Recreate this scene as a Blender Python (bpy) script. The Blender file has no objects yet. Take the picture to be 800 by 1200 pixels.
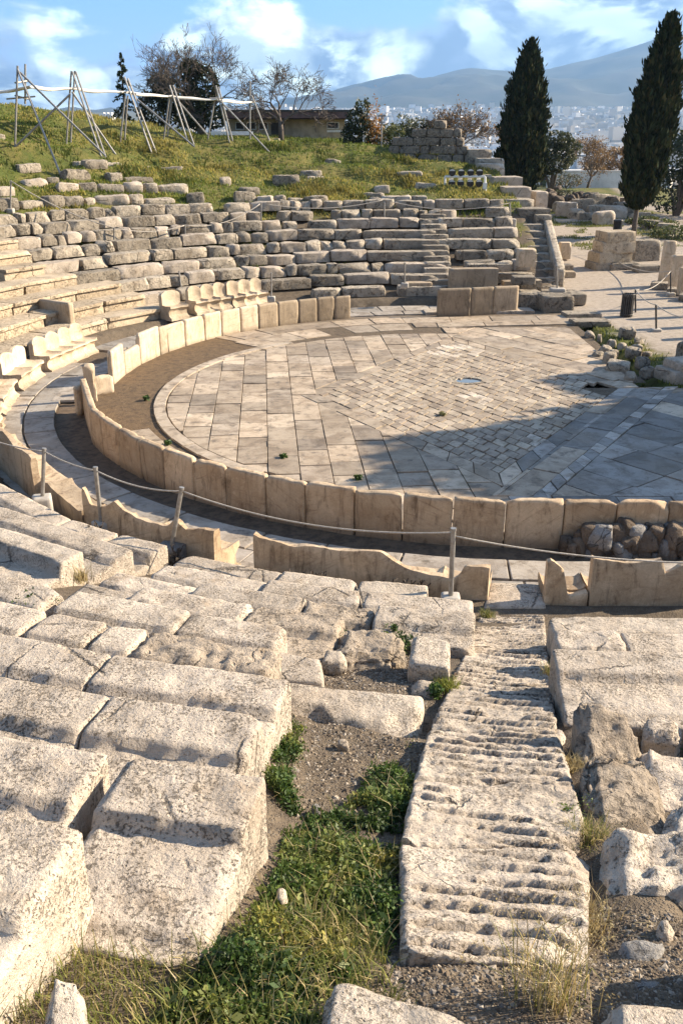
import bpy, math, random
import numpy as np
from mathutils import Vector, Matrix

random.seed(7)
HAZE = 1.15e-4
RNG = np.random.RandomState(11)
scene = bpy.context.scene
COL = scene.collection
R = math.radians

# ------------------------------------------------------------------ camera geometry
F_PX, PITCH, CAM_H = 1062.0, R(22.7), 6.5
OX, OY = 3.55, 24.45                      # centre of the orchestra
CP, SP = math.cos(PITCH), math.sin(PITCH)

def ray(px, py):
    u = (px - 400) / F_PX; v = (600 - py) / F_PX
    return np.array([u, CP + v * SP, -SP + v * CP])

def at(px, py, z):
    d = ray(px, py); t = (z - CAM_H) / d[2]
    return np.array([d[0] * t, d[1] * t, z])

def at_y(px, py, Y):
    d = ray(px, py); t = Y / d[1]
    return np.array([d[0] * t, Y, CAM_H + d[2] * t])

def proj(p):
    x, y, z = p
    d = y * CP - (z - CAM_H) * SP; up = y * SP + (z - CAM_H) * CP
    return 400 + F_PX * x / d, 600 - F_PX * up / d

# ------------------------------------------------------------------ noise
def _hash(ix, iy, iz, seed):
    n = (ix * 374761393 + iy * 668265263 + iz * 1274126177 + seed * 362437) & 0xFFFFFFFF
    n = ((n ^ (n >> 13)) * 1274126177) & 0xFFFFFFFF
    n = n ^ (n >> 16)
    return (n & 0xFFFFFF) / float(0xFFFFFF) * 2 - 1

def noise3(P, seed=0):
    P = np.asarray(P, float)
    i = np.floor(P).astype(np.int64); f = P - i
    w = f * f * f * (f * (f * 6 - 15) + 10)
    out = 0
    for dx in (0, 1):
        for dy in (0, 1):
            for dz in (0, 1):
                h = _hash(i[..., 0] + dx, i[..., 1] + dy, i[..., 2] + dz, seed)
                out = out + h * (w[..., 0] if dx else 1 - w[..., 0]) * (w[..., 1] if dy else 1 - w[..., 1]) * (w[..., 2] if dz else 1 - w[..., 2])
    return out

def fbm(P, octv=4, seed=0, gain=.5):
    P = np.asarray(P, float); o = 0; a = 1; s = 0
    for k in range(octv):
        o = o + a * noise3(P * (2.03 ** k) + 17.3 * k, seed + k); s += a; a *= gain
    return o / s

def sstep(a, b, x):
    t = np.clip((np.asarray(x, float) - a) / (b - a), 0, 1)
    return t * t * (3 - 2 * t)

# ------------------------------------------------------------------ terrain height
def rho_phi(x, y):
    dx = np.asarray(x, float) - OX; dy = np.asarray(y, float) - OY
    r = np.hypot(dx, dy)
    ro = np.where(dx < 0, r, np.where(dy > 0, dy - .10 * dx, -dy))
    ph = np.degrees(np.arctan2(dy, dx)) % 360
    return ro, ph

def row_rho(k): return 21.58 - .965 * k
def row_z(k): return 3.56 - .36 * k

def T(x, y, rough=True):
    x = np.asarray(x, float); y = np.asarray(y, float)
    ro, ph = rho_phi(x, y)
    z = np.where(ro < 10.3, 0.0, 0.0)
    near = y < OY
    slope = np.where(near, 0.17, .06) + .36 * (ro - 13.2)
    zc = np.interp(ph, [60, 80, 87, 95, 109, 118, 134, 150, 170], [4.6, 4.9, 5.0, 5.7, 6.15, 7.0, 8.2, 8.7, 8.8])
    up = 3.1 + (zc - 3.1) * sstep(19.5, 35, np.minimum(ro, 35)) ** .8
    far = np.where(ro < 21.5, slope, np.maximum(3.08, 3.08 + (zc - 3.08) * np.clip((ro - 21.5) / 12.5, 0, 1) ** .85)) + np.clip(ro - 34, 0, 40) * .004
    cav = np.where(near & (ph > 200), slope, far)
    cav = np.where(ro < 12.75, 0.0, np.where(ro < 13.25, .0 + .28 * sstep(12.75, 12.95, ro), np.maximum(cav, .28)))
    cav = np.where(ro < 12.6, -.30, cav)
    # rhythm of the hillside
    path = np.clip(y - 42, 0, 60) * .05 + np.where(y > 102, -(y - 102) * .02, 0)
    path = np.where(y < 42, -.05, path)
    wpath = sstep(8.95, 9.2, x) * (y > OY + 8)
    z = cav * (1 - wpath) + path * wpath
    # inside the orchestra and the open stage side
    inside = (x > 9.0) & (y > 14) & (y <= OY + 8)
    z = np.where(inside, np.where((x < 13) & (y > 13.5) & (y < OY) & (ro < 11.2), -.3, -.03), z)
    if rough:
        P = np.stack([x, y, x * 0], -1)
        g = sstep(21.5, 24, ro) * (1 - wpath) * (y > OY)
        z = z + g * (.30 * fbm(P * .35, 3, 5) + .12 * fbm(P * 1.4, 3, 9) + .22 * np.sin(ro * 2.3 + 2.5 * noise3(P * .22, 3)) * sstep(24, 26, ro))
        g2 = sstep(13.3, 14, ro) * (y < OY)
        z = z + g2 * (.05 * fbm(P * 1.6, 3, 21) + .02 * fbm(P * 6, 2, 22))
    lowr = sstep(0, .25, x - 1.45 - .2 * (y - 2.7)) * sstep(6.6, 6.0, y) * (y > -2)
    z = z - .24 * lowr - .10 * sstep(-.5, -.2, x) * sstep(1.3, 1.0, x - .2 * (y - 2.7)) * sstep(2.6, 3.2, y) * sstep(7.2, 6.6, y)
    # plateau dips away far behind, plain rises to the mountain foot
    d = np.hypot(x, y)
    fall = np.interp(d, [88, 200, 600, 1300, 2500, 5000, 9000], [0, -18, -42, -48, 0, 105, 160])
    base = np.interp(d, [88, 200], [1, .0])
    z = np.where(d > 88, z * base + fall, z)
    # raised knoll stays out of the way behind and left
    return z

def ground_at(px, py, t0=4.0, t1=120.0):
    d = ray(px, py)
    t = np.linspace(t0, t1, 2400)
    zz = CAM_H + d[2] * t
    h = T(d[0] * t, d[1] * t)
    i = np.argmax(zz < h)
    if not (zz < h).any(): i = len(t) - 1
    p = np.array([d[0] * t[i], d[1] * t[i], h[i]])
    return p

# ------------------------------------------------------------------ object helpers
def mk(name, verts, faces, mat, parent=None, loc=None, smooth=False, cols=None, sharp=0):
    V = np.asarray(verts, float).reshape(-1, 3)
    if loc is not None: V = V - np.asarray(loc, float)
    me = bpy.data.meshes.new(name)
    me.from_pydata(V.tolist(), [], [list(map(int, f)) for f in faces])
    me.update()
    if mat is not None: me.materials.append(mat)
    if smooth: me.polygons.foreach_set('use_smooth', [True] * len(me.polygons))
    if sharp: me.set_sharp_from_angle(angle=R(sharp))
    if cols is not None:
        ca = me.color_attributes.new('tint', 'FLOAT_COLOR', 'POINT')
        C4 = np.ones((len(V), 4)); C4[:, :3] = cols
        ca.data.foreach_set('color', C4.ravel())
    o = bpy.data.objects.new(name, me); COL.objects.link(o)
    if parent is not None: o.parent = parent
    if loc is not None: o.location = Vector([float(c) for c in loc])
    return o

def tag(o, label=None, cat=None, group=None, kind=None):
    if label: o['label'] = label
    if cat: o['category'] = cat
    if group: o['group'] = group
    if kind or cat: o['kind'] = kind or 'thing'
    return o

def empty(name, loc, label, cat, group=None, rotz=0):
    o = bpy.data.objects.new(name, None); COL.objects.link(o)
    o.empty_display_size = .2
    o.location = Vector([float(c) for c in loc]); o.rotation_euler = (0, 0, rotz)
    return tag(o, label, cat, group)

def copy_tree(o, parent=None):
    c = o.copy(); COL.objects.link(c)
    c.parent = parent
    for ch in list(o.children): copy_tree(ch, c)
    return c

class MB:
    """collects pieces of one mesh"""
    def __init__(s): s.v = []; s.f = []; s.c = []
    def add(s, V, F, col=None):
        n = len(s.v); s.v += [tuple(map(float, p)) for p in V]
        s.f += [[i + n for i in f] for f in F]
        s.c += [tuple(col) if col is not None else (1, 1, 1)] * len(V)
    def box(s, c, d, rz=0, col=None):
        cx, cy, cz = c; a, b, h = d[0] / 2, d[1] / 2, d[2] / 2
        ca, sa = math.cos(rz), math.sin(rz)
        V = []
        for z in (-h, h):
            for (x, y) in ((-a, -b), (a, -b), (a, b), (-a, b)):
                V.append((cx + x * ca - y * sa, cy + x * sa + y * ca, cz + z))
        s.add(V, [(0, 3, 2, 1), (4, 5, 6, 7), (0, 1, 5, 4), (1, 2, 6, 5), (2, 3, 7, 6), (3, 0, 4, 7)], col)
    def tube(s, pts, rad, n=8, col=None, cap=True):
        pts = [Vector(p) for p in pts]
        rad = rad if hasattr(rad, '__len__') else [rad] * len(pts)
        V = []; F = []
        for i, p in enumerate(pts):
            t = (pts[min(i + 1, len(pts) - 1)] - pts[max(i - 1, 0)])
            if t.length < 1e-9: t = Vector((0, 0, 1))
            t.normalize()
            a = t.cross(Vector((0, 0, 1)))
            if a.length < .05: a = t.cross(Vector((1, 0, 0)))
            a.normalize(); b = t.cross(a)
            for j in range(n):
                an = 2 * math.pi * j / n
                V.append(p + (a * math.cos(an) + b * math.sin(an)) * rad[i])
        for i in range(len(pts) - 1):
            for j in range(n):
                F.append((i * n + j, i * n + (j + 1) % n, (i + 1) * n + (j + 1) % n, (i + 1) * n + j))
        if cap:
            F.append(tuple(range(n - 1, -1, -1))); F.append(tuple((len(pts) - 1) * n + j for j in range(n)))
        s.add(V, F, col)
    def build(s, name, mat, parent=None, loc=None, smooth=False, cols=False):
        return mk(name, s.v, s.f, mat, parent, loc, smooth, np.array(s.c) if cols else None)

# ------------------------------------------------------------------ lattice box -> worn stone
_lat = {}
def lattice(nx, ny, nz):
    key = (nx, ny, nz)
    if key in _lat: return _lat[key]
    I, J, K = np.meshgrid(np.arange(nx + 1), np.arange(ny + 1), np.arange(nz + 1), indexing='ij')
    m = (I == 0) | (I == nx) | (J == 0) | (J == ny) | (K == 0) | (K == nz)
    idx = -np.ones(m.shape, int); idx[m] = np.arange(m.sum())
    P = np.stack([I[m] / nx, J[m] / ny, K[m] / nz], -1)
    Fs = []
    def quad(a, b, c, d, flip):
        q = np.stack([a.ravel(), b.ravel(), c.ravel(), d.ravel()], -1)
        Fs.append(q[:, ::-1] if flip else q)
    for k, fl in ((0, True), (nz, False)):
        g = idx[:, :, k]; quad(g[:-1, :-1], g[1:, :-1], g[1:, 1:], g[:-1, 1:], fl)
    for j, fl in ((0, False), (ny, True)):
        g = idx[:, j, :]; quad(g[:-1, :-1], g[1:, :-1], g[1:, 1:], g[:-1, 1:], fl)
    for i, fl in ((0, True), (nx, False)):
        g = idx[i]; quad(g[:-1, :-1], g[1:, :-1], g[1:, 1:], g[:-1, 1:], fl)
    _lat[key] = (P, np.concatenate(Fs))
    return _lat[key]

def stone_mesh(corners, cell=.1, r=.04, amp=.02, seed=0, topf=None, freq=3.0, chip=.5, lim=60, minn=3, cuts=0, cutd=.10):
    """corners: 8 points, bottom 4 (00,10,11,01) then top 4 in (u,v). Returns V, F"""
    C = np.asarray(corners, float)
    L = (np.linalg.norm(C[1] - C[0]) + np.linalg.norm(C[5] - C[4])) / 2
    W = (np.linalg.norm(C[3] - C[0]) + np.linalg.norm(C[7] - C[4])) / 2
    Hh = (np.linalg.norm(C[4] - C[0]) + np.linalg.norm(C[6] - C[2])) / 2
    n = [int(np.clip(round(d / cell), minn, lim)) for d in (L, W, Hh)]
    P, F = lattice(*n)
    D = np.array([L, W, Hh])
    q = P * D
    rr = min(r, .45 * D.min())
    core = np.clip(q, rr, D - rr)
    d = q - core
    ln = np.linalg.norm(d, axis=1, keepdims=True)
    nrm = d / np.maximum(ln, 1e-9)
    q = core + nrm * rr
    edge = ((np.abs(d) > 1e-6).sum(1) - 1).clip(0, 2)[:, None]
    uvw = q / D
    u, v, w = uvw[:, :1], uvw[:, 1:2], uvw[:, 2:3]
    bot = (1 - u) * (1 - v) * C[0] + u * (1 - v) * C[1] + u * v * C[2] + (1 - u) * v * C[3]
    top = (1 - u) * (1 - v) * C[4] + u * (1 - v) * C[5] + u * v * C[6] + (1 - u) * v * C[7]
    X = bot * (1 - w) + top * w
    ex = (C[1] - C[0]); ex = ex / max(np.linalg.norm(ex), 1e-9)
    ey = (C[3] - C[0]); ey = ey / max(np.linalg.norm(ey), 1e-9)
    ez = (C[4] - C[0]); ez = ez / max(np.linalg.norm(ez), 1e-9)
    N = nrm[:, :1] * ex + nrm[:, 1:2] * ey + nrm[:, 2:3] * ez
    a = fbm(X * freq, 4, seed, .55)[:, None]
    b = fbm(X * freq * 2.7 + 31, 3, seed + 50, .6)[:, None]
    disp = amp * a + amp * .45 * b - amp * chip * edge * np.clip(.6 + 1.4 * b + a, 0, 2)
    X = X + N * disp
    if cuts:
        rs = np.random.RandomState(seed + 77)
        cc = X.mean(0)
        for _ in range(cuts):
            sg = np.array([rs.choice([-1, 1]) * rs.uniform(.2, 1), rs.choice([-1, 1]) * rs.uniform(.2, 1), rs.uniform(-.2, 1)])
            n_ = sg[0] * ex * .8 + sg[1] * ey + sg[2] * ez; n_ = n_ / np.linalg.norm(n_)
            pr = (X - cc) @ n_; lim_ = pr.max() - rs.uniform(.15, 1) * cutd
            ov = np.clip(pr - lim_, 0, None); X = X - ov[:, None] * n_ * .95
    if topf is not None:
        X[:, 2] += topf(u[:, 0], v[:, 0], X) * sstep(.45, .95, w[:, 0])
    return X, F

def qbox(p0, p1, back, front, z0, z1, inward):
    """8 corners from an edge p0->p1 (xy) extruded along inward direction(s)"""
    p0 = np.asarray(p0[:2], float); p1 = np.asarray(p1[:2], float)
    i0, i1 = inward
    a = p0 - i0 * back; b = p1 - i1 * back; c = p1 + i1 * front; d = p0 + i0 * front
    z0 = np.broadcast_to(z0, 4); z1 = np.broadcast_to(z1, 4)
    return [(*a, z0[0]), (*b, z0[1]), (*c, z0[2]), (*d, z0[3]), (*a, z1[0]), (*b, z1[1]), (*c, z1[2]), (*d, z1[3])]

def inward(p):
    x, y = p[0], p[1]
    if x < OX:
        v = np.array([OX - x, OY - y]); return v / np.linalg.norm(v)
    return np.array([0, 1.0]) if y < OY else np.array([.1, -1.0]) / math.hypot(.1, 1)

def simple_block(c, dims, rz, mat, name, label, cat, group=None, seed=0, cell=.12, r=.04, amp=.02, tilt=(0, 0), chip=.5, freq=3., parent=None, sink=.05, cuts=6, cutf=.28):
    """upright stone at base centre c"""
    L, W, Hh = dims
    a, b = L / 2, W / 2
    M = Matrix.Rotation(rz, 3, 'Z') @ Matrix.Rotation(tilt[0], 3, 'X') @ Matrix.Rotation(tilt[1], 3, 'Y')
    cs = []
    for z in (-sink, Hh):
        for (x, y) in ((-a, -b), (a, -b), (a, b), (-a, b)):
            v = M @ Vector((x, y, z)); cs.append((c[0] + v.x, c[1] + v.y, c[2] + v.z))
    V, Fc = stone_mesh(cs, cell, r, amp, seed, freq=freq, chip=chip, cuts=cuts, cutd=min(dims) * cutf)
    o = mk(name, V, Fc, mat, parent, c, smooth=True, sharp=38)
    if label: tag(o, label, cat, group)
    return o
# ------------------------------------------------------------------ materials
def new_mat(name):
    m = bpy.data.materials.new(name); m.use_nodes = True
    nt = m.node_tree; nt.nodes.clear()
    out = nt.nodes.new('ShaderNodeOutputMaterial'); b = nt.nodes.new('ShaderNodeBsdfPrincipled')
    nt.links.new(b.outputs[0], out.inputs[0])
    b.inputs['Roughness'].default_value = .9
    b.inputs['Specular IOR Level'].default_value = .25
    return m, nt, b

def sock(nt, s, v):
    if isinstance(v, bpy.types.NodeSocket): nt.links.new(v, s)
    elif v is not None:
        if s.type == 'RGBA' and hasattr(v, '__len__') and len(v) == 3: v = (*v, 1)
        s.default_value = v

def nz(nt, vec, scale, detail=4, rough=.6, dist=0):
    n = nt.nodes.new('ShaderNodeTexNoise'); sock(nt, n.inputs['Vector'], vec)
    n.inputs['Scale'].default_value = scale; n.inputs['Detail'].default_value = detail
    n.inputs['Roughness'].default_value = rough; n.inputs['Distortion'].default_value = dist
    return n.outputs['Fac']

def vor(nt, vec, scale, feature='F1', rnd=1):
    n = nt.nodes.new('ShaderNodeTexVoronoi'); n.feature = feature; sock(nt, n.inputs['Vector'], vec)
    n.inputs['Scale'].default_value = scale; n.inputs['Randomness'].default_value = rnd
    return n

def ramp(nt, fac, a, b, lo=0., hi=1.):
    n = nt.nodes.new('ShaderNodeMapRange'); n.interpolation_type = 'SMOOTHSTEP'
    sock(nt, n.inputs[0], fac); n.inputs[1].default_value = a; n.inputs[2].default_value = b
    n.inputs[3].default_value = lo; n.inputs[4].default_value = hi
    return n.outputs[0]

def mix(nt, fac, a, b, mode='MIX'):
    n = nt.nodes.new('ShaderNodeMix'); n.data_type = 'RGBA'; n.blend_type = mode
    sock(nt, n.inputs[0], fac); sock(nt, n.inputs[6], a); sock(nt, n.inputs[7], b)
    return n.outputs[2]

def mth(nt, op, a, b=None, c=None):
    n = nt.nodes.new('ShaderNodeMath'); n.operation = op
    sock(nt, n.inputs[0], a)
    if b is not None: sock(nt, n.inputs[1], b)
    if c is not None: sock(nt, n.inputs[2], c)
    return n.outputs[0]

def pos(nt): return nt.nodes.new('ShaderNodeNewGeometry').outputs['Position']

def vscale(nt, vec, s, off=(0, 0, 0)):
    n = nt.nodes.new('ShaderNodeMapping'); sock(nt, n.inputs[0], vec)
    n.inputs['Scale'].default_value = s; n.inputs['Location'].default_value = off
    return n.outputs[0]

def attr(nt, name):
    n = nt.nodes.new('ShaderNodeAttribute'); n.attribute_name = name
    return n.outputs['Color']

def orand(nt): return nt.nodes.new('ShaderNodeObjectInfo').outputs['Random']

def bump(nt, b, h, strength=1., dist=.02):
    n = nt.nodes.new('ShaderNodeBump'); n.inputs['Strength'].default_value = strength
    n.inputs['Distance'].default_value = dist; sock(nt, n.inputs['Height'], h)
    nt.links.new(n.outputs[0], b.inputs['Normal'])

def stone_mat(name, c_light, c_dark, c_lichen, lichen=.35, pit=1., pscale=38., bdist=.02, patch=1.2, rnd=.14, fine=60., pitcol=.5, dirt_shade=False):
    m, nt, b = new_mat(name); P = pos(nt)
    n1 = nz(nt, P, patch, 5, .62); n2 = nz(nt, P, patch * 5.3, 6, .68); n3 = nz(nt, P, fine, 5, .75)
    warp = nt.nodes.new('ShaderNodeVectorMath'); warp.operation = 'MULTIPLY_ADD'
    nn = nt.nodes.new('ShaderNodeTexNoise'); nt.links.new(P, nn.inputs['Vector']); nn.inputs['Scale'].default_value = pscale * .55; nn.inputs['Detail'].default_value = 3
    nt.links.new(nn.outputs['Color'], warp.inputs[0]); warp.inputs[1].default_value = (2.2 / pscale,) * 3; nt.links.new(P, warp.inputs[2])
    PW = warp.outputs[0]
    # irregular cavities: noise thresholds at three sizes, gathered in patches
    m1 = ramp(nt, nz(nt, P, pscale * .06, 4, .65), .40, .60, -.075, .03)
    m2 = ramp(nt, nz(nt, vscale(nt, P, (1, 1, 1), (7, 3, 1)), pscale * .05, 4, .65), .42, .62, -.09, .03)
    k1 = ramp(nt, mth(nt, 'ADD', nz(nt, P, pscale * 1.1, 5, .62), m1), .555, .63)
    k2 = ramp(nt, mth(nt, 'ADD', nz(nt, P, pscale * .5, 6, .70), m2), .61, .67)
    k3 = mth(nt, 'MULTIPLY', ramp(nt, vor(nt, PW, pscale * .8).outputs['Distance'], .05, .30, 1, 0), ramp(nt, n2, .5, .62))
    pits = mth(nt, 'MAXIMUM', mth(nt, 'MAXIMUM', mth(nt, 'MULTIPLY', k1, .75), k2), mth(nt, 'MULTIPLY', k3, .7))
    # hairline cracks
    cr = vor(nt, PW, patch * .9, 'DISTANCE_TO_EDGE')
    crack = mth(nt, 'MULTIPLY', ramp(nt, cr.outputs['Distance'], .0, .018, 1, 0), ramp(nt, nz(nt, P, patch * .9, 3), .50, .60))
    c = mix(nt, ramp(nt, n1, .35, .68), c_light, c_dark)
    c = mix(nt, ramp(nt, n2, .30, .72, 0, .65), c, tuple(x * 1.13 for x in c_light))
    c = mix(nt, ramp(nt, nz(nt, vscale(nt, P, (1, 1, 1), (3, 9, 2)), patch * 2.7, 6, .7), .52, .70, 0, .55), c, tuple(x * y for x, y in zip(c_dark, (.80, .72, .62))))
    li = mth(nt, 'MULTIPLY', ramp(nt, nz(nt, P, patch * 2.1, 7, .74), .52, .64), ramp(nt, n2, .35, .6))
    c = mix(nt, mth(nt, 'MULTIPLY', li, lichen), c, c_lichen)
    c = mix(nt, mth(nt, 'MULTIPLY', pits, min(1, pitcol * pit)), c, tuple(x * .4 for x in c_lichen))
    c = mix(nt, mth(nt, 'MULTIPLY', crack, .7), c, tuple(x * .3 for x in c_lichen))
    v = mth(nt, 'MULTIPLY_ADD', orand(nt), rnd * 2, 1 - rnd)
    v = mth(nt, 'MULTIPLY', v, ramp(nt, n3, .25, .75, .78, 1.16))
    if dirt_shade:  # darkens the grooves: settled soil plus painted shade
        sc = nt.nodes.new('ShaderNodeSeparateColor'); nt.links.new(attr(nt, 'tint'), sc.inputs[0])
        c = mix(nt, mth(nt, 'MULTIPLY', mth(nt, 'SUBTRACT', 1, sc.outputs[0]), ramp(nt, n2, .25, .5, .45, 1)), c, (.13, .10, .075))
    hs = nt.nodes.new('ShaderNodeHueSaturation'); sock(nt, hs.inputs['Color'], c); sock(nt, hs.inputs['Value'], v)
    nt.links.new(hs.outputs[0], b.inputs['Base Color'])
    h = mth(nt, 'MULTIPLY_ADD', pits, -.95 * pit, mth(nt, 'MULTIPLY', n2, 1.1))
    h = mth(nt, 'ADD', h, mth(nt, 'MULTIPLY', n3, .30))
    h = mth(nt, 'ADD', h, mth(nt, 'MULTIPLY', nz(nt, P, fine * .4, 4, .65), .45))
    h = mth(nt, 'SUBTRACT', h, mth(nt, 'MULTIPLY', crack, .8))
    bump(nt, b, h, 1., bdist)
    return m

M = {}
M['lime'] = stone_mat('beige_limestone', (.52, .445, .36), (.37, .305, .235), (.15, .125, .10), .65, 1.1, 44, .034, pitcol=.65)
M['lime_pale'] = stone_mat('pale_limestone', (.53, .455, .365), (.40, .33, .255), (.18, .155, .125), .6, 1.0, 48, .034, pitcol=.5)
M['lime_rough'] = stone_mat('cratered_limestone', (.47, .39, .30), (.32, .26, .20), (.10, .088, .075), .85, 1.1, 17, .06, 1.7)
M['lime_far'] = stone_mat('weathered_grey_limestone', (.40, .345, .27), (.25, .21, .16), (.07, .06, .05), .95, .9, 11, .06, .9, .28, 20)
M['lime_cream'] = stone_mat('cream_seat_limestone', (.50, .41, .295), (.38, .30, .205), (.15, .12, .09), .6, .8, 13, .04, .8, .16, 20)
M['lime_dark'] = stone_mat('dark_terrace_limestone', (.25, .21, .16), (.17, .14, .11), (.06, .054, .045), .8, .8, 10, .05, .9, .25, 20)
M['rock_dark'] = stone_mat('brown_rubble_rock', (.19, .145, .105), (.11, .088, .07), (.05, .043, .037), .5, .6, 14, .05, 2.4, .3)
M['rock_grey'] = stone_mat('grey_rock', (.27, .255, .235), (.18, .17, .16), (.085, .08, .075), .5, .5, 20, .03, 2.4, .2)

def marble_mat(name, c1, c2, stain, streak=.6, bd=.008):
    m, nt, b = new_mat(name); P = pos(nt)
    b.inputs['Roughness'].default_value = .75
    vs = vscale(nt, P, (5, 5, 1.1)); n1 = nz(nt, vs, 1, 6, .7, 1.4)
    n2 = nz(nt, P, 1.1, 5, .6); n3 = nz(nt, P, 34, 4, .7)
    ob = nt.nodes.new('ShaderNodeObjectInfo').outputs['Random']
    dg = nt.nodes.new('ShaderNodeVectorRotate'); dg.rotation_type = 'Y_AXIS'; nt.links.new(P, dg.inputs['Vector'])
    sock(nt, dg.inputs['Angle'], mth(nt, 'MULTIPLY_ADD', ob, 3.0, -1.5))
    vein = nz(nt, vscale(nt, dg.outputs[0], (1.4, 1.4, 11)), 1, 6, .65, 1.2)
    c = mix(nt, ramp(nt, n2, .35, .7), c1, c2)
    c = mix(nt, ramp(nt, vein, .52, .72, 0, .55), c, stain)
    c = mix(nt, ramp(nt, n1, .50, .74, 0, streak), c, tuple(x * .5 for x in stain))
    pch = ramp(nt, nz(nt, P, .8, 3, .5), .45, .62)
    c = mix(nt, mth(nt, 'MULTIPLY', pch, ramp(nt, nz(nt, vscale(nt, P, (7, 7, .7)), 1, 5, .7, 1.5), .50, .66, 0, .38)), c, tuple(x * .35 for x in stain))
    c = mix(nt, ramp(nt, nz(nt, P, 4.5, 6, .72), .52, .68, 0, .5), c, tuple(x * 1.25 for x in c1))
    c = mix(nt, ramp(nt, nz(nt, P, 2.2, 6, .75), .56, .70, 0, .45), c, tuple(x * .75 for x in stain))
    sp = ramp(nt, vor(nt, P, 26).outputs['Distance'], .05, .22, 1, 0)
    sp = mth(nt, 'MULTIPLY', sp, ramp(nt, nz(nt, P, 2.3, 3), .54, .66))
    c = mix(nt, mth(nt, 'MULTIPLY', sp, .6), c, tuple(x * .3 for x in stain))
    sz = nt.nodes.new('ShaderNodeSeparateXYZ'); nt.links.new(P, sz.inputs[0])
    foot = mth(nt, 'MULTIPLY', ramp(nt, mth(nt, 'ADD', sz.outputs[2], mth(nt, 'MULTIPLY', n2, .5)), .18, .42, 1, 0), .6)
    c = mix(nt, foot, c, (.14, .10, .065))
    v = mth(nt, 'MULTIPLY', mth(nt, 'MULTIPLY_ADD', ob, .44, .78), ramp(nt, n3, .2, .8, .88, 1.1))
    hs = nt.nodes.new('ShaderNodeHueSaturation'); sock(nt, hs.inputs['Color'], c); sock(nt, hs.inputs['Value'], v)
    nt.links.new(hs.outputs[0], b.inputs['Base Color'])
    h = mth(nt, 'ADD', mth(nt, 'MULTIPLY', n3, .5), mth(nt, 'MULTIPLY', nz(nt, P, 9, 4), .8))
    h = mth(nt, 'SUBTRACT', h, mth(nt, 'MULTIPLY', sp, .6))
    bump(nt, b, h, .8, bd)
    return m
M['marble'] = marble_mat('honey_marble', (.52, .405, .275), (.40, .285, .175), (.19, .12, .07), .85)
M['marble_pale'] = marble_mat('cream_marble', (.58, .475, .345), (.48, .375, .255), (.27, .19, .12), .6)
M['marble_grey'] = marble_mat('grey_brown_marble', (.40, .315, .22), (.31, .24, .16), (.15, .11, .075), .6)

# paving: tint per slab + veins
m, nt, b = new_mat('paving_marble'); P = pos(nt)
b.inputs['Roughness'].default_value = .7
tn = attr(nt, 'tint')
c = mix(nt, ramp(nt, nz(nt, P, 1.6, 6, .68, .8), .40, .66, 0, .8), mix(nt, 1, tn, (1.12, 1.09, 1.05), 'MULTIPLY'), mix(nt, 1, tn, (.62, .56, .50), 'MULTIPLY'))
c = mix(nt, ramp(nt, nz(nt, vscale(nt, P, (1.5, 7, 1)), 1.3, 5, .7, 1), .56, .7, 0, .4), c, (.21, .165, .12))
c = mix(nt, ramp(nt, nz(nt, P, 3.2, 7, .76), .50, .66, 0, .85), c, (.13, .105, .08))
c = mix(nt, ramp(nt, nz(nt, vscale(nt, P, (1, 1, 1), (5, 5, 0)), .55, 4, .6), .45, .7, 0, .35), c, (.30, .24, .17))
nt.links.new(c, b.inputs['Base Color'])
bump(nt, b, mth(nt, 'ADD', nz(nt, P, 7, 5, .65), mth(nt, 'MULTIPLY', nz(nt, P, 40, 3), .4)), .8, .014)
M['paving'] = m

# stair slabs: worn, dusty
M['stair'] = stone_mat('worn_stair_limestone', (.53, .455, .37), (.39, .325, .255), (.16, .135, .105), .5, 1.0, 44, .034, 1.6, .08, dirt_shade=True, pitcol=.7)

# ground: zones from vertex colours (r grass, g brown mud, b pale gravel)
m, nt, b = new_mat('ground_earth'); P = pos(nt)
z = nt.nodes.new('ShaderNodeSeparateColor'); nt.links.new(attr(nt, 'tint'), z.inputs[0])
n1 = nz(nt, P, .9, 6, .65); n2 = nz(nt, P, 5, 5, .7); n3 = nz(nt, P, 60, 3, .7)
earth = mix(nt, ramp(nt, n2, .3, .7), (.175, .135, .092), (.095, .073, .052))
peb = vor(nt, P, 55); pebm = ramp(nt, peb.outputs['Distance'], .2, .5, 1, 0)
sc = nt.nodes.new('ShaderNodeSeparateColor'); nt.links.new(peb.outputs['Color'], sc.inputs[0])
pebc = mix(nt, sc.outputs[0], (.27, .23, .18), (.085, .07, .06))
earth = mix(nt, mth(nt, 'MULTIPLY', pebm, ramp(nt, sc.outputs[1], .3, .5)), earth, pebc)
grass = mix(nt, ramp(nt, n1, .36, .64), (.09, .11, .022), (.20, .17, .05))
grass = mix(nt, ramp(nt, n2, .55, .75, 0, .6), grass, (.13, .095, .05))
mud = mix(nt, ramp(nt, n2, .3, .72), (.20, .135, .075), (.10, .07, .045))
gravel = mix(nt, ramp(nt, n2, .3, .75), (.52, .445, .36), (.36, .30, .235))
gravel = mix(nt, ramp(nt, n3, .35, .7, 0, .35), gravel, (.25, .20, .16))
c = mix(nt, z.outputs[0], earth, grass); c = mix(nt, z.outputs[1], c, mud); c = mix(nt, z.outputs[2], c, gravel)
nt.links.new(c, b.inputs['Base Color'])
h = mth(nt, 'ADD', mth(nt, 'MULTIPLY', n2, 1.2), mth(nt, 'ADD', mth(nt, 'MULTIPLY', pebm, .35), mth(nt, 'MULTIPLY', n3, .4)))
bump(nt, b, h, 1, .03)
M['ground'] = m

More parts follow.
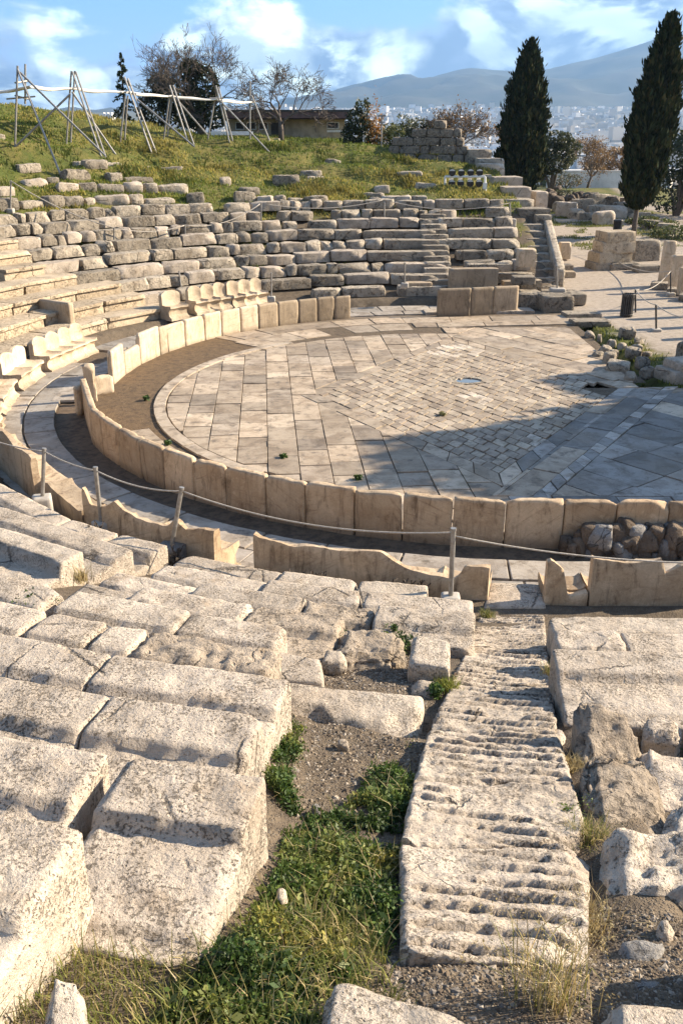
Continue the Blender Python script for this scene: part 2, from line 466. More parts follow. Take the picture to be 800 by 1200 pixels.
def tint_mat(name, rough=.8, trans=0., spec=.2, noise=0.):
    m, nt, b = new_mat(name); c = attr(nt, 'tint')
    if noise:
        c = mix(nt, ramp(nt, nz(nt, pos(nt), noise, 4), .3, .7, 0, .5), c, mix(nt, 1, c, (.5, .5, .5), 'MULTIPLY'))
    nt.links.new(c, b.inputs['Base Color'])
    b.inputs['Roughness'].default_value = rough; b.inputs['Specular IOR Level'].default_value = spec
    if trans:
        out = [n for n in nt.nodes if n.type == 'OUTPUT_MATERIAL'][0]
        t = nt.nodes.new('ShaderNodeBsdfTranslucent'); nt.links.new(c, t.inputs[0])
        ms = nt.nodes.new('ShaderNodeMixShader'); ms.inputs[0].default_value = trans
        nt.links.new(b.outputs[0], ms.inputs[1]); nt.links.new(t.outputs[0], ms.inputs[2]); nt.links.new(ms.outputs[0], out.inputs[0])
    return m
M['blade'] = tint_mat('grass_blades', .7, .35, .3)
M['leaf'] = tint_mat('leaf_green', .55, .3, .35)
M['needle'] = tint_mat('cypress_foliage', .9, .08, .08)
M['pebble'] = tint_mat('pebbles', .9, 0, .2, 30.)
M['city'] = tint_mat('city_render', .9, 0, .2)

def flat(name, col, rough=.7, metal=0., n=0., c2=None, bd=0., spec=.3):
    m, nt, b = new_mat(name)
    b.inputs['Roughness'].default_value = rough; b.inputs['Metallic'].default_value = metal
    b.inputs['Specular IOR Level'].default_value = spec
    c2 = c2 or tuple(x * .65 for x in col)
    f = nz(nt, pos(nt), n or 3., 5, .65)
    nt.links.new(mix(nt, ramp(nt, f, .35, .68), col, c2), b.inputs['Base Color'])
    if bd: bump(nt, b, f, .7, bd)
    return m
M['steel'] = flat('galvanised_steel', (.36, .35, .33), .5, .55, 9., (.25, .23, .20))
M['steel_dark'] = flat('dark_painted_steel', (.09, .085, .08), .6, .3, 8.)
M['concrete'] = flat('concrete', (.48, .44, .38), .9, 0, 7., (.34, .31, .27), .01)
M['rope'] = flat('pale_rope', (.52, .47, .40), .9, 0, 30.)
M['canvas'] = flat('white_canvas', (.80, .76, .68), .8, 0, 1.6, (.62, .58, .50), .02)
M['white_paint'] = flat('white_paint', (.80, .80, .77), .5, 0, 5., (.68, .67, .64))
M['bark'] = flat('grey_bark', (.16, .13, .105), .95, 0, 12., (.085, .07, .058), .03)
M['bark_dark'] = flat('dark_bark', (.085, .068, .055), .95, 0, 12., None, .03)
M['plaster'] = flat('beige_plaster', (.52, .42, .29), .9, 0, 2.)
M['plaster_white'] = flat('white_plaster', (.72, .70, .67), .9, 0, .6)
M['roof'] = flat('brown_roof', (.17, .105, .095), .8, 0, 3.)
M['glass_dark'] = flat('dark_window', (.03, .032, .035), .25, 0, 2., None, 0, .5)
M['soil'] = flat('damp_dark_soil', (.15, .105, .068), .9, 0, 6., (.075, .055, .038), .03)
M['dark'] = flat('black_plastic', (.018, .019, .02), .55, 0, 6.)
M['mountain'] = flat('mountain_scrub', (.105, .10, .075), 1., 0, .004, (.07, .075, .05), 0, .05)
mw, nt, b = new_mat('shallow_water'); b.inputs['Base Color'].default_value = (.10, .115, .13, 1); b.inputs['Roughness'].default_value = .06
b.inputs['Specular IOR Level'].default_value = .5; M['water'] = mw
# ------------------------------------------------------------------ camera, sun, sky
cam = bpy.data.cameras.new('camera'); cam.sensor_fit = 'VERTICAL'; cam.sensor_height = 36
cam.lens = F_PX / 1200 * 36; cam.clip_end = 30000; cam.clip_start = .05
co = bpy.data.objects.new('camera', cam); COL.objects.link(co)
co.location = (0, 0, CAM_H); co.rotation_euler = (math.pi / 2 - PITCH, 0, 0); scene.camera = co

SUN_EL, SUN_BEAR = R(27), R(75)           # bearing clockwise from +Y
sd = Vector((math.sin(SUN_BEAR) * math.cos(SUN_EL), math.cos(SUN_BEAR) * math.cos(SUN_EL), math.sin(SUN_EL)))
sl = bpy.data.lights.new('sun', 'SUN'); sl.energy = 5.0; sl.angle = R(.5); sl.color = (1, .85, .65)
so = bpy.data.objects.new('sun', sl); COL.objects.link(so)
so.rotation_euler = sd.to_track_quat('Z', 'Y').to_euler(); so.location = (30, 5, 40)

w = bpy.data.worlds.new('World'); scene.world = w; w.use_nodes = True
nt = w.node_tree; nt.nodes.clear()
out = nt.nodes.new('ShaderNodeOutputWorld'); bg = nt.nodes.new('ShaderNodeBackground')
nt.links.new(bg.outputs[0], out.inputs[0]); bg.inputs[1].default_value = .085
sk = nt.nodes.new('ShaderNodeTexSky'); sk.sky_type = 'NISHITA'; sk.sun_disc = False
sk.sun_elevation = SUN_EL; sk.sun_rotation = SUN_BEAR; sk.air_density = 1.0; sk.dust_density = .6; sk.ozone_density = 1.5
tc = nt.nodes.new('ShaderNodeTexCoord'); D = tc.outputs['Generated']
def cl(off, sc=(7, 7, 15), det=9, rg=.56, ds=.35):
    return nz(nt, vscale(nt, D, sc, off), 1, det, rg, ds)
sx = nt.nodes.new('ShaderNodeSeparateXYZ'); nt.links.new(D, sx.inputs[0])
X_, Z_ = sx.outputs[0], sx.outputs[2]
OFF = (4.6, 1.7, 2.9)
c0 = cl(OFF); c1 = cl((OFF[0] - .16, OFF[1], OFF[2] - .22))
big = cl((9, 2, 5), (4, 4, 10), 4)
dens = mth(nt, 'ADD', c0, mth(nt, 'MULTIPLY', mth(nt, 'SUBTRACT', big, .5), .55))
dens = mth(nt, 'ADD', dens, ramp(nt, Z_, .03, .125, .07, -.07))
dens = mth(nt, 'ADD', dens, ramp(nt, X_, -.05, .12, -.03, .09))
def spot(px, py, r0, r1):
    d = ray(px, py); d = d / np.linalg.norm(d)
    n = nt.nodes.new('ShaderNodeVectorMath'); n.operation = 'DISTANCE'
    wv = nt.nodes.new('ShaderNodeVectorMath'); wv.operation = 'MULTIPLY_ADD'
    wn = nt.nodes.new('ShaderNodeTexNoise'); nt.links.new(D, wn.inputs['Vector']); wn.inputs['Scale'].default_value = 22; wn.inputs['Detail'].default_value = 6
    nt.links.new(wn.outputs['Color'], wv.inputs[0]); wv.inputs[1].default_value = (.10,) * 3
    off = nt.nodes.new('ShaderNodeVectorMath'); off.operation = 'SUBTRACT'; off.inputs[1].default_value = (.05,) * 3
    nt.links.new(D, wv.inputs[2]); nt.links.new(wv.outputs[0], off.inputs[0]); nt.links.new(off.outputs[0], n.inputs[0]); n.inputs[1].default_value = d
    return ramp(nt, n.outputs['Value'], r0, r1, 1, 0)
cum = mth(nt, 'MAXIMUM', spot(318, 44, .025, .062), mth(nt, 'MULTIPLY', spot(80, 74, .015, .05), .9))
cum = mth(nt, 'MAXIMUM', cum, mth(nt, 'MULTIPLY', spot(450, 66, .01, .045), .8))
gap_ = mth(nt, 'MAXIMUM', spot(110, 18, .03, .10), spot(470, 0, .02, .07))
dens = mth(nt, 'ADD', dens, ramp(nt, Z_, .08, .125, .20, .03))
dens = mth(nt, 'ADD', dens, mth(nt, 'MULTIPLY_ADD', cum, .10, mth(nt, 'MULTIPLY', gap_, -.14)))
mask = mth(nt, 'MULTIPLY', ramp(nt, dens, .42, .56), ramp(nt, Z_, .16, .34, 1, 0))
lit = ramp(nt, mth(nt, 'SUBTRACT', c0, c1), -.05, .10)
core = ramp(nt, dens, .50, .66)
lit = mth(nt, 'MULTIPLY', lit, ramp(nt, big, .35, .65, .25, .8))
lit = mth(nt, 'MAXIMUM', lit, mth(nt, 'MULTIPLY', cum, ramp(nt, mth(nt, 'SUBTRACT', c0, c1), -.10, .06, .35, 1)))
ccol = mix(nt, core, mix(nt, lit, (2.4, 3.3, 4.9), (13, 15, 13.5)), mix(nt, lit, (.8, 1.4, 2.5), (13, 15, 13.5)))
ccol = mix(nt, ramp(nt, Z_, .0, .05, .45, 0), ccol, (6.0, 7.0, 8.4))
blue = mix(nt, ramp(nt, Z_, .14, .35, .75, 0), sk.outputs[0], mix(nt, ramp(nt, Z_, .0, .13), (3.4, 6.0, 10.0), (.9, 3.0, 7.6)))
skc = mix(nt, mth(nt, 'MULTIPLY', mask, .96), blue, ccol)
nt.links.new(skc, bg.inputs[0])

vs_ = scene.view_settings
scene.display_settings.display_device = 'sRGB'
vs_.view_transform = 'Standard'; vs_.look = 'None'; vs_.gamma = 1; vs_.use_curve_mapping = False
vs_.exposure = 1.5
cy = scene.cycles
cy.max_bounces = 6; cy.diffuse_bounces = 4; cy.volume_bounces = 0; cy.use_denoising = True
try: cy.volume_step_rate = 10
except Exception: pass

# ------------------------------------------------------------------ ring helpers
def ring(ro, w):
    if w > 270: return np.array([OX + (w - 270) * .18, OY - ro])
    if w < 90:
        x = OX + (90 - w) * .18; return np.array([x, OY + ro + .10 * (x - OX)])
    a = R(w); return np.array([OX + ro * math.cos(a), OY + ro * math.sin(a)])

def ring_w(ro, z, px, near=True):
    ws = np.linspace(186, 345, 1200) if near else np.linspace(30, 199, 1200)
    best = min(ws, key=lambda w_: abs(proj((*ring(ro, w_), z))[0] - px))
    return float(best)

# ------------------------------------------------------------------ ground sheet
def axis(lo, hi, fine, step, fstep, far_lo, far_hi):
    a = list(np.arange(lo, fine[0], step)) + list(np.arange(fine[0], fine[1], fstep)) + list(np.arange(fine[1], hi, step))
    s = step; v = a[-1]
    while v < far_hi: s *= 1.28; v += s; a.append(v)
    s = step; v = a[0]; pre = []
    while v > far_lo: s *= 1.28; v -= s; pre.append(v)
    return np.array(pre[::-1] + a)
gx = axis(-22, 22, (-2.6, 4.6), .22, .07, -7000, 7000)
gy = axis(-3, 66, (1.0, 8.0), .21, .07, -60, 7000)
GX, GY = np.meshgrid(gx, gy, indexing='ij')
GZ = T(GX, GY)
nxg, nyg = GX.shape
V = np.stack([GX.ravel(), GY.ravel(), GZ.ravel()], -1)
ii = np.arange(nxg * nyg).reshape(nxg, nyg)
Fg = np.stack([ii[:-1, :-1].ravel(), ii[1:, :-1].ravel(), ii[1:, 1:].ravel(), ii[:-1, 1:].ravel()], -1)
ro, ph = rho_phi(V[:, 0], V[:, 1]); x, y = V[:, 0], V[:, 1]
P2 = np.stack([x, y, x * 0], -1)
nA = fbm(P2 * .8, 4, 31); nB = fbm(P2 * 2.6, 3, 44)
wp = sstep(8.9, 9.3, x + .25 * nB) * (y > OY + 5)
rr_ = np.hypot(x - OX, y - OY)
gr = sstep(20.6, 22.2, ro + 1.3 * nA) * (y > OY) * (1 - wp)
gr = np.maximum(gr, sstep(.12, .35, nA + .3 * nB) * sstep(15, 20, ro) * (y > OY) * (1 - wp) * .8)
strip = sstep(1.5, .8, np.abs(x - 9.0 - .12 * (30 - y)) + .7 * nB) * (y > 21) * (y < 35)
gr = np.maximum(gr, strip)
gr = np.maximum(gr, sstep(.0, .4, nA + .25 * (y - 62) / 10) * (y > 50) * (x > 11.5))
far_d = np.hypot(x, y)
gr = np.where(far_d > 95, .55, gr)
mud = ((rr_ < 10.3) & (rr_ > 8.0) & (ph > 136) & (ph < 222)) * 1.0
gravel = wp * (1 - gr) * (far_d < 95)
gravel = np.maximum(gravel, ((x > 8.8) & (y > 8) & (y < OY + 6)) * (1 - strip) * .8)
mud = np.maximum(mud, ((ro > 10.3) & (ro < 11.3) & (y < OY + 3)) * .25)
mk('ground', V, Fg, M['ground'], smooth=True, cols=np.stack([gr, mud, gravel], -1))['kind'] = 'structure'

# ------------------------------------------------------------------ paving
def clip_poly(poly, planes):
    for (nx_, ny_, c_) in planes:                 # keep nx*x+ny*y <= c
        o = []
        for i in range(len(poly)):
            a, b2 = poly[i], poly[(i + 1) % len(poly)]
            da = nx_ * a[0] + ny_ * a[1] - c_; db = nx_ * b2[0] + ny_ * b2[1] - c_
            if da <= 0: o.append(a)
            if (da < 0) != (db < 0) and da != db:
                t = da / (da - db); o.append((a[0] + (b2[0] - a[0]) * t, a[1] + (b2[1] - a[1]) * t))
        poly = o
        if len(poly) < 3: return []
    return poly

def area(p): return abs(sum(p[i][0] * p[(i + 1) % len(p)][1] - p[(i + 1) % len(p)][0] * p[i][1] for i in range(len(p)))) / 2

def put_slab(mb, poly, z, tint, gap=.012, thick=.06, jz=.012, jt=.008, rs=RNG):
    if len(poly) < 3 or area(poly) < .012: return
    cx = sum(p[0] for p in poly) / len(poly); cy_ = sum(p[1] for p in poly) / len(poly)
    q = []
    for p in poly:
        dx, dy = p[0] - cx, p[1] - cy_; l = math.hypot(dx, dy)
        k = max(.5, (l - gap * .75 - rs.rand() * gap * 1.3) / max(l, 1e-6)); q.append((cx + dx * k, cy_ + dy * k))
    dz = rs.uniform(-jz, jz); ax, ay = rs.uniform(-jt, jt, 2)
    n = len(q)
    top = [(p[0], p[1], z + dz + ax * (p[0] - cx) + ay * (p[1] - cy_)) for p in q]
    bev = [(cx + (p[0] - cx) * .985, cy_ + (p[1] - cy_) * .985, p[2] + .006) for p in top]
    bt = [(p[0], p[1], z - thick) for p in q]
    F = [tuple(range(n))] + [(i, n + i, n + (i + 1) % n, (i + 1) % n)[::-1] for i in range(n)] + [(n + i, 2 * n + i, 2 * n + (i + 1) % n, n + (i + 1) % n)[::-1] for i in range(n)]
    # ensure ccw top
    A = sum(q[i][0] * q[(i + 1) % n][1] - q[(i + 1) % n][0] * q[i][1] for i in range(n))
    if A < 0: F = [f[::-1] for f in F]
    mb.add(bev + top + bt, F, tint)

def circ_planes(r, n=56, cx=OX, cy_=OY):
    return [(math.cos(2 * math.pi * i / n), math.sin(2 * math.pi * i / n), r + cx * math.cos(2 * math.pi * i / n) + cy_ * math.sin(2 * math.pi * i / n)) for i in range(n)]

PAL = [(.45, .37, .28), (.42, .345, .26), (.39, .325, .25), (.49, .41, .315), (.37, .315, .25), (.44, .36, .27), (.34, .285, .225), (.46, .385, .295)]
WHITE = (.56, .50, .42)
SHADE_GREYS = [(.30, .285, .265), (.25, .24, .225), (.34, .32, .295), (.22, .212, .20)]  # greyer stage-side marble, darkened further to paint in the shadow there
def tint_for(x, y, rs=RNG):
    pal = SHADE_GREYS if (x > 3.5 and y < 24 and rs.rand() < .75) else PAL
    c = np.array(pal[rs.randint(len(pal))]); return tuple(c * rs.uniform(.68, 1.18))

HOLES = [(at(703, 457, 0), .55), (at(408, 561, 0), .33), (at(360, 531, 0), .3), (at(548, 447, 0), .42), (at(775, 470, 0), .3)]
def holed(x, y): return any(math.hypot(x - h[0][0], y - h[0][1]) < h[1] for h in HOLES)

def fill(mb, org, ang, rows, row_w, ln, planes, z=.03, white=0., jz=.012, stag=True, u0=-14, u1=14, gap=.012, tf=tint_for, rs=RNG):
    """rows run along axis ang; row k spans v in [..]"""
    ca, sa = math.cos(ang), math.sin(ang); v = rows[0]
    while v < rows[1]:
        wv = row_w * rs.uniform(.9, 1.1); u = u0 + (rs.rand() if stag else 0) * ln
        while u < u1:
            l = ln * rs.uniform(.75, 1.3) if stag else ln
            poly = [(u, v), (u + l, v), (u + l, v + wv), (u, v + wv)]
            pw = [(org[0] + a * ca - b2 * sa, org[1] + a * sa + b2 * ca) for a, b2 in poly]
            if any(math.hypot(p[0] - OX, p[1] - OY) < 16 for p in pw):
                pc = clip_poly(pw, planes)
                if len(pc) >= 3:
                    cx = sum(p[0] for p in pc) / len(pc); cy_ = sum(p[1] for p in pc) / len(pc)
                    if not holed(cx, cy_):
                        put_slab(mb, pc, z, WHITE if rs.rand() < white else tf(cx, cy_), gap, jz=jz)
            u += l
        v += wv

Lv = np.array([-.62, 23.6]); Tv = np.array([3.75, 30.4]); Rv = np.array([7.6, 24.3]); Bv = Lv + Rv - Tv
def halfplane(a, b2, inside):
    d = b2 - a; n = np.array([d[1], -d[0]]); c_ = n @ a
    if n @ inside - c_ > 0: n = -n; c_ = -c_
    return (n[0], n[1], c_)
def flipp(p): return (-p[0], -p[1], -p[2])
cen = (Lv + Rv) / 2
def grow(d):
    return [cen + (p - cen) * (1 + d / 3.6) for p in (Lv, Tv, Rv, Bv)]
lt, tr, rb, bl = [halfplane(a, b2, cen) for a, b2 in ((Lv, Tv), (Tv, Rv), (Rv, Bv), (Bv, Lv))]
G = grow(.42)
glt, gtr, grb, gbl = [halfplane(a, b2, cen) for a, b2 in ((G[0], G[1]), (G[1], G[2]), (G[2], G[3]), (G[3], G[0]))]
pave = MB()
ang1 = math.atan2(*(Tv - Lv)[::-1]); ang2 = math.atan2(*(Bv - Lv)[::-1])
def tile_tint(x, y, rs=RNG):
    c = np.array([(.40, .34, .265), (.36, .30, .235), (.43, .37, .29), (.31, .26, .205)][rs.randint(4)]) * rs.uniform(.9, 1.08)
    for (px, py, rad) in ((532, 412, .9), (553, 466, .45), (702, 503, .4), (566, 470, .3), (633, 518, .3)):
        q = at(px, py, 0)
        if math.hypot(x - q[0], y - q[1]) < rad and rs.rand() < .8: return WHITE
    return tuple(c)
# the lozenge of small tiles: skewed grid with staggered joints
s = 0
n_r = 24
for i in range(n_r):
    s0, s1 = i / n_r, (i + 1) / n_r
    t = -RNG.rand() * .04
    while t < 1:
        dt = RNG.uniform(.036, .062); t0, t1 = max(t, 0), min(t + dt, 1)
        pl = [Lv + (Tv - Lv) * a + (Bv - Lv) * b2 for a, b2 in ((s0, t0), (s1, t0), (s1, t1), (s0, t1))]
        c_ = sum(pl) / 4
        if not holed(*c_): put_slab(pave, [tuple(p) for p in pl], .032, tile_tint(*c_), .016, jz=.012)
        t += dt
# border band round the lozenge, then a pale chequered strip on the stage side
Gq = G; Pq = [Lv, Tv, Rv, Bv]
for e in range(4):
    a0, a1, b0, b1 = Pq[e], Pq[(e + 1) % 4], Gq[e], Gq[(e + 1) % 4]
    n = 9
    for i in range(n):
        t0, t1 = i / n, (i + 1) / n
        pl = [a0 + (a1 - a0) * t0, a0 + (a1 - a0) * t1, b0 + (b1 - b0) * t1, b0 + (b1 - b0) * t0]
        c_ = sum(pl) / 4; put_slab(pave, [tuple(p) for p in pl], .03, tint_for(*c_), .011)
G2, G3 = grow(1.15), grow(1.48)
for e, n in ((2, 22),):
    a0, a1, b0, b1 = G2[e], G2[(e + 1) % 4], G3[e], G3[(e + 1) % 4]
    for i in range(n):
        t0, t1 = i / n, (i + 1) / n
        pl = [a0 + (a1 - a0) * t0, a0 + (a1 - a0) * t1, b0 + (b1 - b0) * t1, b0 + (b1 - b0) * t0]
        put_slab(pave, [tuple(p) for p in pl], .034, (.46, .435, .40) if i % 2 == 0 else (.27, .26, .245), .01)
h2 = [halfplane(G2[i], G2[(i + 1) % 4], cen) for i in range(4)]; h3 = [halfplane(G3[i], G3[(i + 1) % 4], cen) for i in range(4)]
circ_in = circ_planes(10.15); circ_k = circ_planes(7.84, 56, 3.26, 23.80)
AX = R(4.6)
uleft = lambda c_: (1, 0, c_)
# column slabs on the left, running across the orchestra, stopping at the lozenge
def fill_multi(mb, ang, v0, v1, row_w, ln, regions, z=.03):
    ca, sa = math.cos(ang), math.sin(ang); v = v0
    while v < v1 - 1e-6:
        u = -12 + RNG.rand() * ln
        while u < 12:
            l = ln * RNG.uniform(.7, 1.35)
            pw = [(OX + a * ca - b2 * sa, OY + a * sa + b2 * ca) for a, b2 in ((u, v), (u + l, v), (u + l, v + row_w), (u, v + row_w))]
            for reg in regions:
                pc = clip_poly(pw, reg)
                if len(pc) >= 3:
                    cx = sum(p[0] for p in pc) / len(pc); cy_ = sum(p[1] for p in pc) / len(pc)
                    if not holed(cx, cy_): put_slab(mb, pc, z, tint_for(cx, cy_), .012)
            u += l
        v += row_w
e1 = (math.cos(AX), math.sin(AX)); uo = e1[0] * OX + e1[1] * OY
VC = 4.28
less = lambda c_: (e1[0], e1[1], uo + c_)
more = lambda c_: (-e1[0], -e1[1], -uo - c_)
nearl = (0, -1, -14.5)
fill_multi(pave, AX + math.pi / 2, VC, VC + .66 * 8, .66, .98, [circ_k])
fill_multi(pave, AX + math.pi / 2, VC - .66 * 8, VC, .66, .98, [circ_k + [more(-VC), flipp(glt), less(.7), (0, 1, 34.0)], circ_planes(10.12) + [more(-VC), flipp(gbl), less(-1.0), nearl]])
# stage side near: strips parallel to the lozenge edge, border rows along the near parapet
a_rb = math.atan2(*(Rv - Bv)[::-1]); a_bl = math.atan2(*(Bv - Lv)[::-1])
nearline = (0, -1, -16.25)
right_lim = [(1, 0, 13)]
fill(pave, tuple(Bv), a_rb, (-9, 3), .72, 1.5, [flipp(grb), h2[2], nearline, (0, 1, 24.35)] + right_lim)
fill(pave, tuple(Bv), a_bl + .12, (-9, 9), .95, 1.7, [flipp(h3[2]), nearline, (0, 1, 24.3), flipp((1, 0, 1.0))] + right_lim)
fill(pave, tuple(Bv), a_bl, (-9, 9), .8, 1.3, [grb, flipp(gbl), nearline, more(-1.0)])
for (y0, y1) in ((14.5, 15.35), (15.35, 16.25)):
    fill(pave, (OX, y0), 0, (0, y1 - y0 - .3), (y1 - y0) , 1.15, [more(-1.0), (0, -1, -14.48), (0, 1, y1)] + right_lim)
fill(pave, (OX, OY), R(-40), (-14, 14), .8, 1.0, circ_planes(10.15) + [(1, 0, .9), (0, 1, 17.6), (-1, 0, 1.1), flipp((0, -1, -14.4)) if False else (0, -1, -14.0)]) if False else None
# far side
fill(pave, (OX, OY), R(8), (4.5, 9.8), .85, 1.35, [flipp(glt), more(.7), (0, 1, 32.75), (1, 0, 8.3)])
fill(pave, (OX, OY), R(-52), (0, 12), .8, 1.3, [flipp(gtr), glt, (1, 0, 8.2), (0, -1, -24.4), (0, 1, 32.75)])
# outer ring: slabs between the kerb and the parapet on the sound stretches
def ring_slabs(mb, r0, r1, w0, w1, ln, z=.03, tf=tint_for, jz=.012, gap=.012, skip=0., rs=RNG):
    w_ = w0
    while w_ < w1:
        dw = ln * rs.uniform(.75, 1.25) / ((r0 + r1) / 2) * 57.3
        we = min(w_ + dw, w1)
        if rs.rand() >= skip:
            ws = np.linspace(w_, we, 4)
            pl = [tuple(ring(r0, q)) for q in ws] + [tuple(ring(r1, q)) for q in ws[::-1]]
            c_ = np.mean(pl, 0)
            if not holed(*c_): put_slab(mb, pl, z, tf(*c_), gap, jz=jz)
        w_ = we
def circ_slabs(mb, cx, cy_, r0, r1, a0, a1, ln, z, tf, jz, gap):
    a = a0
    while a < a1:
        da = ln * RNG.uniform(.75, 1.25) / r1 * 57.3; ae = min(a + da, a1); aa = np.radians(np.linspace(a, ae, 4))
        pl = [(cx + r0 * math.cos(q), cy_ + r0 * math.sin(q)) for q in aa] + [(cx + r1 * math.cos(q), cy_ + r1 * math.sin(q)) for q in aa[::-1]]
        put_slab(mb, pl, z, tf(*np.mean(pl, 0)), gap, jz=jz); a = ae
circ_slabs(pave, 3.26, 23.80, 7.87, 8.18, 128, 232, .78, .045, lambda x, y: tuple(np.array((.45, .385, .305)) * RNG.uniform(.88, 1.08)), .006, .008)
ring_slabs(pave, 8.76, 10.12, 228, 260, .95, .02, skip=.1)
ring_slabs(pave, 8.95, 10.12, 205, 228, 1.0, .01, skip=.15)
ring_slabs(pave, 7.95, 9.2, 97, 141, 1.2, .012, skip=.12)
ring_slabs(pave, 9.22, 10.3, 60, 140, 1.5, .02, skip=.1)
ring_slabs(pave, 8.37, 9.2, 60, 96, 1.3, .025)
mk('orchestra_paving', pave.v, pave.f, M['paving'], cols=np.array(pave.c))['kind'] = 'structure'
def bed(name, radii, zs, w0, w1, tintf, nw=260, amp=.012):
    ws = np.linspace(w0, w1, nw); V = []; C_ = []
    for w_ in ws:
        for r_, z_ in zip(radii, zs):
            p = ring(r_, w_); V.append((p[0], p[1], z_)); C_.append(tintf(r_, w_))
    V = np.array(V); V[:, 2] += amp * fbm(np.stack([V[:, 0], V[:, 1], V[:, 0] * 0], -1) * 1.3, 4, 12)
    k = len(radii); F = [(i * k + j, i * k + j + 1, (i + 1) * k + j + 1, (i + 1) * k + j) for i in range(nw - 1) for j in range(k - 1)]
    mk(name, V, F, M['soil'] if name == 'drain' else M['ground'], smooth=True, cols=np.array(C_))['kind'] = 'structure'
bed('orchestra_ground', list(np.linspace(.05, 10.26, 24)), [.0] * 24, 62, 332, lambda r_, w_: (0, 1, 0) if (r_ > 7.6 and 132 < w_ < 212) else (0, .25, 0), amp=.012)
bed('drain', [10.24, 10.5, 10.75, 10.95, 11.2], [-.06, -.09, -.10, -.08, -.10], 150, 332, lambda r_, w_: (0, .3, 0), amp=.02)
bed('gangway_ground', [11.0, 11.6, 12.2, 12.6, 13.0], [-.05, -.02, -.02, -.02, -.02], 66, 332, lambda r_, w_: (0, .3, 0))
bed('wing_ground', [10.2, 10.6, 11.0, 11.4], [-.02, -.02, -.02, -.02], 62, 186, lambda r_, w_: (0, .3, .2))
# gangway
gw = MB()
gt = lambda x, y: tuple(np.array([(.34, .31, .275), (.30, .28, .25), (.38, .345, .30)][RNG.randint(3)]) * RNG.uniform(.92, 1.06))
ring_slabs(gw, 11.02, 11.74, 166, 306, 1.5, .012, gt, .008, .014)
ring_slabs(gw, 11.76, 12.72, 166, 306, 1.2, .012, gt, .01, .016)
ring_slabs(gw, 10.5, 11.25, 160, 187, 1.4, .012, gt, .008, .014)
ring_slabs(gw, 10.9, 11.6, 70, 158, 1.3, .02, gt, .015, .02)
ring_slabs(gw, 11.62, 12.7, 70, 158, 1.2, .03, gt, .015, .02)
mk('gangway_paving', gw.v, gw.f, M['paving'], cols=np.array(gw.c))['kind'] = 'structure'

# small round drain with standing water in the lozenge
p = at(548, 447, 0)
drn = empty('drain_basin', (p[0], p[1], .0), 'small round basin of still water sunk into the tiled lozenge', 'basin')
mb = MB(); n = 20
V = []; F = []
for j, (r_, z_) in enumerate(((.40, .02), (.46, .045), (.30, .04), (.27, -.02))):
    for i in range(n):
        a = 2 * math.pi * i / n; q = r_ * (1 + .06 * math.sin(3 * a + j)); V.append((p[0] + 1.25 * q * math.cos(a), p[1] + q * math.sin(a), z_))
for j in range(3):
    for i in range(n): F.append((j * n + i, j * n + (i + 1) % n, (j + 1) * n + (i + 1) % n, (j + 1) * n + i))
mk('rim', V, F, M['lime_far'], drn, None).matrix_parent_inverse = Matrix.Translation((-p[0], -p[1], 0))
V = [(p[0] + .37 * math.cos(2 * math.pi * i / n), p[1] + .30 * math.sin(2 * math.pi * i / n), .012) for i in range(n)]
mk('water', V, [tuple(range(n))], M['water'], drn).matrix_parent_inverse = Matrix.Translation((-p[0], -p[1], 0))

# ------------------------------------------------------------------ the marble parapet
def plinth_seg(ro_in, ro_out, w0, w1, z0, z1, n=1):
    a, b2 = ring(ro_in, w0), ring(ro_in, w1); c_, d_ = ring(ro_out, w1), ring(ro_out, w0)
    return [(*a, z0), (*b2, z0), (*c_, z0), (*d_, z0), (*a, z1), (*b2, z1), (*c_, z1), (*d_, z1)]

def fix_faces(V, F, corners):
    C = np.asarray(corners)
    if np.dot(np.cross(C[1] - C[0], C[3] - C[0]), C[4] - C[0]) < 0: F = [tuple(f)[::-1] for f in F]
    return F

def stone_obj(name, corners, mat, label, cat, group=None, parent=None, **kw):
    V, F = stone_mesh(corners, **kw)
    F = fix_faces(V, F, corners)
    c_ = np.mean(np.asarray(corners)[:4], 0)
    o = mk(name, V, F, mat, parent, c_ if parent is None else None, smooth=True)
    if label: tag(o, label, cat, group)
    return o

GP = 'marble slabs of the near parapet curve'
npx = [92, 107, 120, 139, 165, 192, 227, 265, 312, 357, 415, 472, 530, 592, 660, 720, 782, 850]
near_desc = ['upright end slab of the near parapet, left of the brown mud patch', 'narrow honey slab second from the open end of the near parapet', 'narrow slab of the near parapet beside the mud patch, third from its open end',
  'fourth slab from the left end of the near parapet, ochre with a dark joint', 'square ochre parapet slab where the curved kerb stones come closest', 'brown-veined parapet slab just right of the curved kerb end',
  'parapet slab above the first leaning rope post, brown vertical streaks', 'broad parapet slab with a broken dark joint on its right edge', 'streaked parapet slab behind the scalloped bench with two posts',
  'parapet slab in the middle of the near curve, above the gap between benches', 'ochre parapet slab behind the left end of the long scalloped bench', 'parapet slab with diagonal veins behind the long scalloped bench', 'parapet slab with pale scratches directly behind the tallest rope post',
  'obliquely veined parapet slab facing the head of the near stairway', 'parapet slab at the left end of the brown rubble heap', 'parapet slab rising behind the middle of the brown rubble heap', 'last parapet slab at the right edge, behind rubble']
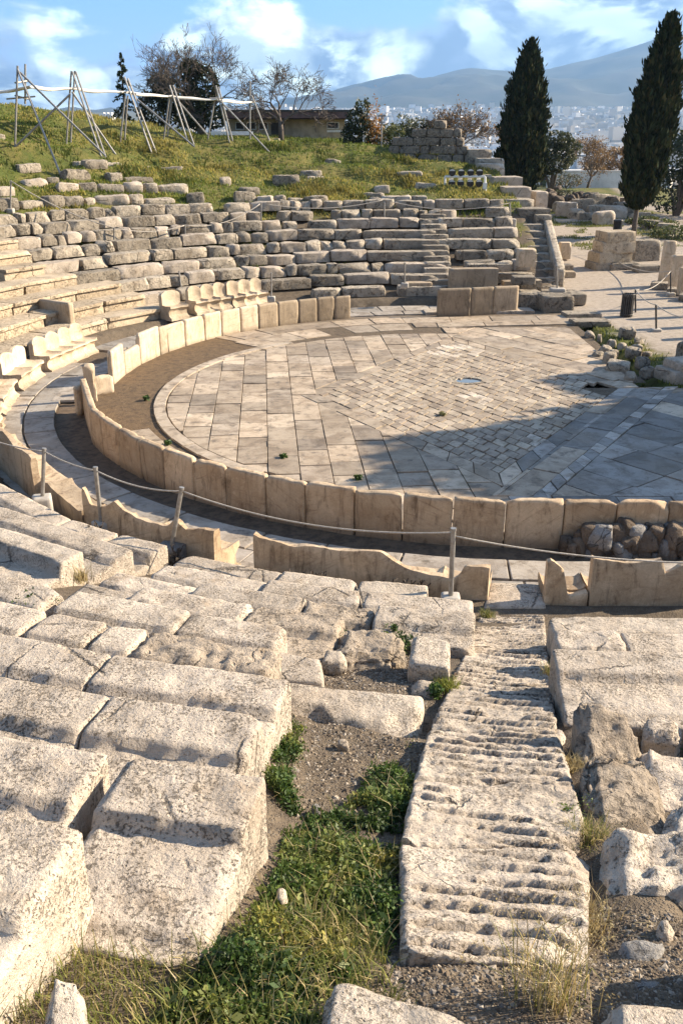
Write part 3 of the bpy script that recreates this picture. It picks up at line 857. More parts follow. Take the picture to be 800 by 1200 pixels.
for i in range(len(npx) - 1):
    w0 = ring_w(10.35, .4, npx[i]) if i > 0 else 191.5
    w1 = ring_w(10.35, .4, npx[i + 1])
    g = .05
    rs = np.random.RandomState(100 + i)
    h = .80 + rs.uniform(-.015, .015)
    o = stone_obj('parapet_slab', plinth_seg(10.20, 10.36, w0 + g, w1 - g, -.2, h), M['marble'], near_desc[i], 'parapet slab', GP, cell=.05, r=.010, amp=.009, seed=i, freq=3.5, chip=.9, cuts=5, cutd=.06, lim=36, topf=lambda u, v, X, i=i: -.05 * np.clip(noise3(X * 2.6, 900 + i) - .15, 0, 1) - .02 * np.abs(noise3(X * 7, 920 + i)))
fpx = [133, 147, 165, 188, 197, 217, 240, 260, 282, 303, 326, 350, 372, 392, 411]
def far_ro(w_): return float(np.interp(w_, [90, 108, 130, 150, 175], [10.70, 10.75, 10.45, 10.15, 9.9]))
def far_w(px):
    ws = np.linspace(70, 190, 1500)
    return float(min(ws, key=lambda q: abs(proj((*ring(far_ro(q), q), .3))[0] - px)))
far_desc = ['tall upright marble slab at the open left end of the far parapet', 'low notched slab beside the upright at the far parapet left end', 'round-cornered cream slab near the left end of the far parapet', 'narrow marble strip between two joints in the far parapet', 'cream far parapet slab in front of the rubble below the seats',
   'sunlit far parapet slab just left of the single throne', 'sunlit far parapet slab below the single throne', 'sunlit far parapet slab below the left end of the throne row', 'far parapet slab half crossed by a slanting shadow', 'far parapet slab below the right end of the throne row, first in shade',
   'shaded greyish far parapet slab right of the throne row', 'shaded greyish far parapet slab below a leaning rope post', 'shaded dull far parapet slab third from its right end', 'last greyish shaded slab at the right end of the far parapet curve']
GPF = 'marble slabs of the far parapet curve'
for i in range(len(fpx) - 1):
    w0, w1 = far_w(fpx[i]), far_w(fpx[i + 1])
    r0 = far_ro(w0); r1 = far_ro(w1)
    h = [.92, .62, .92, .86, .84, .85, .86, .84, .85, .84, .84, .83, .84, .83][i]
    a, b2 = ring(r0, w0 - .05), ring(r1, w1 + .05); c_, d_ = ring(r1 + .16, w1 + .05), ring(r0 + .16, w0 - .05)
    cs = [(*a, -.1), (*b2, -.1), (*c_, -.1), (*d_, -.1), (*a, h), (*b2, h), (*c_, h), (*d_, h)]
    stone_obj('parapet_slab', cs, M['marble_pale'] if i < 9 else M['marble_grey'], far_desc[i], 'parapet slab', GPF, cell=.07, r=.014, amp=.010, seed=40 + i, chip=1.1, cuts=4, cutd=.06)  # slabs in shade get a darker marble, the shade is in the colour
# uprights in the gap at the open left end
for k, (px, py, wd, h, rz, lab) in enumerate(((108, 470, .30, 1.0, .2, 'tall narrow marble stump standing alone in the parapet gap'), (121, 461, .62, .5, .6, 'low jagged marble fragment right of the tall stump'), (96, 484, .34, .72, 1.2, 'thin broken marble fragment left of the tall stump'))):
    c_ = at(px, py, 0)
    simple_block(c_, (wd, .16, h), rz, M['marble_pale'], 'marble_stump', lab, 'marble fragment', None, 60 + k, .06, .03, .02, chip=1.6)
# surviving slabs of the far wing
fw = [(512, 371), (551, 369.5), (577, 368), (606, 366.5)]
for i in range(3):
    a, b2 = at(*fw[i], 0), at(*fw[i + 1], 0)
    n_ = np.array([-.12, .99])
    a2, b3 = a[:2] + n_ * .22, b2[:2] + n_ * .22
    d_ = (b2 - a)[:2] * .006
    cs = [(*(a[:2] + d_), -.1), (*(b2[:2] - d_), -.1), (*(b3 - d_), -.1), (*(a2 + d_), -.1), (*(a[:2] + d_), 1.03), (*(b2[:2] - d_), 1.03), (*(b3 - d_), 1.03), (*(a2 + d_), 1.03)]
    stone_obj('parapet_slab', cs, M['marble_grey'], ['left slab of the isolated brown parapet wall on the far wing', 'middle slab of the isolated brown parapet wall on the far wing', 'right slab of the isolated brown parapet wall, with dark weed stains'][i], 'parapet slab', 'slabs of the isolated parapet wall', cell=.09, r=.02, amp=.008, seed=70 + i)
# ------------------------------------------------------------------ foreground seat rows
GS = 'worn limestone seat blocks of the near tiers'
def row_w(k, px): return ring_w(row_rho(k), row_z(k), px)

def seat_block(k, px0, px1, mat, label, seed, sb=.53, front=.42, cell=.05, amp=.010, chip=.8, drop=.068, dz=0., crater=0., zb=.5, gap=.006, tilt=0., freq=2.6, r=.018, cuts=1, sunk_only=False):
    """raised seat band towards the orchestra, sunken foot channel behind it"""
    w0, w1 = row_w(k, px0), row_w(k, px1)
    ro, z = row_rho(k), row_z(k) + dz
    p0, p1 = ring(ro, w0), ring(ro, w1)
    i0, i1 = inward(p0), inward(p1)
    t = (p1 - p0) / np.linalg.norm(p1 - p0); p0 = p0 + t * gap; p1 = p1 - t * gap
    cs = qbox(p0, p1, sb, front, z - zb, np.array([0, -tilt, -tilt, 0]) + z, (i0, i1))
    tot = sb + front
    def topf(u, v, X):
        vv = v * tot
        e = .007 * noise3(X * 5, seed)
        s_ = sstep(sb - .012, sb + .028, vv + e * 2)
        zz = -drop * (1 - s_)
        if sb > .4: zz = zz - .03 * (1 - sstep(.10, .125, vv + e))      # lower back lip of the footrest
        n_ = noise3(X * 4.3, seed + 3)
        zz = zz - .006 * np.abs(noise3(X * 2.1, seed + 31)) - .007 * noise3(X * 14, seed + 5) - .025 * np.clip(n_ - .3, 0, 1) * (1.5 if crater else 1)
        if crater:
            c1 = noise3(X * 7, seed + 8); c2 = noise3(X * 15, seed + 9)
            zz = zz - crater * (np.clip(c1 - .05, 0, 1) + .6 * np.clip(c2 - .1, 0, 1))
        return zz
    return stone_obj('seat_block', cs, mat, label, 'seat block', GS, cell=cell, r=r, amp=amp, seed=seed, topf=topf, chip=chip, freq=freq, lim=80, cuts=cuts, cutd=.07)

L, LP, LR = M['lime'], M['lime_pale'], M['lime_rough']
rows = [
 (-1, -190, 24, LP, 'huge pale block cut off by the left edge, its bright end face in full sun', dict(cell=.028, amp=.02, zb=.75, front=.50, r=.025, cuts=3)),
 (0, -120, 88, L, 'limestone seat block left of the wide black crack, cut by the left edge', dict(cell=.03, amp=.022, zb=.6)),
 (0, 107, 284, L, 'massive limestone seat block with a stepped back, nearest beside the grass strip', dict(cell=.022, amp=.014, chip=1.0, zb=.95, r=.022, sb=.66, drop=.075, cuts=1)),
 (1, -110, 91, L, 'seat block in the second tier up from the grass, at the left edge', dict(cell=.032)),
 (1, 93, 286, L, 'cracked seat block behind the massive stepped block, ending at the gravel', dict(cell=.03, zb=.8, chip=.9)),
 (2, -110, 97, L, 'long seat block at the left edge, level with the gravel patch top', dict(cell=.036)),
 (2, 99, 321, L, 'long seat block with a diagonal scar, its end standing over the gravel', dict(cell=.034, zb=.85, chip=.9)),
 (3, -80, 22, L, 'short seat block at the left edge below the weed tuft', dict(cell=.04)),
 (3, 24, 96, L, 'seat block with a chipped corner below the small weed tuft', dict(cell=.04)),
 (3, 98, 149, LP, 'short pale seat block between chipped and cratered neighbours', dict(cell=.04)),
 (3, 151, 314, LR, 'heavily cratered grey seat block riddled with holes', dict(cell=.034, crater=.07, amp=.035, chip=1.3, freq=4)),
 (4, -60, 44, L, 'seat block at the left edge just behind the weed tuft', dict(cell=.045)),
 (4, 60, 201, LP, 'smooth pale seat block in the middle of the left tiers', dict(cell=.04, amp=.016, dz=.03)),
 (4, 203, 322, L, 'rounded seat block whose right end drops to a low slab', dict(cell=.04)),
 (5, 74, 138, L, 'small sunken seat block beside dry straw tuft', dict(cell=.045, dz=-.12)),
 (5, 140, 281, L, 'eroded seat block with a hollow at its back, left of centre', dict(cell=.045, chip=1.1, amp=.035, crater=.02)),
 (5, 283, 394, LR, 'pitted seat block ending at the dark weed above the gravel pocket', dict(cell=.04, chip=1.1, amp=.035, crater=.025)),
 (6, -60, 72, LP, 'thick pale seat block with a sunlit hollow at the left edge', dict(cell=.045, dz=.06, drop=.18, chip=.9)),
 (6, 112, 216, L, 'low broken seat block right of the straw tuft', dict(cell=.05, dz=-.10, amp=.035)),
 (6, 218, 347, L, 'long rough seat block in front of the scalloped bench', dict(cell=.05, dz=-.02)),
 (6, 349, 434, LR, 'rough seat block bordering the gravel pocket, dark eroded edge', dict(cell=.04, dz=-.04, crater=.05, amp=.04, chip=1.2)),
 (6, 436, 558, L, 'seat block forming the left corner of the stairway head', dict(cell=.04, zb=.55, sb=.3)),
 (7, -60, 134, L, 'seat block with a round socket hole near its right end', dict(cell=.05, dz=.04)),
 (7, 176, 300, L, 'weathered seat block below the scalloped bench with two posts', dict(cell=.055, dz=-.05)),
 (7, 302, 420, L, 'seat block in the last tier but one before the long bench', dict(cell=.055)),
 (7, 422, 556, L, 'seat block beside the boulder at the foot of the tallest post', dict(cell=.05)),
 (8, -60, 60, L, 'lowest seat block at the left edge behind the walkway', dict(cell=.055)),
 (8, 62, 117, L, 'lowest seat block before the first post base', dict(cell=.055, dz=.02)),
 (8, 121, 178, L, 'stubby hollowed seat block close to the leaning post', dict(cell=.055, dz=.04, drop=.14)),
 (8, 200, 318, L, 'lowest seat block under the scalloped bench right end', dict(cell=.06, dz=-.04)),
 (8, 320, 412, L, 'lowest seat block under the long scalloped bench, left one', dict(cell=.06)),
 (8, 414, 500, LP, 'pale lowest seat block touching the long bench, left of the tallest post', dict(cell=.055, dz=.03)),
 # right of the stairway
 (4, 654, 900, L, 'wide seat block right of the stairway behind the leaning boulder', dict(cell=.032, zb=.6, sb=.62, gap=0)),
 (5, 652, 735, L, 'seat block with a lumpy cap at the right stairway edge', dict(cell=.035, zb=.6, amp=.03, crater=.02, dz=.03)),
 (5, 737, 900, L, 'smooth seat block in the middle tier at the right edge', dict(cell=.04, sb=.56, drop=.02)),
 (6, 646, 900, LP, 'long pale seat block in front of the right-hand bench', dict(cell=.038, zb=.6)),
]
for k_, a_, b_, nm_ in ((4, 906, 1200, 'wide seat block beyond the right edge in the tier of the leaning boulder'), (5, 906, 1150, 'seat block beyond the right edge in the middle right-hand tier'), (6, 906, 1150, 'seat block beyond the right edge nearest the right-hand bench'), (3, 900, 1250, 'seat block beyond the right edge in the tier nearest the camera')):
    rows.append((k_, a_, b_, L, nm_, dict(cell=.06)))
for i, (k, a, b2, m_, lab, kw) in enumerate(rows): seat_block(k, a, b2, m_, lab, 200 + i * 7, **kw)

# loose slabs by the gravel pocket and the stairway
def quad_stone(name, pts, h, mat, label, cat, seed, group=None, **kw):
    """top quad given as world points (order 00,10,11,01)"""
    b_ = [(p[0], p[1], p[2] - h) for p in pts]
    V, F = stone_mesh(b_ + [tuple(p) for p in pts], seed=seed, **kw); F = fix_faces(V, F, b_ + [tuple(p) for p in pts])
    c_ = np.mean(np.asarray(b_), 0)
    o = mk(name, V, F, mat, None, c_, smooth=True); return tag(o, label, cat, group)

zz = lambda x, y: float(.15 + .36 * (rho_phi(x, y)[0] - 13))        # mean plane of the tiers
def plane_at(px, py, dz=0.):
    """point where the pixel ray meets the sloping plane of the tiers raised by dz"""
    d = ray(px, py); t = np.linspace(1.0, 25, 6000)
    h = .15 + .36 * (rho_phi(d[0] * t, d[1] * t)[0] - 13) + dz
    i = int(np.argmax(CAM_H + d[2] * t < h))
    return np.array([d[0] * t[i], d[1] * t[i], h[i]])
def flat_quad(pxs, z): return [at(a, b2, z) for a, b2 in pxs]

quad_stone('stone_slab', flat_quad([(312, 852), (488, 886), (498, 812), (328, 796)], 2.10), .40, LP, 'broad flat pale slab between the gravel pocket and the weed strip', 'stone slab', 401, cell=.03, amp=.03, r=.05, chip=1.0,
  topf=lambda u, v, X: -.10 * sstep(.62, .3, v + .25 * noise3(X * 4, 5)) * (u > -1))
quad_stone('stone_slab', flat_quad([(312, 795), (380, 800), (377, 770), (320, 760)], 2.02), .32, L, 'small slab under the end of the rounded seat block', 'stone slab', 402, cell=.035, amp=.02, r=.04)
quad_stone('stone_block', flat_quad([(478, 776), (528, 783), (528, 748), (484, 742)], 1.93), .5, LP, 'upright cut block standing beside the stairway among weeds', 'stone block', 403, cell=.025, amp=.02, r=.035, chip=.9)
quad_stone('eroded_boulder', flat_quad([(388, 772), (470, 770), (478, 738), (396, 733)], 1.72), .45, LR, 'dark craggy boulder at the back of the gravel pocket', 'boulder', 404, cell=.03, amp=.07, r=.1, chip=1, freq=4)
quad_stone('stone', flat_quad([(374, 776), (407, 774), (405, 760), (380, 758)], 1.80), .2, LP, 'pale stone lying left in the gravel pocket', 'stone', 405, cell=.03, amp=.03, r=.06, freq=5)
quad_stone('stone_slab', flat_quad([(478, 812), (513, 814), (515, 796), (484, 794)], 1.82), .3, L, 'small brown stone wedged beside the stairway below the cut block', 'stone', 406, cell=.03, amp=.03, r=.05, freq=5)
quad_stone('stone', flat_quad([(481, 716), (497, 717), (497, 702), (484, 700)], .72), .25, M['rock_grey'], 'round grey cobble at the bench foot right of the tallest post', 'stone', 407, cell=.04, amp=.04, r=.1, freq=5).location += Vector((.62, .15, -.1))

# eroded boulders flanking the stairway on the right
def boulder(name, pxq, z, h, mat, label, seed, tilt=(0, 0, 0, 0), cell=.026, amp=.06, r=.10, freq=3.2, cat='boulder', chip=.8, crater=.05):
    q = [at(a, b2, z + t) for (a, b2), t in zip(pxq, tilt)]
    def tf(u, v, X):
        return -crater * (np.clip(noise3(X * 6, seed), 0, 1) + .7 * np.clip(noise3(X * 13, seed + 1), 0, 1))
    return quad_stone(name, q, h, mat, label, cat, seed, cell=cell, amp=amp, r=r, freq=freq, chip=chip, topf=tf, lim=56)
boulder('boulder', [(682, 900), (756, 900), (748, 838), (672, 806)], 2.50, .9, LR, 'leaning boulder with a dark lichen face at the right stairway edge', 501, (-.15, -.28, 0, .12))
boulder('boulder', [(692, 990), (790, 990), (770, 885), (680, 872)], 2.72, .9, LR, 'grey-brown eroded boulder between the leaning boulder and the pockmarked one', 502, (0, -.12, -.05, 0))
boulder('boulder', [(706, 1062), (880, 1065), (855, 955), (702, 958)], 3.02, .8, LP, 'pockmarked white boulder with round holes at the right edge', 503, (0, .1, .08, .02), crater=.07)
boulder('boulder', [(742, 945), (850, 960), (835, 885), (745, 866)], 2.30, .6, L, 'low sunlit rock half in shade under the right-hand weeds', 504, (0, 0, 0, 0), crater=.02)
boulder('stone_slab', [(735, 1148), (775, 1144), (782, 1100), (724, 1092)], 3.22, .2, M['rock_grey'], 'bluish split stone in shade at the lower right', 505, (-.03, 0, .02, .02), cell=.03, amp=.02, r=.03, cat='stone', crater=0)
boulder('stone', [(768, 1092), (792, 1094), (790, 1070), (770, 1068)], 3.24, .2, L, 'small round stone under the pockmarked boulder', 506, cell=.03, amp=.02, r=.05, cat='stone', crater=0)
boulder('stone', [(728, 1172), (788, 1178), (790, 1146), (738, 1140)], 3.30, .22, M['rock_grey'], 'angular brown-grey stone behind the white corner boulder', 507, (.03, 0, 0, .02), cell=.03, amp=.035, r=.04, cat='stone', crater=0)
boulder('boulder', [(700, 1275), (920, 1280), (850, 1166), (712, 1160)], 3.72, .5, M['lime_pale'], 'smooth white boulder in the lower right corner', 508, (0, 0, 0, 0), cell=.026, amp=.03, r=.07, crater=0)
boulder('boulder', [(350, 1300), (580, 1300), (556, 1186), (388, 1130)], 3.70, .5, M['lime_pale'], 'rounded pale rock at the bottom edge in the grass', 509, (0, 0, -.02, .0), cell=.026, amp=.025, r=.06, crater=.02)
boulder('stone', [(36, 1250), (116, 1250), (96, 1142), (60, 1132)], 3.82, .5, M['lime_pale'], 'pointed pale stone poking out of the grass at lower left', 510, (-.1, -.1, .0, .04), cell=.024, amp=.03, r=.04, crater=0, cat='stone')
boulder('stone', [(322, 1055), (338, 1056), (336, 1035), (322, 1036)], 3.25, .2, LP, 'fist-sized stone at the foot of the massive stepped block', 511, cell=.02, amp=.015, r=.04, cat='stone', crater=0)
boulder('stone', [(362, 950), (378, 950), (376, 938), (364, 938)], 2.75, .15, M['rock_grey'], 'brown stone on the edge of the weed strip', 512, cell=.02, amp=.015, r=.04, cat='stone', crater=0)
boulder('stone', [(394, 872), (410, 873), (408, 864), (396, 863)], 2.25, .12, LP, 'white chip of stone on the gravel below the flat slab', 513, cell=.02, amp=.012, r=.03, cat='stone', crater=0)
boulder('stone', [(300, 1118), (322, 1120), (322, 1085), (304, 1084)], 3.35, .22, L, 'reddish brown stone at the right foot of the massive block', 514, cell=.02, amp=.02, r=.04, cat='stone', crater=0)

boulder('boulder', [(700, 1112), (770, 1115), (772, 1050), (704, 1046)], 2.98, .6, LR, 'dark weathered rock under the pockmarked boulder beside the stairway', 515, (-.25, -.2, -.02, 0), crater=.05)
boulder('boulder', [(776, 1010), (900, 1012), (890, 930), (782, 930)], 2.72, .6, L, 'flat-topped rock at the right edge behind the pockmarked boulder', 516, (0, 0, 0, 0), crater=.02)
for i, (q, z, h, m_, lab, c_) in enumerate((([(690, 1180), (716, 1182), (714, 1150), (692, 1148)], 3.24, .2, LR, 'small dark rock at the grass edge in the lower right', 0.02), ([(640, 868), (664, 872), (662, 850), (644, 848)], 2.12, .2, L, 'small rock wedged between the stairway and the leaning boulder', .02),
   ([(782, 1118), (830, 1120), (826, 1082), (786, 1080)], 3.16, .3, LR, 'rough dark rock at the right edge below the pockmarked boulder', .04), ([(668, 1130), (690, 1132), (688, 1112), (670, 1110)], 3.18, .18, M['rock_grey'], 'grey stone at the broken lower corner of the stairway', .01), ([(575, 1180), (602, 1184), (600, 1160), (578, 1158)], 3.32, .15, M['rock_grey'], 'flat grey stone on the gravel below the stairway', .01),
   ([(752, 860), (800, 866), (796, 838), (756, 834)], 2.20, .3, L, 'rounded rock in the weeds behind the eroded boulders', .03))):
    boulder('stone', q, z, h, m_, lab, 530 + i, cell=.024, amp=.03, r=.05, cat='stone', crater=c_)
# unseen block, added out of frame so its shadow falls over the lower gravel
simple_block((2.05, 2.42, 3.0), (.8, .9, .95), .2, LP, 'unseen_block', 'unseen limestone block just beyond the right edge, below the pockmarked boulder', 'stone block', None, 517, .06, .04, .03)

# ------------------------------------------------------------------ grooved stairway
SDIR = np.array([.203, .979]); SN = np.array([.979, -.203])
def stair_w(y):                                         # left and right pixel edges
    return np.interp(y, [700, 720, 760, 800, 850, 900, 985, 1060, 1115], [572, 562, 545, 527, 503, 487, 468, 456, 470]), np.interp(y, [700, 720, 780, 850, 900, 985, 1060, 1115], [636, 637, 643, 652, 668, 692, 694, 690])
bounds = [698, 728, 762, 800, 852, 912, 985, 1118]
st_lab = ['top slab of the stairway below the gangway', 'second slab of the grooved stairway, between two seat block ends', 'third slab of the grooved stairway beside the cut block', 'grooved slab level with the flat pale slab', 'grooved slab left of the leaning boulder',
          'grooved slab next to the yellow-green weed tuft', 'nearest and largest grooved slab, broken at its lower edge above the gravel']
def stair_slab(i):
    y0, y1 = bounds[i] + 1, bounds[i + 1]
    l0, r0 = stair_w(y0); l1, r1 = stair_w(y1)
    q = [plane_at(l1, y1), plane_at(r1, y1), plane_at(r0, y0), plane_at(l0, y0)]
    b_ = [(p[0], p[1], p[2] - .4) for p in q]
    cs = b_ + [tuple(p) for p in q]
    sd = 600 + i
    def groove(X):
        s_ = X[:, 0] * SDIR[0] + X[:, 1] * SDIR[1]
        X0 = X * np.array([1, 1, 0])
        wob = .035 * noise3(X0 * 1.3, 3) + .014 * noise3(X0 * 5, 4) + .006 * noise3(X0 * 16, 6)
        t = (s_ + wob) / .16; fr = t - np.floor(t)
        lv = .65 + .5 * noise3(np.stack([np.floor(t) * 3.7, X[:, 0] * 1.5, s_ * 0], -1), 5)      # every ridge is worn differently
        on = sstep(-.65, -.25, noise3(X0 * 2.2, 8)) * np.clip(lv, .2, 1.1)
        return sstep(.72, .9, fr) * (1 - sstep(.985, 1.0, fr)) * on, fr, on
    def tf(u, v, X):
        g_, fr, on = groove(X)
        side = sstep(.02, .10, u) * sstep(1.0, .93, u) if i > 3 else 1
        saw = .046 * on * (sstep(0, .10, fr) * (1 - fr) ** .8)     # steep lip facing uphill, tread falling to the orchestra
        return -.016 * g_ * side + (saw - .015) * side - .022 * np.exp(-((u - .45) / .28) ** 2) - .03 * np.clip(noise3(X * 5, sd), .2, 1) - .006 * noise3(X * 12, sd + 2) - .009 * noise3(X * 28, sd + 3)
    V, F = stone_mesh(cs, cell=.0135 if i > 3 else .022, r=.02, amp=.014, seed=sd, topf=tf, freq=5, lim=120, chip=1.0, cuts=4, cutd=.10); F = fix_faces(V, F, cs)
    g_, _, _ = groove(V); dirt_shade = g_ * (.55 + .45 * noise3(V * 6, 19))  # groove shade put into the colour together with settled soil
    c_ = np.mean(np.asarray(b_), 0)
    o = mk('stair_slab', V, F, M['stair'], None, c_, smooth=True, cols=np.stack([1 - np.clip(dirt_shade, 0, 1)] * 3, -1))
    tag(o, st_lab[i], 'stair slab', 'slabs of the near stairway')
for i in range(len(bounds) - 1): stair_slab(i)
# landing between the benches
quad_stone('stone_slab', flat_quad([(566, 712), (640, 712), (632, 684), (574, 682)], .30), .3, L, 'level landing slab at the head of the stairway between two benches', 'stone slab', 620, cell=.05, amp=.012, r=.02)

# ------------------------------------------------------------------ marble benches (proedria)
def bench(p0, p1, nseat, label, mat, seed, h_back=.95, z0=0., back_t=.16, depth=.62, profile=None, inw=None, arm=True, seatback=(0., 1.), group='carved marble benches ringing the gangway', foot=.30):
    """p0->p1 is the foot of the back, the seats face 'inw' (towards the orchestra)"""
    p0 = np.asarray(p0[:2], float); p1 = np.asarray(p1[:2], float)
    ln = np.linalg.norm(p1 - p0); ex = (p1 - p0) / ln
    ey = np.array([-ex[1], ex[0]])
    if inw is not None and ey @ inw < 0: ey = -ey
    t = empty('marble_bench', (*((p0 + p1) / 2), z0), label, 'marble bench', group)
    off = Matrix.Translation((-t.location.x, -t.location.y, -t.location.z))
    def P(u, v, z): q = p0 + ex * u + ey * v; return (q[0], q[1], z0 + z)
    # backrest with its eroded, scalloped upper edge
    u0, u1 = seatback[0] * ln, seatback[1] * ln
    n = max(8, int((u1 - u0) / .045)); us = np.linspace(u0, u1, n + 1)
    prof = np.array([profile(u / ln) for u in us]) if profile else np.array([h_back - .10 * abs(math.sin(math.pi * nseat * u / ln)) ** 1.5 for u in us])
    prof = prof + .014 * fbm(np.stack([us * 9, us * 0 + seed, us * 0], -1), 3, seed) + .02 * np.abs(fbm(np.stack([us * 3.3, us * 0 + seed, us * 0], -1), 3, seed + 2))
    V = []; F = []
    zl = np.array([-.05, .12, .25, .36, .46, .58, .70, .82, .92, 1.0])
    J = len(zl)
    hollow = lambda u: abs(math.sin(math.pi * nseat * u / ln)) ** .8
    for side in (0, 1):
        for i, u in enumerate(us):
            for j, f in enumerate(zl):
                z = f * prof[i] if f > 0 else f
                v = 0.012 * math.sin(7 * u + 3 * z + seed) * (side == 0) if side == 0 else back_t - .07 * hollow(u) * sstep(.40, .55, z) * (1 if z > .3 else 0)
                if f == 1.0: v += .02 if side == 0 else -.02
                V.append(P(u, float(v), z))
    N_ = (n + 1) * J
    for i in range(n):
        for j in range(J - 1):
            a = i * J + j; F.append((a, a + J, a + J + 1, a + 1)); a += N_; F.append((a, a + 1, a + J + 1, a + J))
        a = i * J + J - 1; F.append((a, a + J, a + J + N_, a + N_))
    for j in range(J - 1):
        F.append((j, j + 1, j + 1 + N_, j + N_)); a = n * J + j; F.append((a, a + N_, a + N_ + 1, a + 1))
    o = mk('backrest', V, F, mat, t, None, True); o.matrix_parent_inverse = off
    md = o.modifiers.new('split', 'EDGE_SPLIT'); md.split_angle = R(40)
    # seats, each with concave moulded front and thin arm ridge
    sw = ln / nseat
    for s_ in range(nseat):
        V = []; F = []; m = 10
        prof2 = [(back_t - .01, -.05), (back_t - .01, .43), (depth * .55, .415), (depth - .06, .43), (depth, .42), (depth + .01, .385), (depth - .05, .35), (depth - .11, .26), (depth - .10, .14), (depth - .04, .08), (depth + .02, .05), (depth + .03, -.05)]
        K = len(prof2)
        for i in range(m + 1):
            u = s_ * sw + .004 + (sw - .008) * i / m; e = abs(i / m - .5) * 2
            ridge = .05 * sstep(.78, 1.0, e) if arm else 0
            cz = .028 * (1 - e ** 2)
            for k, (v, z) in enumerate(prof2):
                dz = float(ridge - (cz if k == 2 else 0)) if 0 < k < 5 else 0
                dv = -.05 * (1 - e ** 2) if k >= 3 else 0
                V.append(P(u, v + float(dv), z + dz + .006 * math.sin(13 * u + seed + k)))
        for i in range(m):
            for k in range(K - 1): a = i * K + k; F.append((a, a + K, a + K + 1, a + 1))
        # closed ends
        nb = len(V)
        for i in (0, m):
            V.append(P(s_ * sw + (sw if i else 0), back_t - .01, -.05))
            c_ = nb + (1 if i else 0)
            for k in range(K - 1): a = i * K + k; F.append((c_, a, a + 1) if i else (c_, a + 1, a))
        o = mk('seat', V, F, mat, t, None, True); o.matrix_parent_inverse = off
        md = o.modifiers.new('split', 'EDGE_SPLIT'); md.split_angle = R(38)
    return t

def pf(xs, ys): return lambda u: float(np.interp(u, xs, ys))
MB_, MP = M['marble'], M['marble_pale']
BR = 13.0
def br_pt(px, z=.28, ro=12.98): w_ = ring_w(ro, z, px); return ring(ro, w_)
cen_ = np.array([OX, OY])
b = br_pt
def near_bench(px0, px1, n, label, seed, prof, **kw):
    p0, p1 = br_pt(px0), br_pt(px1)
    return bench(p0, p1, n, label, MB_, seed, profile=prof, inw=inward((p0 + p1) / 2), **kw)
near_bench(-45, 88, 4, 'marble bench at the left edge with a broken-off seat back, seen from behind', 1, pf([0, .2, .3, .45, .55, .68, .70], [.96, .98, .86, .97, .84, .93, .88]), seatback=(0, .70))
near_bench(94, 252, 4, 'scalloped marble bench seen from behind with two leaning posts before it', 2, pf([0, .06, .10, .22, .30, .36, .45, .55, .68, .73, .80, .90, 1], [.98, 1.0, .72, .76, .92, .80, .72, .70, .72, .86, .74, .84, .86]), seatback=(.05, 1))
near_bench(298, 571, 5, 'long scalloped marble bench seen from behind with a deep bite in its top', 3, pf([0, .08, .18, .26, .38, .50, .555, .60, .66, .76, .86, .88, .90, 1], [.92, .84, .80, .84, .80, .86, .86, .74, .64, .58, .56, .62, .78, .80]))
near_bench(690, 845, 3, 'pale marble bench back with a concave top at the right edge', 4, pf([0, .16, .27, .40, .52, .53, .66, .85, 1], [.98, .92, .91, .94, .98, .72, .86, .98, 1.0]))
near_bench(637, 688, 1, 'broken marble bench end left of the concave bench back', 5, pf([0, .1, .38, .52, .55, .8, 1], [.90, .94, .80, .46, .36, .4, .44]))

# thrones on the far side of the gangway, seen from the front
def bench_px(q0, q1, n, label, seed, z0=0., mat=None, inw=None, **kw):
    p0, p1 = at(*q0, z0), at(*q1, z0)
    mid = (p0 + p1)[:2] / 2
    return bench(p0, p1, n, label, mat or MP, seed, z0=z0, inw=inward(mid) if inw is None else inw, **kw)
sc_ = lambda n, h=.95: (lambda u: h - .13 * (1 - abs(math.sin(math.pi * n * u)) ** .6))
def left_bench(w0, w1, n, label, seed, ro=12.85, prof=None):
    p0, p1 = ring(ro, w0), ring(ro, w1)
    return bench(p0, p1, n, label, MP, seed, inw=inward((p0 + p1) / 2), profile=prof or sc_(n), depth=.66)
left_bench(159, 171.5, 4, 'bright marble bench of four thrones facing the parapet gap', 11)
left_bench(174, 182, 2, 'marble bench of two thrones with a broken armrest, left of the gangway', 12)
left_bench(184.2, 193, 3, 'marble bench at the left edge below the two-throne bench', 13)
left_bench(194.5, 203, 3, 'marble bench at the left edge showing moulded seat fronts', 14)
far_t = [((188, 373), (209, 369), 1, 'single marble throne standing apart above the far parapet'), ((219, 366), (262, 359), 3, 'row of three marble thrones above the far parapet'), ((264, 359), (304, 353), 3, 'second row of three thrones ending at a leaning rope post')]
for i, (q0, q1, n, lab) in enumerate(far_t):
    bench_px(q0, q1, n, lab, 21 + i, z0=.30, profile=sc_(n, .95), depth=.6)

# plain marble panels standing at the left, beyond the benches
for i, (q0, q1, h_, lab) in enumerate((((32, 384), (84, 393), 1.05, 'large flat marble panel standing before the cream seat slabs'), ((-12, 386), (28, 382), .95, 'marble panel at the left edge beside the large flat panel'))):
    zp = .30; a, b2 = at(*q0, zp), at(*q1, zp); n_ = np.array([-(b2 - a)[1], (b2 - a)[0]]); n_ = n_ / np.linalg.norm(n_) * .22
    cs = [(*a[:2], zp - .2), (*b2[:2], zp - .2), (*(b2[:2] + n_), zp - .2), (*(a[:2] + n_), zp - .2)]; cs += [(p[0], p[1], zp + h_) for p in cs]
    stone_obj('marble_screen', cs, M['marble_pale'], lab, 'marble panel', None, cell=.08, r=.012, amp=.01, seed=330 + i, cuts=2, cutd=.05)

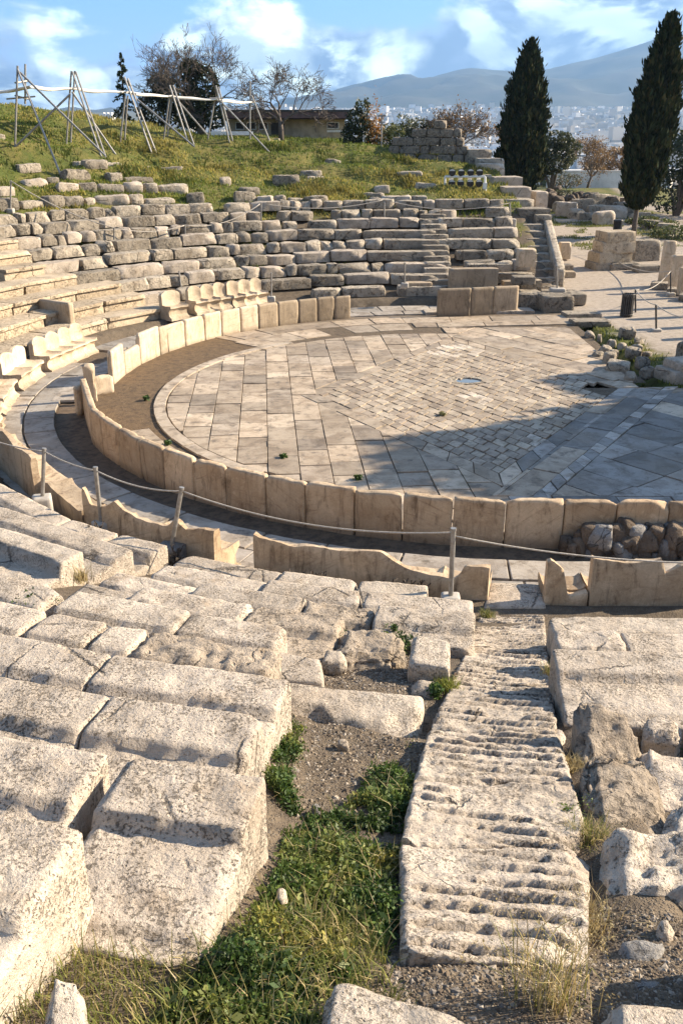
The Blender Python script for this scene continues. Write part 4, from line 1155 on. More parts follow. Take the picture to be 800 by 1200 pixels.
# ------------------------------------------------------------------ rope posts of the near walkway
def post(base, top, label, blk=(.30, .28, .2), rz=0., mat=None, group='rope posts around the seating', rad=.035, base_mat=None):
    t = empty('rope_post', base, label, 'rope post', group)
    d = Vector([float(a - c_) for a, c_ in zip(top, base)])
    mb = MB(); mb.tube([(0, 0, blk[2] * .5), tuple(d)], rad, 10); mb.build('pole', mat or M['steel'], t)
    mb = MB(); mb.tube([tuple(d * .985 + Vector((0, 0, 0))), tuple(d * 1.012)], rad * 1.18, 10); mb.build('cap', M['steel'], t)
    if blk[0] > 0:
        a, b2 = blk[0] / 2, blk[1] / 2; ca, sa = math.cos(rz), math.sin(rz)
        cs = [(x * ca - y * sa, x * sa + y * ca, z) for z in (-.06, blk[2]) for x, y in ((-a, -b2), (a, -b2), (a, b2), (-a, b2))]
        V, F = stone_mesh(cs, cell=.05, r=.02, amp=.01, seed=int(abs(base[0]) * 100) % 97, chip=1.)
        mk('base_block', V, F, base_mat or M['concrete'], t, None, True)
    return Vector([float(c_) for c_ in top])

def post_px(bpx, tpx, z, label, **kw):
    b_ = at(*bpx, z); d = ray(*tpx)
    t = (b_[0] * d[0] + b_[1] * d[1]) / (d[0] ** 2 + d[1] ** 2)       # same horizontal distance
    top = np.array([d[0] * t, d[1] * t, CAM_H + d[2] * t])
    return post(b_, top, label, **kw)
n1 = post_px((51, 597), (52, 526), .30, 'upright rope post in a pale concrete cube by the broken bench', blk=(.34, .32, .26), rz=.3)
n2 = post_px((120, 622), (112, 548), .30, 'rope post tilted left before the scalloped bench', blk=(.30, .26, .18), rz=.5)
n3 = post_px((201, 652), (213, 572), .32, 'rope post tilted right in a dark stone block before the scalloped bench', blk=(.42, .30, .2), rz=-.35, base_mat=M['rock_grey'])
n4 = post_px((527, 712), (531, 620), .42, 'tallest rope post on a concrete cube before the long bench', blk=(.27, .25, .2), rz=-.05)

def rope(a, b2, sag, label, rad=.012, n=14, name='rope', cat='rope', grp='barrier ropes'):
    a, b2 = Vector(a), Vector(b2); pts = []
    for i in range(n + 1):
        u = i / n; p = a.lerp(b2, u); p.z -= 4 * sag * u * (1 - u); pts.append(p - a)
    mb = MB(); mb.tube(pts, rad, 6); o = mb.build(name, M['rope'], None, None, True); o.location = a
    return tag(o, label, cat, grp)
dz_ = Vector((0, 0, -.05))
w_off = Vector(at_y(-60, 494, 16.5).tolist())
rope(w_off, n1 + dz_, .1, 'pale rope running off the left edge above the broken bench')
rope(n1 + dz_, n2 + dz_, .05, 'short rope between the first two posts of the walkway')
rope(n2 + dz_, n3 + dz_, .10, 'rope above the scalloped bench between two leaning posts')
rope(n3 + dz_, n4 + dz_, .22, 'long sagging rope across the near parapet to the tallest post', n=24)
rope(n4 + dz_ * 2, Vector(at_y(880, 660, 10.8).tolist()), .12, 'rope crossing before the rubble heap to the right edge', n=20)
# ------------------------------------------------------------------ far tiers: broken courses of stone
ORD = {8: 'lowest', 7: 'second', 6: 'third', 5: 'fourth', 4: 'fifth', 3: 'sixth', 2: 'seventh', 1: 'eighth', 0: 'ninth'}
def sector(px, k):
    if px < 90: return 'at the left edge'
    if px < 185: return 'left of the single throne'
    if px < 310: return 'behind the row of thrones'
    if px < 415: return 'behind the far parapet right end'
    if px < 495: return 'left of the stepped aisle'
    if px < 545: return 'beside the stepped aisle'
    return 'right of the stepped aisle'
def sector_hi(px):
    if px < 70: return 'at the left edge under the first pole frame'
    if px < 160: return 'under the second pole frame'
    if px < 260: return 'below the ivy-covered tree'
    if px < 380: return 'below the bare tree'
    return 'on the slope below the retaining wall'
kx = dict(cat='stone block')
rs5 = np.random.RandomState(5)
def far_stone(w_, k, ln, hgt, dep, mat, seed, cell=.13, amp=.035, r=.05, dz=0., jit=.05, tilt=0., cuts=7):
    ro_ = row_rho(k); z = row_z(k) + dz
    dw = ln / ro_ * 57.3 if 90 <= w_ <= 270 else ln / .18
    p0, p1 = ring(ro_, w_), ring(ro_, w_ + dw)
    i0, i1 = inward(p0), inward(p1); i_ = (i0 + i1) / 2
    sh = rs5.uniform(-jit, jit)
    p0 = p0 + i_ * (sh + rs5.uniform(-jit, jit) * .5); p1 = p1 + i_ * (sh + rs5.uniform(-jit, jit) * .5)
    t0, t1 = rs5.uniform(-tilt, tilt, 2)
    cs = qbox(p0, p1, dep * .35, dep * .65, z - hgt - .12, np.array([z + t0, z + t1, z + t1 - .02, z + t0 - .02]), (i0, i1))
    V, F = stone_mesh(cs, cell, r, amp, seed, freq=3.4, chip=.35, lim=18, cuts=cuts, cutd=.12); F = fix_faces(V, F, cs)
    c_ = np.mean(np.asarray(cs)[:4], 0)
    return mk('seat_stone', V, F, mat, None, c_, smooth=True, sharp=36), proj(np.mean(np.asarray(cs)[4:], 0))

nst = 0
AISLES = [(518, 24), (331, 16)]
for k in range(8, -1, -1):
    w_ = 62.0
    rowz = row_z(k)
    while w_ < 193:
        p = ring(row_rho(k), w_)
        if p[0] > 8.3 - .05 * (8 - k): w_ += .6; continue
        dressed = (k >= 2 and w_ > 137 + (8 - k) * 1.2 and w_ < 196)
        broken = k <= 2
        ln = rs5.uniform(1.8, 3.4) if dressed else (rs5.choice([rs5.uniform(.45, .8), rs5.uniform(.8, 1.5), rs5.uniform(1.2, 2.2)]) if not broken else rs5.choice([rs5.uniform(.4, .8), rs5.uniform(.8, 1.6)]))
        dw = ln / row_rho(k) * 57.3 if w_ >= 90 else ln / .18
        px = proj((*ring(row_rho(k), w_ + dw / 2), rowz))[0]
        skip = .0 if dressed else (.02 if k > 2 else .08)
        if k == 8 and px > 200: skip = .35
        in_aisle = (k >= 3 and 497 < px < 541)
        if in_aisle:
            w_ += .5; continue
        if rs5.rand() > skip and px > -40:
            col_ = 'grey'
            if dressed: mt, col_ = M['lime_cream'], 'long cream'
            else:
                q = rs5.rand()
                mt, col_ = (M['lime_far'], 'grey') if q < .72 else ((M['lime'], 'beige') if q < .88 else (M['lime_pale'], 'pale'))
            o, pp = far_stone(w_, k, ln - rs5.uniform(.015, .05), .30 if not dressed else .02, .60 if not dressed else .92, mt, 1000 + nst, amp=.014 if dressed else .035, r=.014 if dressed else .018, cuts=3 if dressed else 8, cell=.12 if dressed else .10, jit=.02 if dressed else .045, tilt=.01 if dressed else .035, dz=0 if dressed else rs5.uniform(-.05, .04))
            if dressed:
                # recessed riser under the nosing of the slab
                p0, p1 = ring(row_rho(k), w_ + dw * .01), ring(row_rho(k), w_ + dw * .985); i0, i1 = inward(p0), inward(p1); zt = row_z(k) - .125
                cs = qbox(p0, p1, .25, .51, zt - .42, zt, (i0, i1)); V, F = stone_mesh(cs, .14, .012, .014, 3000 + nst, freq=3, chip=.4, lim=16, cuts=2, cutd=.06); F = fix_faces(V, F, cs)
                rz_ = mk('riser', V, F, mt, o, None, smooth=True, sharp=36); rz_.matrix_parent_inverse = Matrix.Translation(-o.location)
            shape = '' if dressed else ('squarish ' if ln < .85 else ('long ' if ln > 1.3 else ''))
            kind_ = 'seat slab' if dressed else 'weathered block'
            tag(o, f"{col_} {shape}{kind_} in {ORD[k]} far course, {sector(px, k)}", 'stone block', f'stones of the {ORD[k]} far course')
            o.name = 'seat_slab' if dressed else 'stone_block'
            nst += 1
            # second thin stone under some big gaps
        w_ += dw
# upper scattered courses in the grass
for k in range(-1, -9, -1):
    w_ = 84.0
    while w_ < 180:
        ln = rs5.uniform(.5, 1.5)
        dw = ln / row_rho(k) * 57.3
        p = ring(row_rho(k), w_ + dw / 2)
        px, py = proj((*p, float(T(*p))))
        dens = {-1: .75, -2: .5, -3: .3, -4: .22, -5: .18, -6: .10, -7: .08, -8: .06}[k] * (1.25 if px < 190 else (.75 if px < 420 else .25))
        if k == -1 and px > 420: dens = .85 if px < 490 else .2
        if rs5.rand() < dens and px > -30:
            zt = float(T(*p))
            h = rs5.uniform(.16, .4)
            pale = rs5.rand() < .35
            o = simple_block((p[0], p[1], zt), (ln, rs5.uniform(.4, .75), h), R(w_ + 90) + rs5.uniform(-.25, .25), M['lime_pale'] if pale else M['lime_far'], 'grass_stone',
                             f"{'pale' if pale else 'grey'} {'long' if ln > 1.05 else 'small'} stone in grass {sector_hi(px)}, {['', 'low down', 'low down', 'low slope', 'low slope', 'mid slope', 'mid slope', 'high slope', 'high slope'][-k]}",
                             'stone block', 'loose stones in the grass above the courses', 1500 + nst, .13, .06, .05, (rs5.uniform(-.08, .08), rs5.uniform(-.08, .08)), sink=.15)
            nst += 1
        w_ += dw + rs5.uniform(0, .25)

# rubble stones among the courses (smaller, rough)
def rubble(px, py, s_, label, mat='lime_far', seed=0, z=None, cat='stone', name='stone', grp=None, flat_=.6):
    c_ = ground_at(px, py) if z is None else at(px, py, z)
    o = simple_block(c_, (s_ * rs5.uniform(.9, 1.4), s_ * rs5.uniform(.7, 1.1), s_ * flat_ * rs5.uniform(.8, 1.3)), rs5.uniform(0, 3), M[mat], name, label, cat, grp, seed, max(.05, s_ / 7), s_ * .18, s_ * .12, (rs5.uniform(-.2, .2), rs5.uniform(-.2, .2)), sink=.1)
    return o
# pile at the left end of the far parapet, below the seats
for i, (px, py) in enumerate([(176, 358), (168, 354), (181, 350), (160, 360), (172, 346), (186, 345), (196, 348), (152, 366)]):
    rubble(px, py, .42, 'dark rubble stone in the heap behind the far parapet left of the single throne', 'rock_dark', 700 + i, .25, grp='rubble behind the far parapet')

# stepped aisle in the far tiers
for k in range(8, 1, -1):
    for half in (0, 1):
        zt = row_z(k) - .02 + half * .18; ro_ = row_rho(k) - .05 + half * .46
        c_ = None
        ws = np.linspace(40, 120, 500)
        wq = min(ws, key=lambda q: abs(proj((*ring(ro_, q), zt))[0] - (513 + (8 - k) * -1.0)))
        p = ring(ro_, wq)
        o = simple_block((p[0], p[1], zt - .34), (1.2, .52, .34), R(4) + rs5.uniform(-.03, .03), M['lime_far'], 'aisle_step', f"grey step of the far aisle, {'upper' if half else 'lower'} step at the {ORD[k]} course", 'step', 'steps of the far aisle', 1900 + k * 2 + half, .12, .03, .02, sink=.02)

# ------------------------------------------------------------------ front of the far wing: carved seat, blocks, platform
def blk(px, py, wpx, hpx, mat, label, seed, dep=.6, z=0., rz=.0, cat='stone block', name='stone_block', grp=None, r=.03, amp=.015, chip=.6, tilt=(0, 0), cell=.09):
    c_ = at(px, py, z) if z is not None else ground_at(px, py)
    d = c_[1] * CP - (c_[2] - CAM_H) * SP
    wd = wpx / F_PX * d; h = hpx / F_PX * d / math.cos(math.atan2(CAM_H - c_[2], c_[1]))
    i_ = np.array([c_[0], c_[1]]); i_ = i_ / np.linalg.norm(i_)
    c_ = c_.copy(); c_[:2] += i_ * dep / 2
    return simple_block(c_, (wd, dep, h), rz, M[mat], name, label, cat, grp, seed, cell, r, amp, tilt, chip, cutf=.10)
cs_ = blk(553, 343, 57, 27, 'marble_grey', 'carved marble seat wall with hanging drops, above the isolated parapet wall', 801, .5, .45, .10, 'carved seat', 'carved_seat')
blk(553, 347, 54, 6, 'lime_far', 'thin base slab beneath the carved seat wall', 802, .8, .40, .10, 'base slab', 'base_slab')
blk(489, 346, 32, 14, 'marble_grey', 'fluted grey marble block left of the isolated parapet wall', 803, .6, .3, .08)
blk(471, 347, 9, 9, 'lime_far', 'small cube of stone left of the fluted marble block', 804, .35, .3)
blk(598, 341, 22, 11, 'marble_grey', 'brown marble block right of the carved seat wall', 805, .5, .45, .1)
blk(621, 342, 23, 13, 'lime_cream', 'cream block with a hollow front, right of the brown marble block', 806, .5, .45, .05)
blk(615, 312, 20, 19, 'marble_pale', 'pale squared block beside the foot of the stone staircase', 807, .6, 1.35, .05)
blk(612, 333, 26, 8, 'lime_far', 'flat grey block under the cream hollow block', 808, .7, .9, .05)
blk(571, 318, 50, 8, 'lime_far', 'long grey sill behind the carved seat wall', 809, .6, 1.2, .08)
blk(660, 303, 13, 18, 'marble_pale', 'pale upright block at the right foot of the staircase', 810, .5, .45, .05)
blk(662, 322, 14, 11, 'lime_far', 'grey block stacked beneath the pale upright block', 811, .6, .1, .05)
blk(664, 331, 15, 12, 'lime_cream', 'beige block at the bottom of the stack by the staircase', 812, .6, -.1, .05)
blk(654, 325, 8, 12, 'lime_far', 'narrow stone between the staircase and the beige block', 813, .5, .3)
# the platform of big slabs at the wing corner
plat = [(585, 357, 30, 14), (617, 362, 32, 17), (648, 366, 36, 18), (640, 350, 32, 10), (610, 349, 26, 8), (666, 357, 30, 12)]
for i, (px, py, wd, h) in enumerate(plat):
    blk(px, py, wd, h, 'lime_far', ['left slab of the wing platform behind the isolated parapet wall', 'middle front slab of the wing platform', 'right front slab of the wing platform with a stacked edge', 'back slab of the wing platform near the staircase', 'back slab of the wing platform near the carved seat', 'outer corner slab of the wing platform'][i],
        820 + i, 1.25, .0 if i < 3 else .02, .12, 'platform slab', 'platform_slab', 'slabs of the wing platform', amp=.03, r=.05)
for i, (px, py, wd, h, z, lab) in enumerate(((680, 372, 42, 4, .02, 'flat slab lying off the orchestra corner'), (690, 382, 44, 5, .0, 'second flat slab stepped before the first, at the mossy strip'), (560, 368, 130, 3, .0, 'long pale kerb slab at the foot of the isolated parapet wall'))):
    blk(px, py, wd, h, 'lime_pale' if i == 2 else 'lime_far', lab, 840 + i, .8, z, .08, 'stone slab', 'stone_slab', r=.02)

# ------------------------------------------------------------------ stepped retaining wall and staircase on the right of the far tiers
st = [((575, 206), 27, 12, 'white marble block at the top of the stepped wall beside the lamp rack'), ((593, 221), 32, 12, 'big pale block, second of the stepped wall'), ((561, 216), 24, 10, 'grey block under the white marble block'), ((604, 234), 30, 13, 'pale block halfway down the stepped wall'), ((606, 247), 34, 12, 'block below the halfway block of the stepped wall'), ((624, 259), 34, 13, 'wide block above the head of the staircase'),
      ((574, 195), 28, 8, 'thin grey course at the summit of the stepped wall'), ((560, 188), 26, 11, 'rough block where the stepped wall meets the terrace wall'), ((632, 238), 14, 12, 'upright white fragment standing at the path edge'), ((634, 267), 18, 14, 'small worn block at the top of the sloping coping')]
wz = [4.3, 3.7, 4.0, 3.2, 2.75, 2.3, 4.65, 4.9, 2.0, 2.0]
for i, ((px, py), wd, h, lab) in enumerate(st):
    c_ = at_y(px, py, [54, 51.5, 53, 49.5, 47.8, 46, 55.5, 57, 50, 45.5][i]); d = c_[1]
    w3 = wd / F_PX * d; h3 = h / F_PX * d * 1.02
    simple_block((c_[0], c_[1] + .5, c_[2] - .9), (w3, 1.5, h3 + .9), .06, M['lime_pale'] if i in (0, 1, 3, 8) else M['lime_far'], 'stone_block', lab, 'stone block', 'blocks of the stepped wall', 850 + i, .10, .025, .02, cutf=.10)
# staircase: treads descending towards the orchestra
yt0, yt1 = 45.2, 39.6
top_l, top_r = at_y(612, 262, yt0), at_y(634, 262, yt0); bot_l, bot_r = at_y(628, 336, yt1), at_y(650, 332, yt1)
ns = 9
for i in range(ns):
    f = i / (ns - 1)
    c_ = (top_l + top_r) / 2 * (1 - f) + (bot_l + bot_r) / 2 * f
    o = simple_block((c_[0], c_[1], c_[2] - .6), (1.05, .74, .6), .05, M['lime_far'], 'stair_step', ['topmost', 'second', 'third', 'fourth', 'fifth', 'sixth', 'seventh', 'last but one', 'lowest'][i] + ' step of the far staircase beside the sloping coping', 'step', 'steps of the far staircase', 870 + i, .1, .03, .02, cutf=.12)
# sloping coping slab
a, b2 = at_y(640, 262, 45.4), at_y(656, 322, 39.8)
cs = []
for z_ in (-.7, .22):
    for (q, s_) in ((a, -.18), (a, .22), (b2, .22), (b2, -.18)): cs.append((q[0] + s_, q[1], q[2] + z_))
cs = [cs[3], cs[2], cs[1], cs[0], cs[7], cs[6], cs[5], cs[4]]
stone_obj('coping_slab', cs, M['lime_far'], 'sloping grey coping slab along the right side of the far staircase', 'coping', None, cell=.12, r=.04, amp=.02, seed=890)
# end wall closing the tiers beneath the steps
ew = MB()
for i, y_ in enumerate(np.arange(38.4, 58, 1.3)):
    zt = float(np.interp(y_, [38, 45, 58], [.2, 2.0, 4.7])); 
    ew.box((9.12 - .01 * (i % 2), y_ + .64, zt / 2 - .3), (.5, 1.27, zt + .6))
tag(ew.build('end_wall', M['lime_far']), 'plain end wall holding the earth beneath the stepped blocks, facing the path', 'wall')

# terrace retaining wall above the grass (courses of blocks, one wall)
def ashlar(name, p0, p1, z0, courses, mat, label, cat, seed, hc=.42, ragged=True, dep=.6):
    rs = np.random.RandomState(seed); mb = MB()
    p0 = np.array(p0[:2]); p1 = np.array(p1[:2]); ln = np.linalg.norm(p1 - p0); ex = (p1 - p0) / ln; ey = np.array([-ex[1], ex[0]])
    for c_ in range(courses):
        u = 0.0 if not ragged else [0, .0, .0, .2, 1.6, 3.2][min(c_, 5)] * ln / 6; u1 = ln - ([0, 0, .3, .6, .8, 1.9][min(c_, 5)] * ln / 6 if ragged else 0)
        while u < u1 - .2:
            l = min(rs.uniform(.6, 1.6), u1 - u)
            a = p0 + ex * (u + .02) ; b2 = p0 + ex * (u + l - .02); o_ = ey * rs.uniform(-.06, .06)
            z0_ = z0 + c_ * hc; h = hc - .025
            cs = [(*(a + o_), z0_), (*(b2 + o_), z0_), (*(b2 + ey * dep), z0_), (*(a + ey * dep), z0_)]
            cs = cs + [(q[0], q[1], z0_ + h) for q in cs]
            V, F = stone_mesh(cs, .12, .02, .035, rs.randint(9999), freq=3, chip=.4, lim=12, cuts=6, cutd=.10); mb.add(V, F.tolist())
            u += l
    return tag(mk(name, mb.v, mb.f, M[mat], None, None, True, sharp=36), label, cat)
pA, pB = at_y(455, 190, 58), at_y(552, 190, 57)
ashlar('terrace_wall', pA, pB, pA[2] - .45, 6, 'lime_dark', 'dark ragged wall of squared blocks on top of the grassy slope', 'wall', 5, .46)

# ------------------------------------------------------------------ stones and posts beside the path
pier = [(720, 313, 52, 11, .05), (718, 304, 42, 12, .30), (722, 297, 40, 12, .30), (722, 287, 38, 12, .3)]
zc = 0.0
Yp = 45.8
bp = ground_at(718, 317)
hs_ = [.42, .50, .52, .50]; ws_ = [2.3, 1.85, 1.75, 1.6]; zc = bp[2] - .05
for i in range(4):
    simple_block((bp[0] + [.05, -.05, .1, .12][i], bp[1] + .7, zc), (ws_[i], 1.15, hs_[i]), [.25, .3, .22, .28][i], M['lime_far'] if i in (0,) else M['lime_cream'], 'stone_block', ['broad grey foundation block of the pier by the path', 'lower cream block of the pier by the path', 'middle block of the pier, half grey', 'top block of the pier by the path'][i], 'stone block', 'blocks of the pier by the path', 900 + i, .09, .02, .015, sink=.02, cutf=.10)
    zc += hs_[i] - .02
Y0 = at_y(766, 300, 46)
blk(752, 308, 32, 25, 'lime_far', 'low wide grey block between the pier and the tall stele', 905, .9, .25, .2)
blk(728, 318, 36, 9, 'lime_far', 'flat stone in front of the pier foundation', 906, .7, .15, .2)
blk(756, 321, 30, 9, 'lime_far', 'grey slab below the low wide block', 907, .7, .12, .2)
for i, (px, py, wd, h, lab) in enumerate(((777, 333, 13, 48, 'tall slender marble stele, leftmost of the upright stones'), (791, 338, 17, 37, 'shorter upright marble slab right of the tall stele'), (801, 345, 16, 30, 'upright marble slab at the right edge'))):
    blk(px, py, wd, h, 'marble_pale', lab, 910 + i, .35, .12, .15, 'marble stele', 'marble_stele', 'upright marble stones by the path', amp=.012, tilt=(-.03, .05 if i == 0 else 0))
for i, (px, py, wd) in enumerate(((775, 338, 26), (793, 345, 24), (806, 352, 22))):
    blk(px, py, wd, 6, 'lime_far', ['base slab under the tall marble stele', 'base slab under the shorter marble slab', 'base slab under the edge marble slab'][i], 915 + i, .7, .02, -.4, 'base slab', 'base_slab')
# off-frame upright stones of the same row, whose shadows stripe the path
for i in range(4):
    c_ = at_y(812 + 22 * i, 352 + 8 * i, 37.5 - 1.9 * i)
    simple_block((c_[0] + .4, c_[1], 0), (.7, .4, [2.3, 1.9, 2.5, 1.8][i]), .2, M['marble_pale'], 'marble_stele', ['upright marble slab just beyond the right edge', 'marble slab beyond the edge, second', 'tall marble slab beyond the edge, third', 'short marble slab beyond the edge, fourth'][i], 'marble stele', 'upright marble stones by the path', 925 + i, .12, .03, .01)
# blocks at the right edge beside the orchestra
for i, (px, py, wd, h, dep, z, lab) in enumerate(((792, 449, 40, 14, 1.0, 0, 'lower pale step block at the right edge of the orchestra'), (800, 437, 36, 12, .9, .28, 'upper pale step block at the right edge of the orchestra'), (804, 424, 20, 20, .6, .1, 'rough tall stone behind the pale step blocks at the right edge'), (712, 428, 14, 13, .5, -.02, 'rounded stone with a white top on the mossy strip'), (722, 438, 26, 11, .7, -.02, 'grey slab tipped on the mossy strip'), (733, 397, 18, 11, .5, 0, 'small tilted slab on the mossy strip'), (740, 420, 18, 10, .5, 0, 'dark stone lying on the mossy strip'))):
    blk(px, py, wd, h, 'lime_pale' if i < 2 else 'lime_far', lab, 930 + i, dep, z, .35 if i < 3 else rs5.uniform(-.5, .5), r=.05, amp=.03, tilt=(0, .1 if i > 2 else 0))
for i, (px, py) in enumerate(((700, 418), (708, 412), (718, 416), (728, 408), (745, 412), (752, 430), (690, 395), (702, 398), (716, 404), (757, 418), (747, 402), (738, 446), (758, 440))):
    rubble(px, py, rs5.uniform(.22, .4), 'small grey rubble stone scattered on the mossy strip beside the paving', 'lime_far', 940 + i, .0, grp='rubble on the mossy strip')

# brown rubble heap against the near parapet
hp = [(702, 628), (680, 634), (690, 622), (712, 634), (722, 624), (736, 636), (744, 624), (756, 632), (768, 622), (776, 636), (786, 626), (796, 634), (804, 622), (668, 640), (698, 640), (726, 642), (752, 644), (780, 645), (800, 645), (732, 616), (758, 614), (784, 614), (706, 616), (818, 632), (690, 646), (714, 647), (740, 650), (766, 648), (662, 634), (676, 624)]
for i, (px, py) in enumerate(hp):
    sz = rs5.uniform(.20, .32) if i < 20 else rs5.uniform(.13, .22)
    zb = float(np.interp(py, [614, 630, 650], [.30, .12, -.16]))
    c_ = at(px, py + 6, zb)
    lab = {0: 'large brown boulder at the crown of the rubble heap', 10: 'large brown stone at the right edge of the rubble heap', 3: 'grey-blue stone in the middle left of the rubble heap'}.get(i, 'brown rubble stone heaped against the near parapet' if i % 3 else 'grey rubble stone heaped against the near parapet')
    if i in (0, 10): sz = .36
    simple_block(c_, (sz * 1.25, sz, sz * .8), rs5.uniform(0, 3), M['rock_dark'] if i % 3 else M['rock_grey'], 'rubble_stone', lab, 'stone', 'rubble heap against the near parapet', 960 + i, .05, sz * .10, sz * .13, (rs5.uniform(-.3, .3), rs5.uniform(-.3, .3)), freq=4, sink=.12)

# posts and ropes around the far tiers and the path
def fpost(px, py, py_top, label, z=None, mat=None, lean=0, blk_=(.3, .26, .16), rad=.035):
    b_ = ground_at(px, py) if z is None else at(px, py, z)
    top = at_y(px + lean, py_top, b_[1])
    return post(b_, top, label, blk=blk_, mat=mat, rad=rad)
f1 = fpost(13, 250, 212, 'thin rope post at the left edge of the upper tiers')
f2 = fpost(134, 290, 267, 'rope post in the upper tiers above the cream seat slabs')
f3 = fpost(217, 282, 264, 'rope post in the broken courses below the ivy tree')
f4 = fpost(306, 268, 238, 'rope post near the top of the courses below the bare tree')
f5 = fpost(318, 352, 320, 'rope post at the right end of the throne rows', z=.6)
f6 = fpost(213, 346, 318, 'leaning rope post behind the single throne', z=.6, lean=-3)
f7 = fpost(450, 262, 234, 'rope post standing on the top course left of the aisle')
f8 = fpost(474, 336, 308, 'rope post on the lowest course left of the aisle', z=.8)
f9 = fpost(597, 266, 238, 'rope post in a white block on the grass beside the stepped wall', blk_=(.5, .4, .35))
f10 = fpost(652, 345, 312, 'rope post on the wing platform at the staircase foot', z=.5, blk_=(.6, .4, .25))
rope(f1, f2, .2, 'slack rope across the upper left tiers', .02); rope(f2, f3, .2, 'slack rope above the cream seat slabs', .02)
rope(f3, f4, .35, 'drooping rope between the two posts below the trees', .02); rope(f4, f7, .3, 'long rope along the top of the courses', .02)
rope(f7, f9, .35, 'rope from the top course to the white block post', .02)
f11 = fpost(696, 308, 285, 'short rope post left of the stone pier', z=.0, mat=M['steel_dark'], blk_=(0, 0, 0))
f12 = fpost(744, 366, 339, 'dark rope post behind the litter bin', z=-.05, mat=M['steel_dark'], blk_=(0, 0, 0))
f13 = fpost(768, 389, 357, 'dark rope post on the path right of the litter bin', z=-.05, mat=M['steel_dark'], blk_=(.35, .3, .12))
f14 = fpost(785, 346, 318, 'rope post in front of the upright marble slabs', z=.0, mat=M['steel_dark'], blk_=(.35, .3, .12))
rope(f11, f14, .5, 'rope from the pier post to the marble slabs', .018); rope(f12, f13, .12, 'rope between the two dark posts by the litter bin', .018); rope(f12, f14, .3, 'rope from the bin post towards the marble slabs', .018)
rope(f13, Vector(at_y(830, 372, 27).tolist()), .2, 'rope from the dark post to the right edge', .018)

# litter bin with slatted side
c_ = at(733, 371, -.05)
t = empty('litter_bin', c_, 'black slatted litter bin standing on the gravel path', 'litter bin')
mb = MB(); n = 18
mb.tube([(0, 0, .03), (0, 0, .8)], .19, 16); mb.build('liner', M['dark'], t)
mb = MB()
for i in range(n):
    a = 2 * math.pi * i / n; mb.box((.225 * math.cos(a), .225 * math.sin(a), .45), (.02, .05, .86), a)
mb.build('slats', M['steel_dark'], t)
mb = MB()
for z_ in (.1, .86):
    mb.tube([(.235 * math.cos(2 * math.pi * i / 20), .235 * math.sin(2 * math.pi * i / 20), z_) for i in range(21)], .018, 6)
mb.build('hoop', M['steel_dark'], t)
c_ = ground_at(722, 276)
t = empty('litter_bin', c_, 'dark bin in the shade at the left foot of the right cypress', 'litter bin')
mb = MB(); mb.tube([(0, 0, 0), (0, 0, .85)], [.24, .28], 14); mb.build('body', M['dark'], t)
mb = MB(); mb.tube([(0, 0, .86), (0, 0, .93)], [.30, .24], 14); mb.build('lid', M['steel_dark'], t)

# lamp rack on the grass
c0_, c1_ = ground_at(521, 221), ground_at(568, 228)
Yl = 50.0
pl_, pr_ = at_y(521, 221, Yl), at_y(568, 230, Yl - .5)
tl_, tr_ = at_y(521, 207, Yl), at_y(568, 207, Yl - .5)
t = empty('lamp_rack', pl_, 'white tubular rack carrying four round floodlights at the edge of the grass', 'lamp rack')
rel = lambda p: tuple(float(a - b2) for a, b2 in zip(p, pl_))
gl = float(T(pl_[0], pl_[1])) - pl_[2]; gr_ = float(T(pr_[0], pr_[1])) - pl_[2]
mb = MB(); mb.tube([(0, 0, gl), rel(tl_)], .055, 8); mb.tube([rel(tl_), rel(tr_)], .055, 8); mb.tube([(rel(pr_)[0], rel(pr_)[1], gr_), rel(tr_)], .06, 8)
mb.box((rel(tr_)[0], rel(tr_)[1] - .1, rel(tr_)[2] - .45), (.2, .14, .3)); mb.build('frame', M['white_paint'], t)
for i, px in enumerate((529, 539.5, 550.5, 561)):
    q = at_y(px, 207, Yl - .1 * i); q = Vector(rel(q))
    mb = MB(); mb.tube([tuple(q + Vector((0, .10, -.30))), tuple(q + Vector((0, .02, -.30))), tuple(q + Vector((0, -.14, -.32)))], [.10, .15, .17], 12)
    mb.tube([tuple(q + Vector((0, .10, .22))), tuple(q + Vector((0, .02, .22))), tuple(q + Vector((0, -.14, .20)))], [.10, .15, .17], 12)
    mb.box(tuple(q + Vector((0, .14, -.04))), (.20, .07, .7)); fl = mb.build('floodlight', M['white_paint'], t)
    mb = MB(); mb.tube([tuple(q + Vector((0, -.142, -.32))), tuple(q + Vector((0, -.15, -.32)))], .19, 12); mb.tube([tuple(q + Vector((0, -.142, .20))), tuple(q + Vector((0, -.15, .20)))], .18, 12); mb.build('lens', M['glass_dark'], fl)
# ------------------------------------------------------------------ vegetation helpers
def T1(x, y): return float(T(np.array([x]), np.array([y]))[0])

def quads(Pn, size, rs, cols, aspect=.45, up=0., name=None, fold=False):
    """one leaf-shaped face per point, random orientation"""
    n = len(Pn)
    a = rs.normal(size=(n, 3)); a[:, 2] += up; a /= np.linalg.norm(a, axis=1, keepdims=True)
    b2 = np.cross(a, rs.normal(size=(n, 3))); b2 /= np.linalg.norm(b2, axis=1, keepdims=True)
    s_ = (size * rs.uniform(.6, 1.4, n))[:, None] if np.isscalar(size) else size[:, None]
    V = np.stack([Pn - a * s_ * .5, Pn + b2 * s_ * aspect * .5, Pn + a * s_ * .5, Pn - b2 * s_ * aspect * .5], 1).reshape(-1, 3)
    F = np.arange(4 * n).reshape(n, 4)
    return V, F, np.repeat(cols, 4, 0)

def pal_cols(n, pal, rs, var=.18):
    p = np.array(pal)[rs.randint(len(pal), size=n)]
    return p * rs.uniform(1 - var, 1 + var, (n, 1))

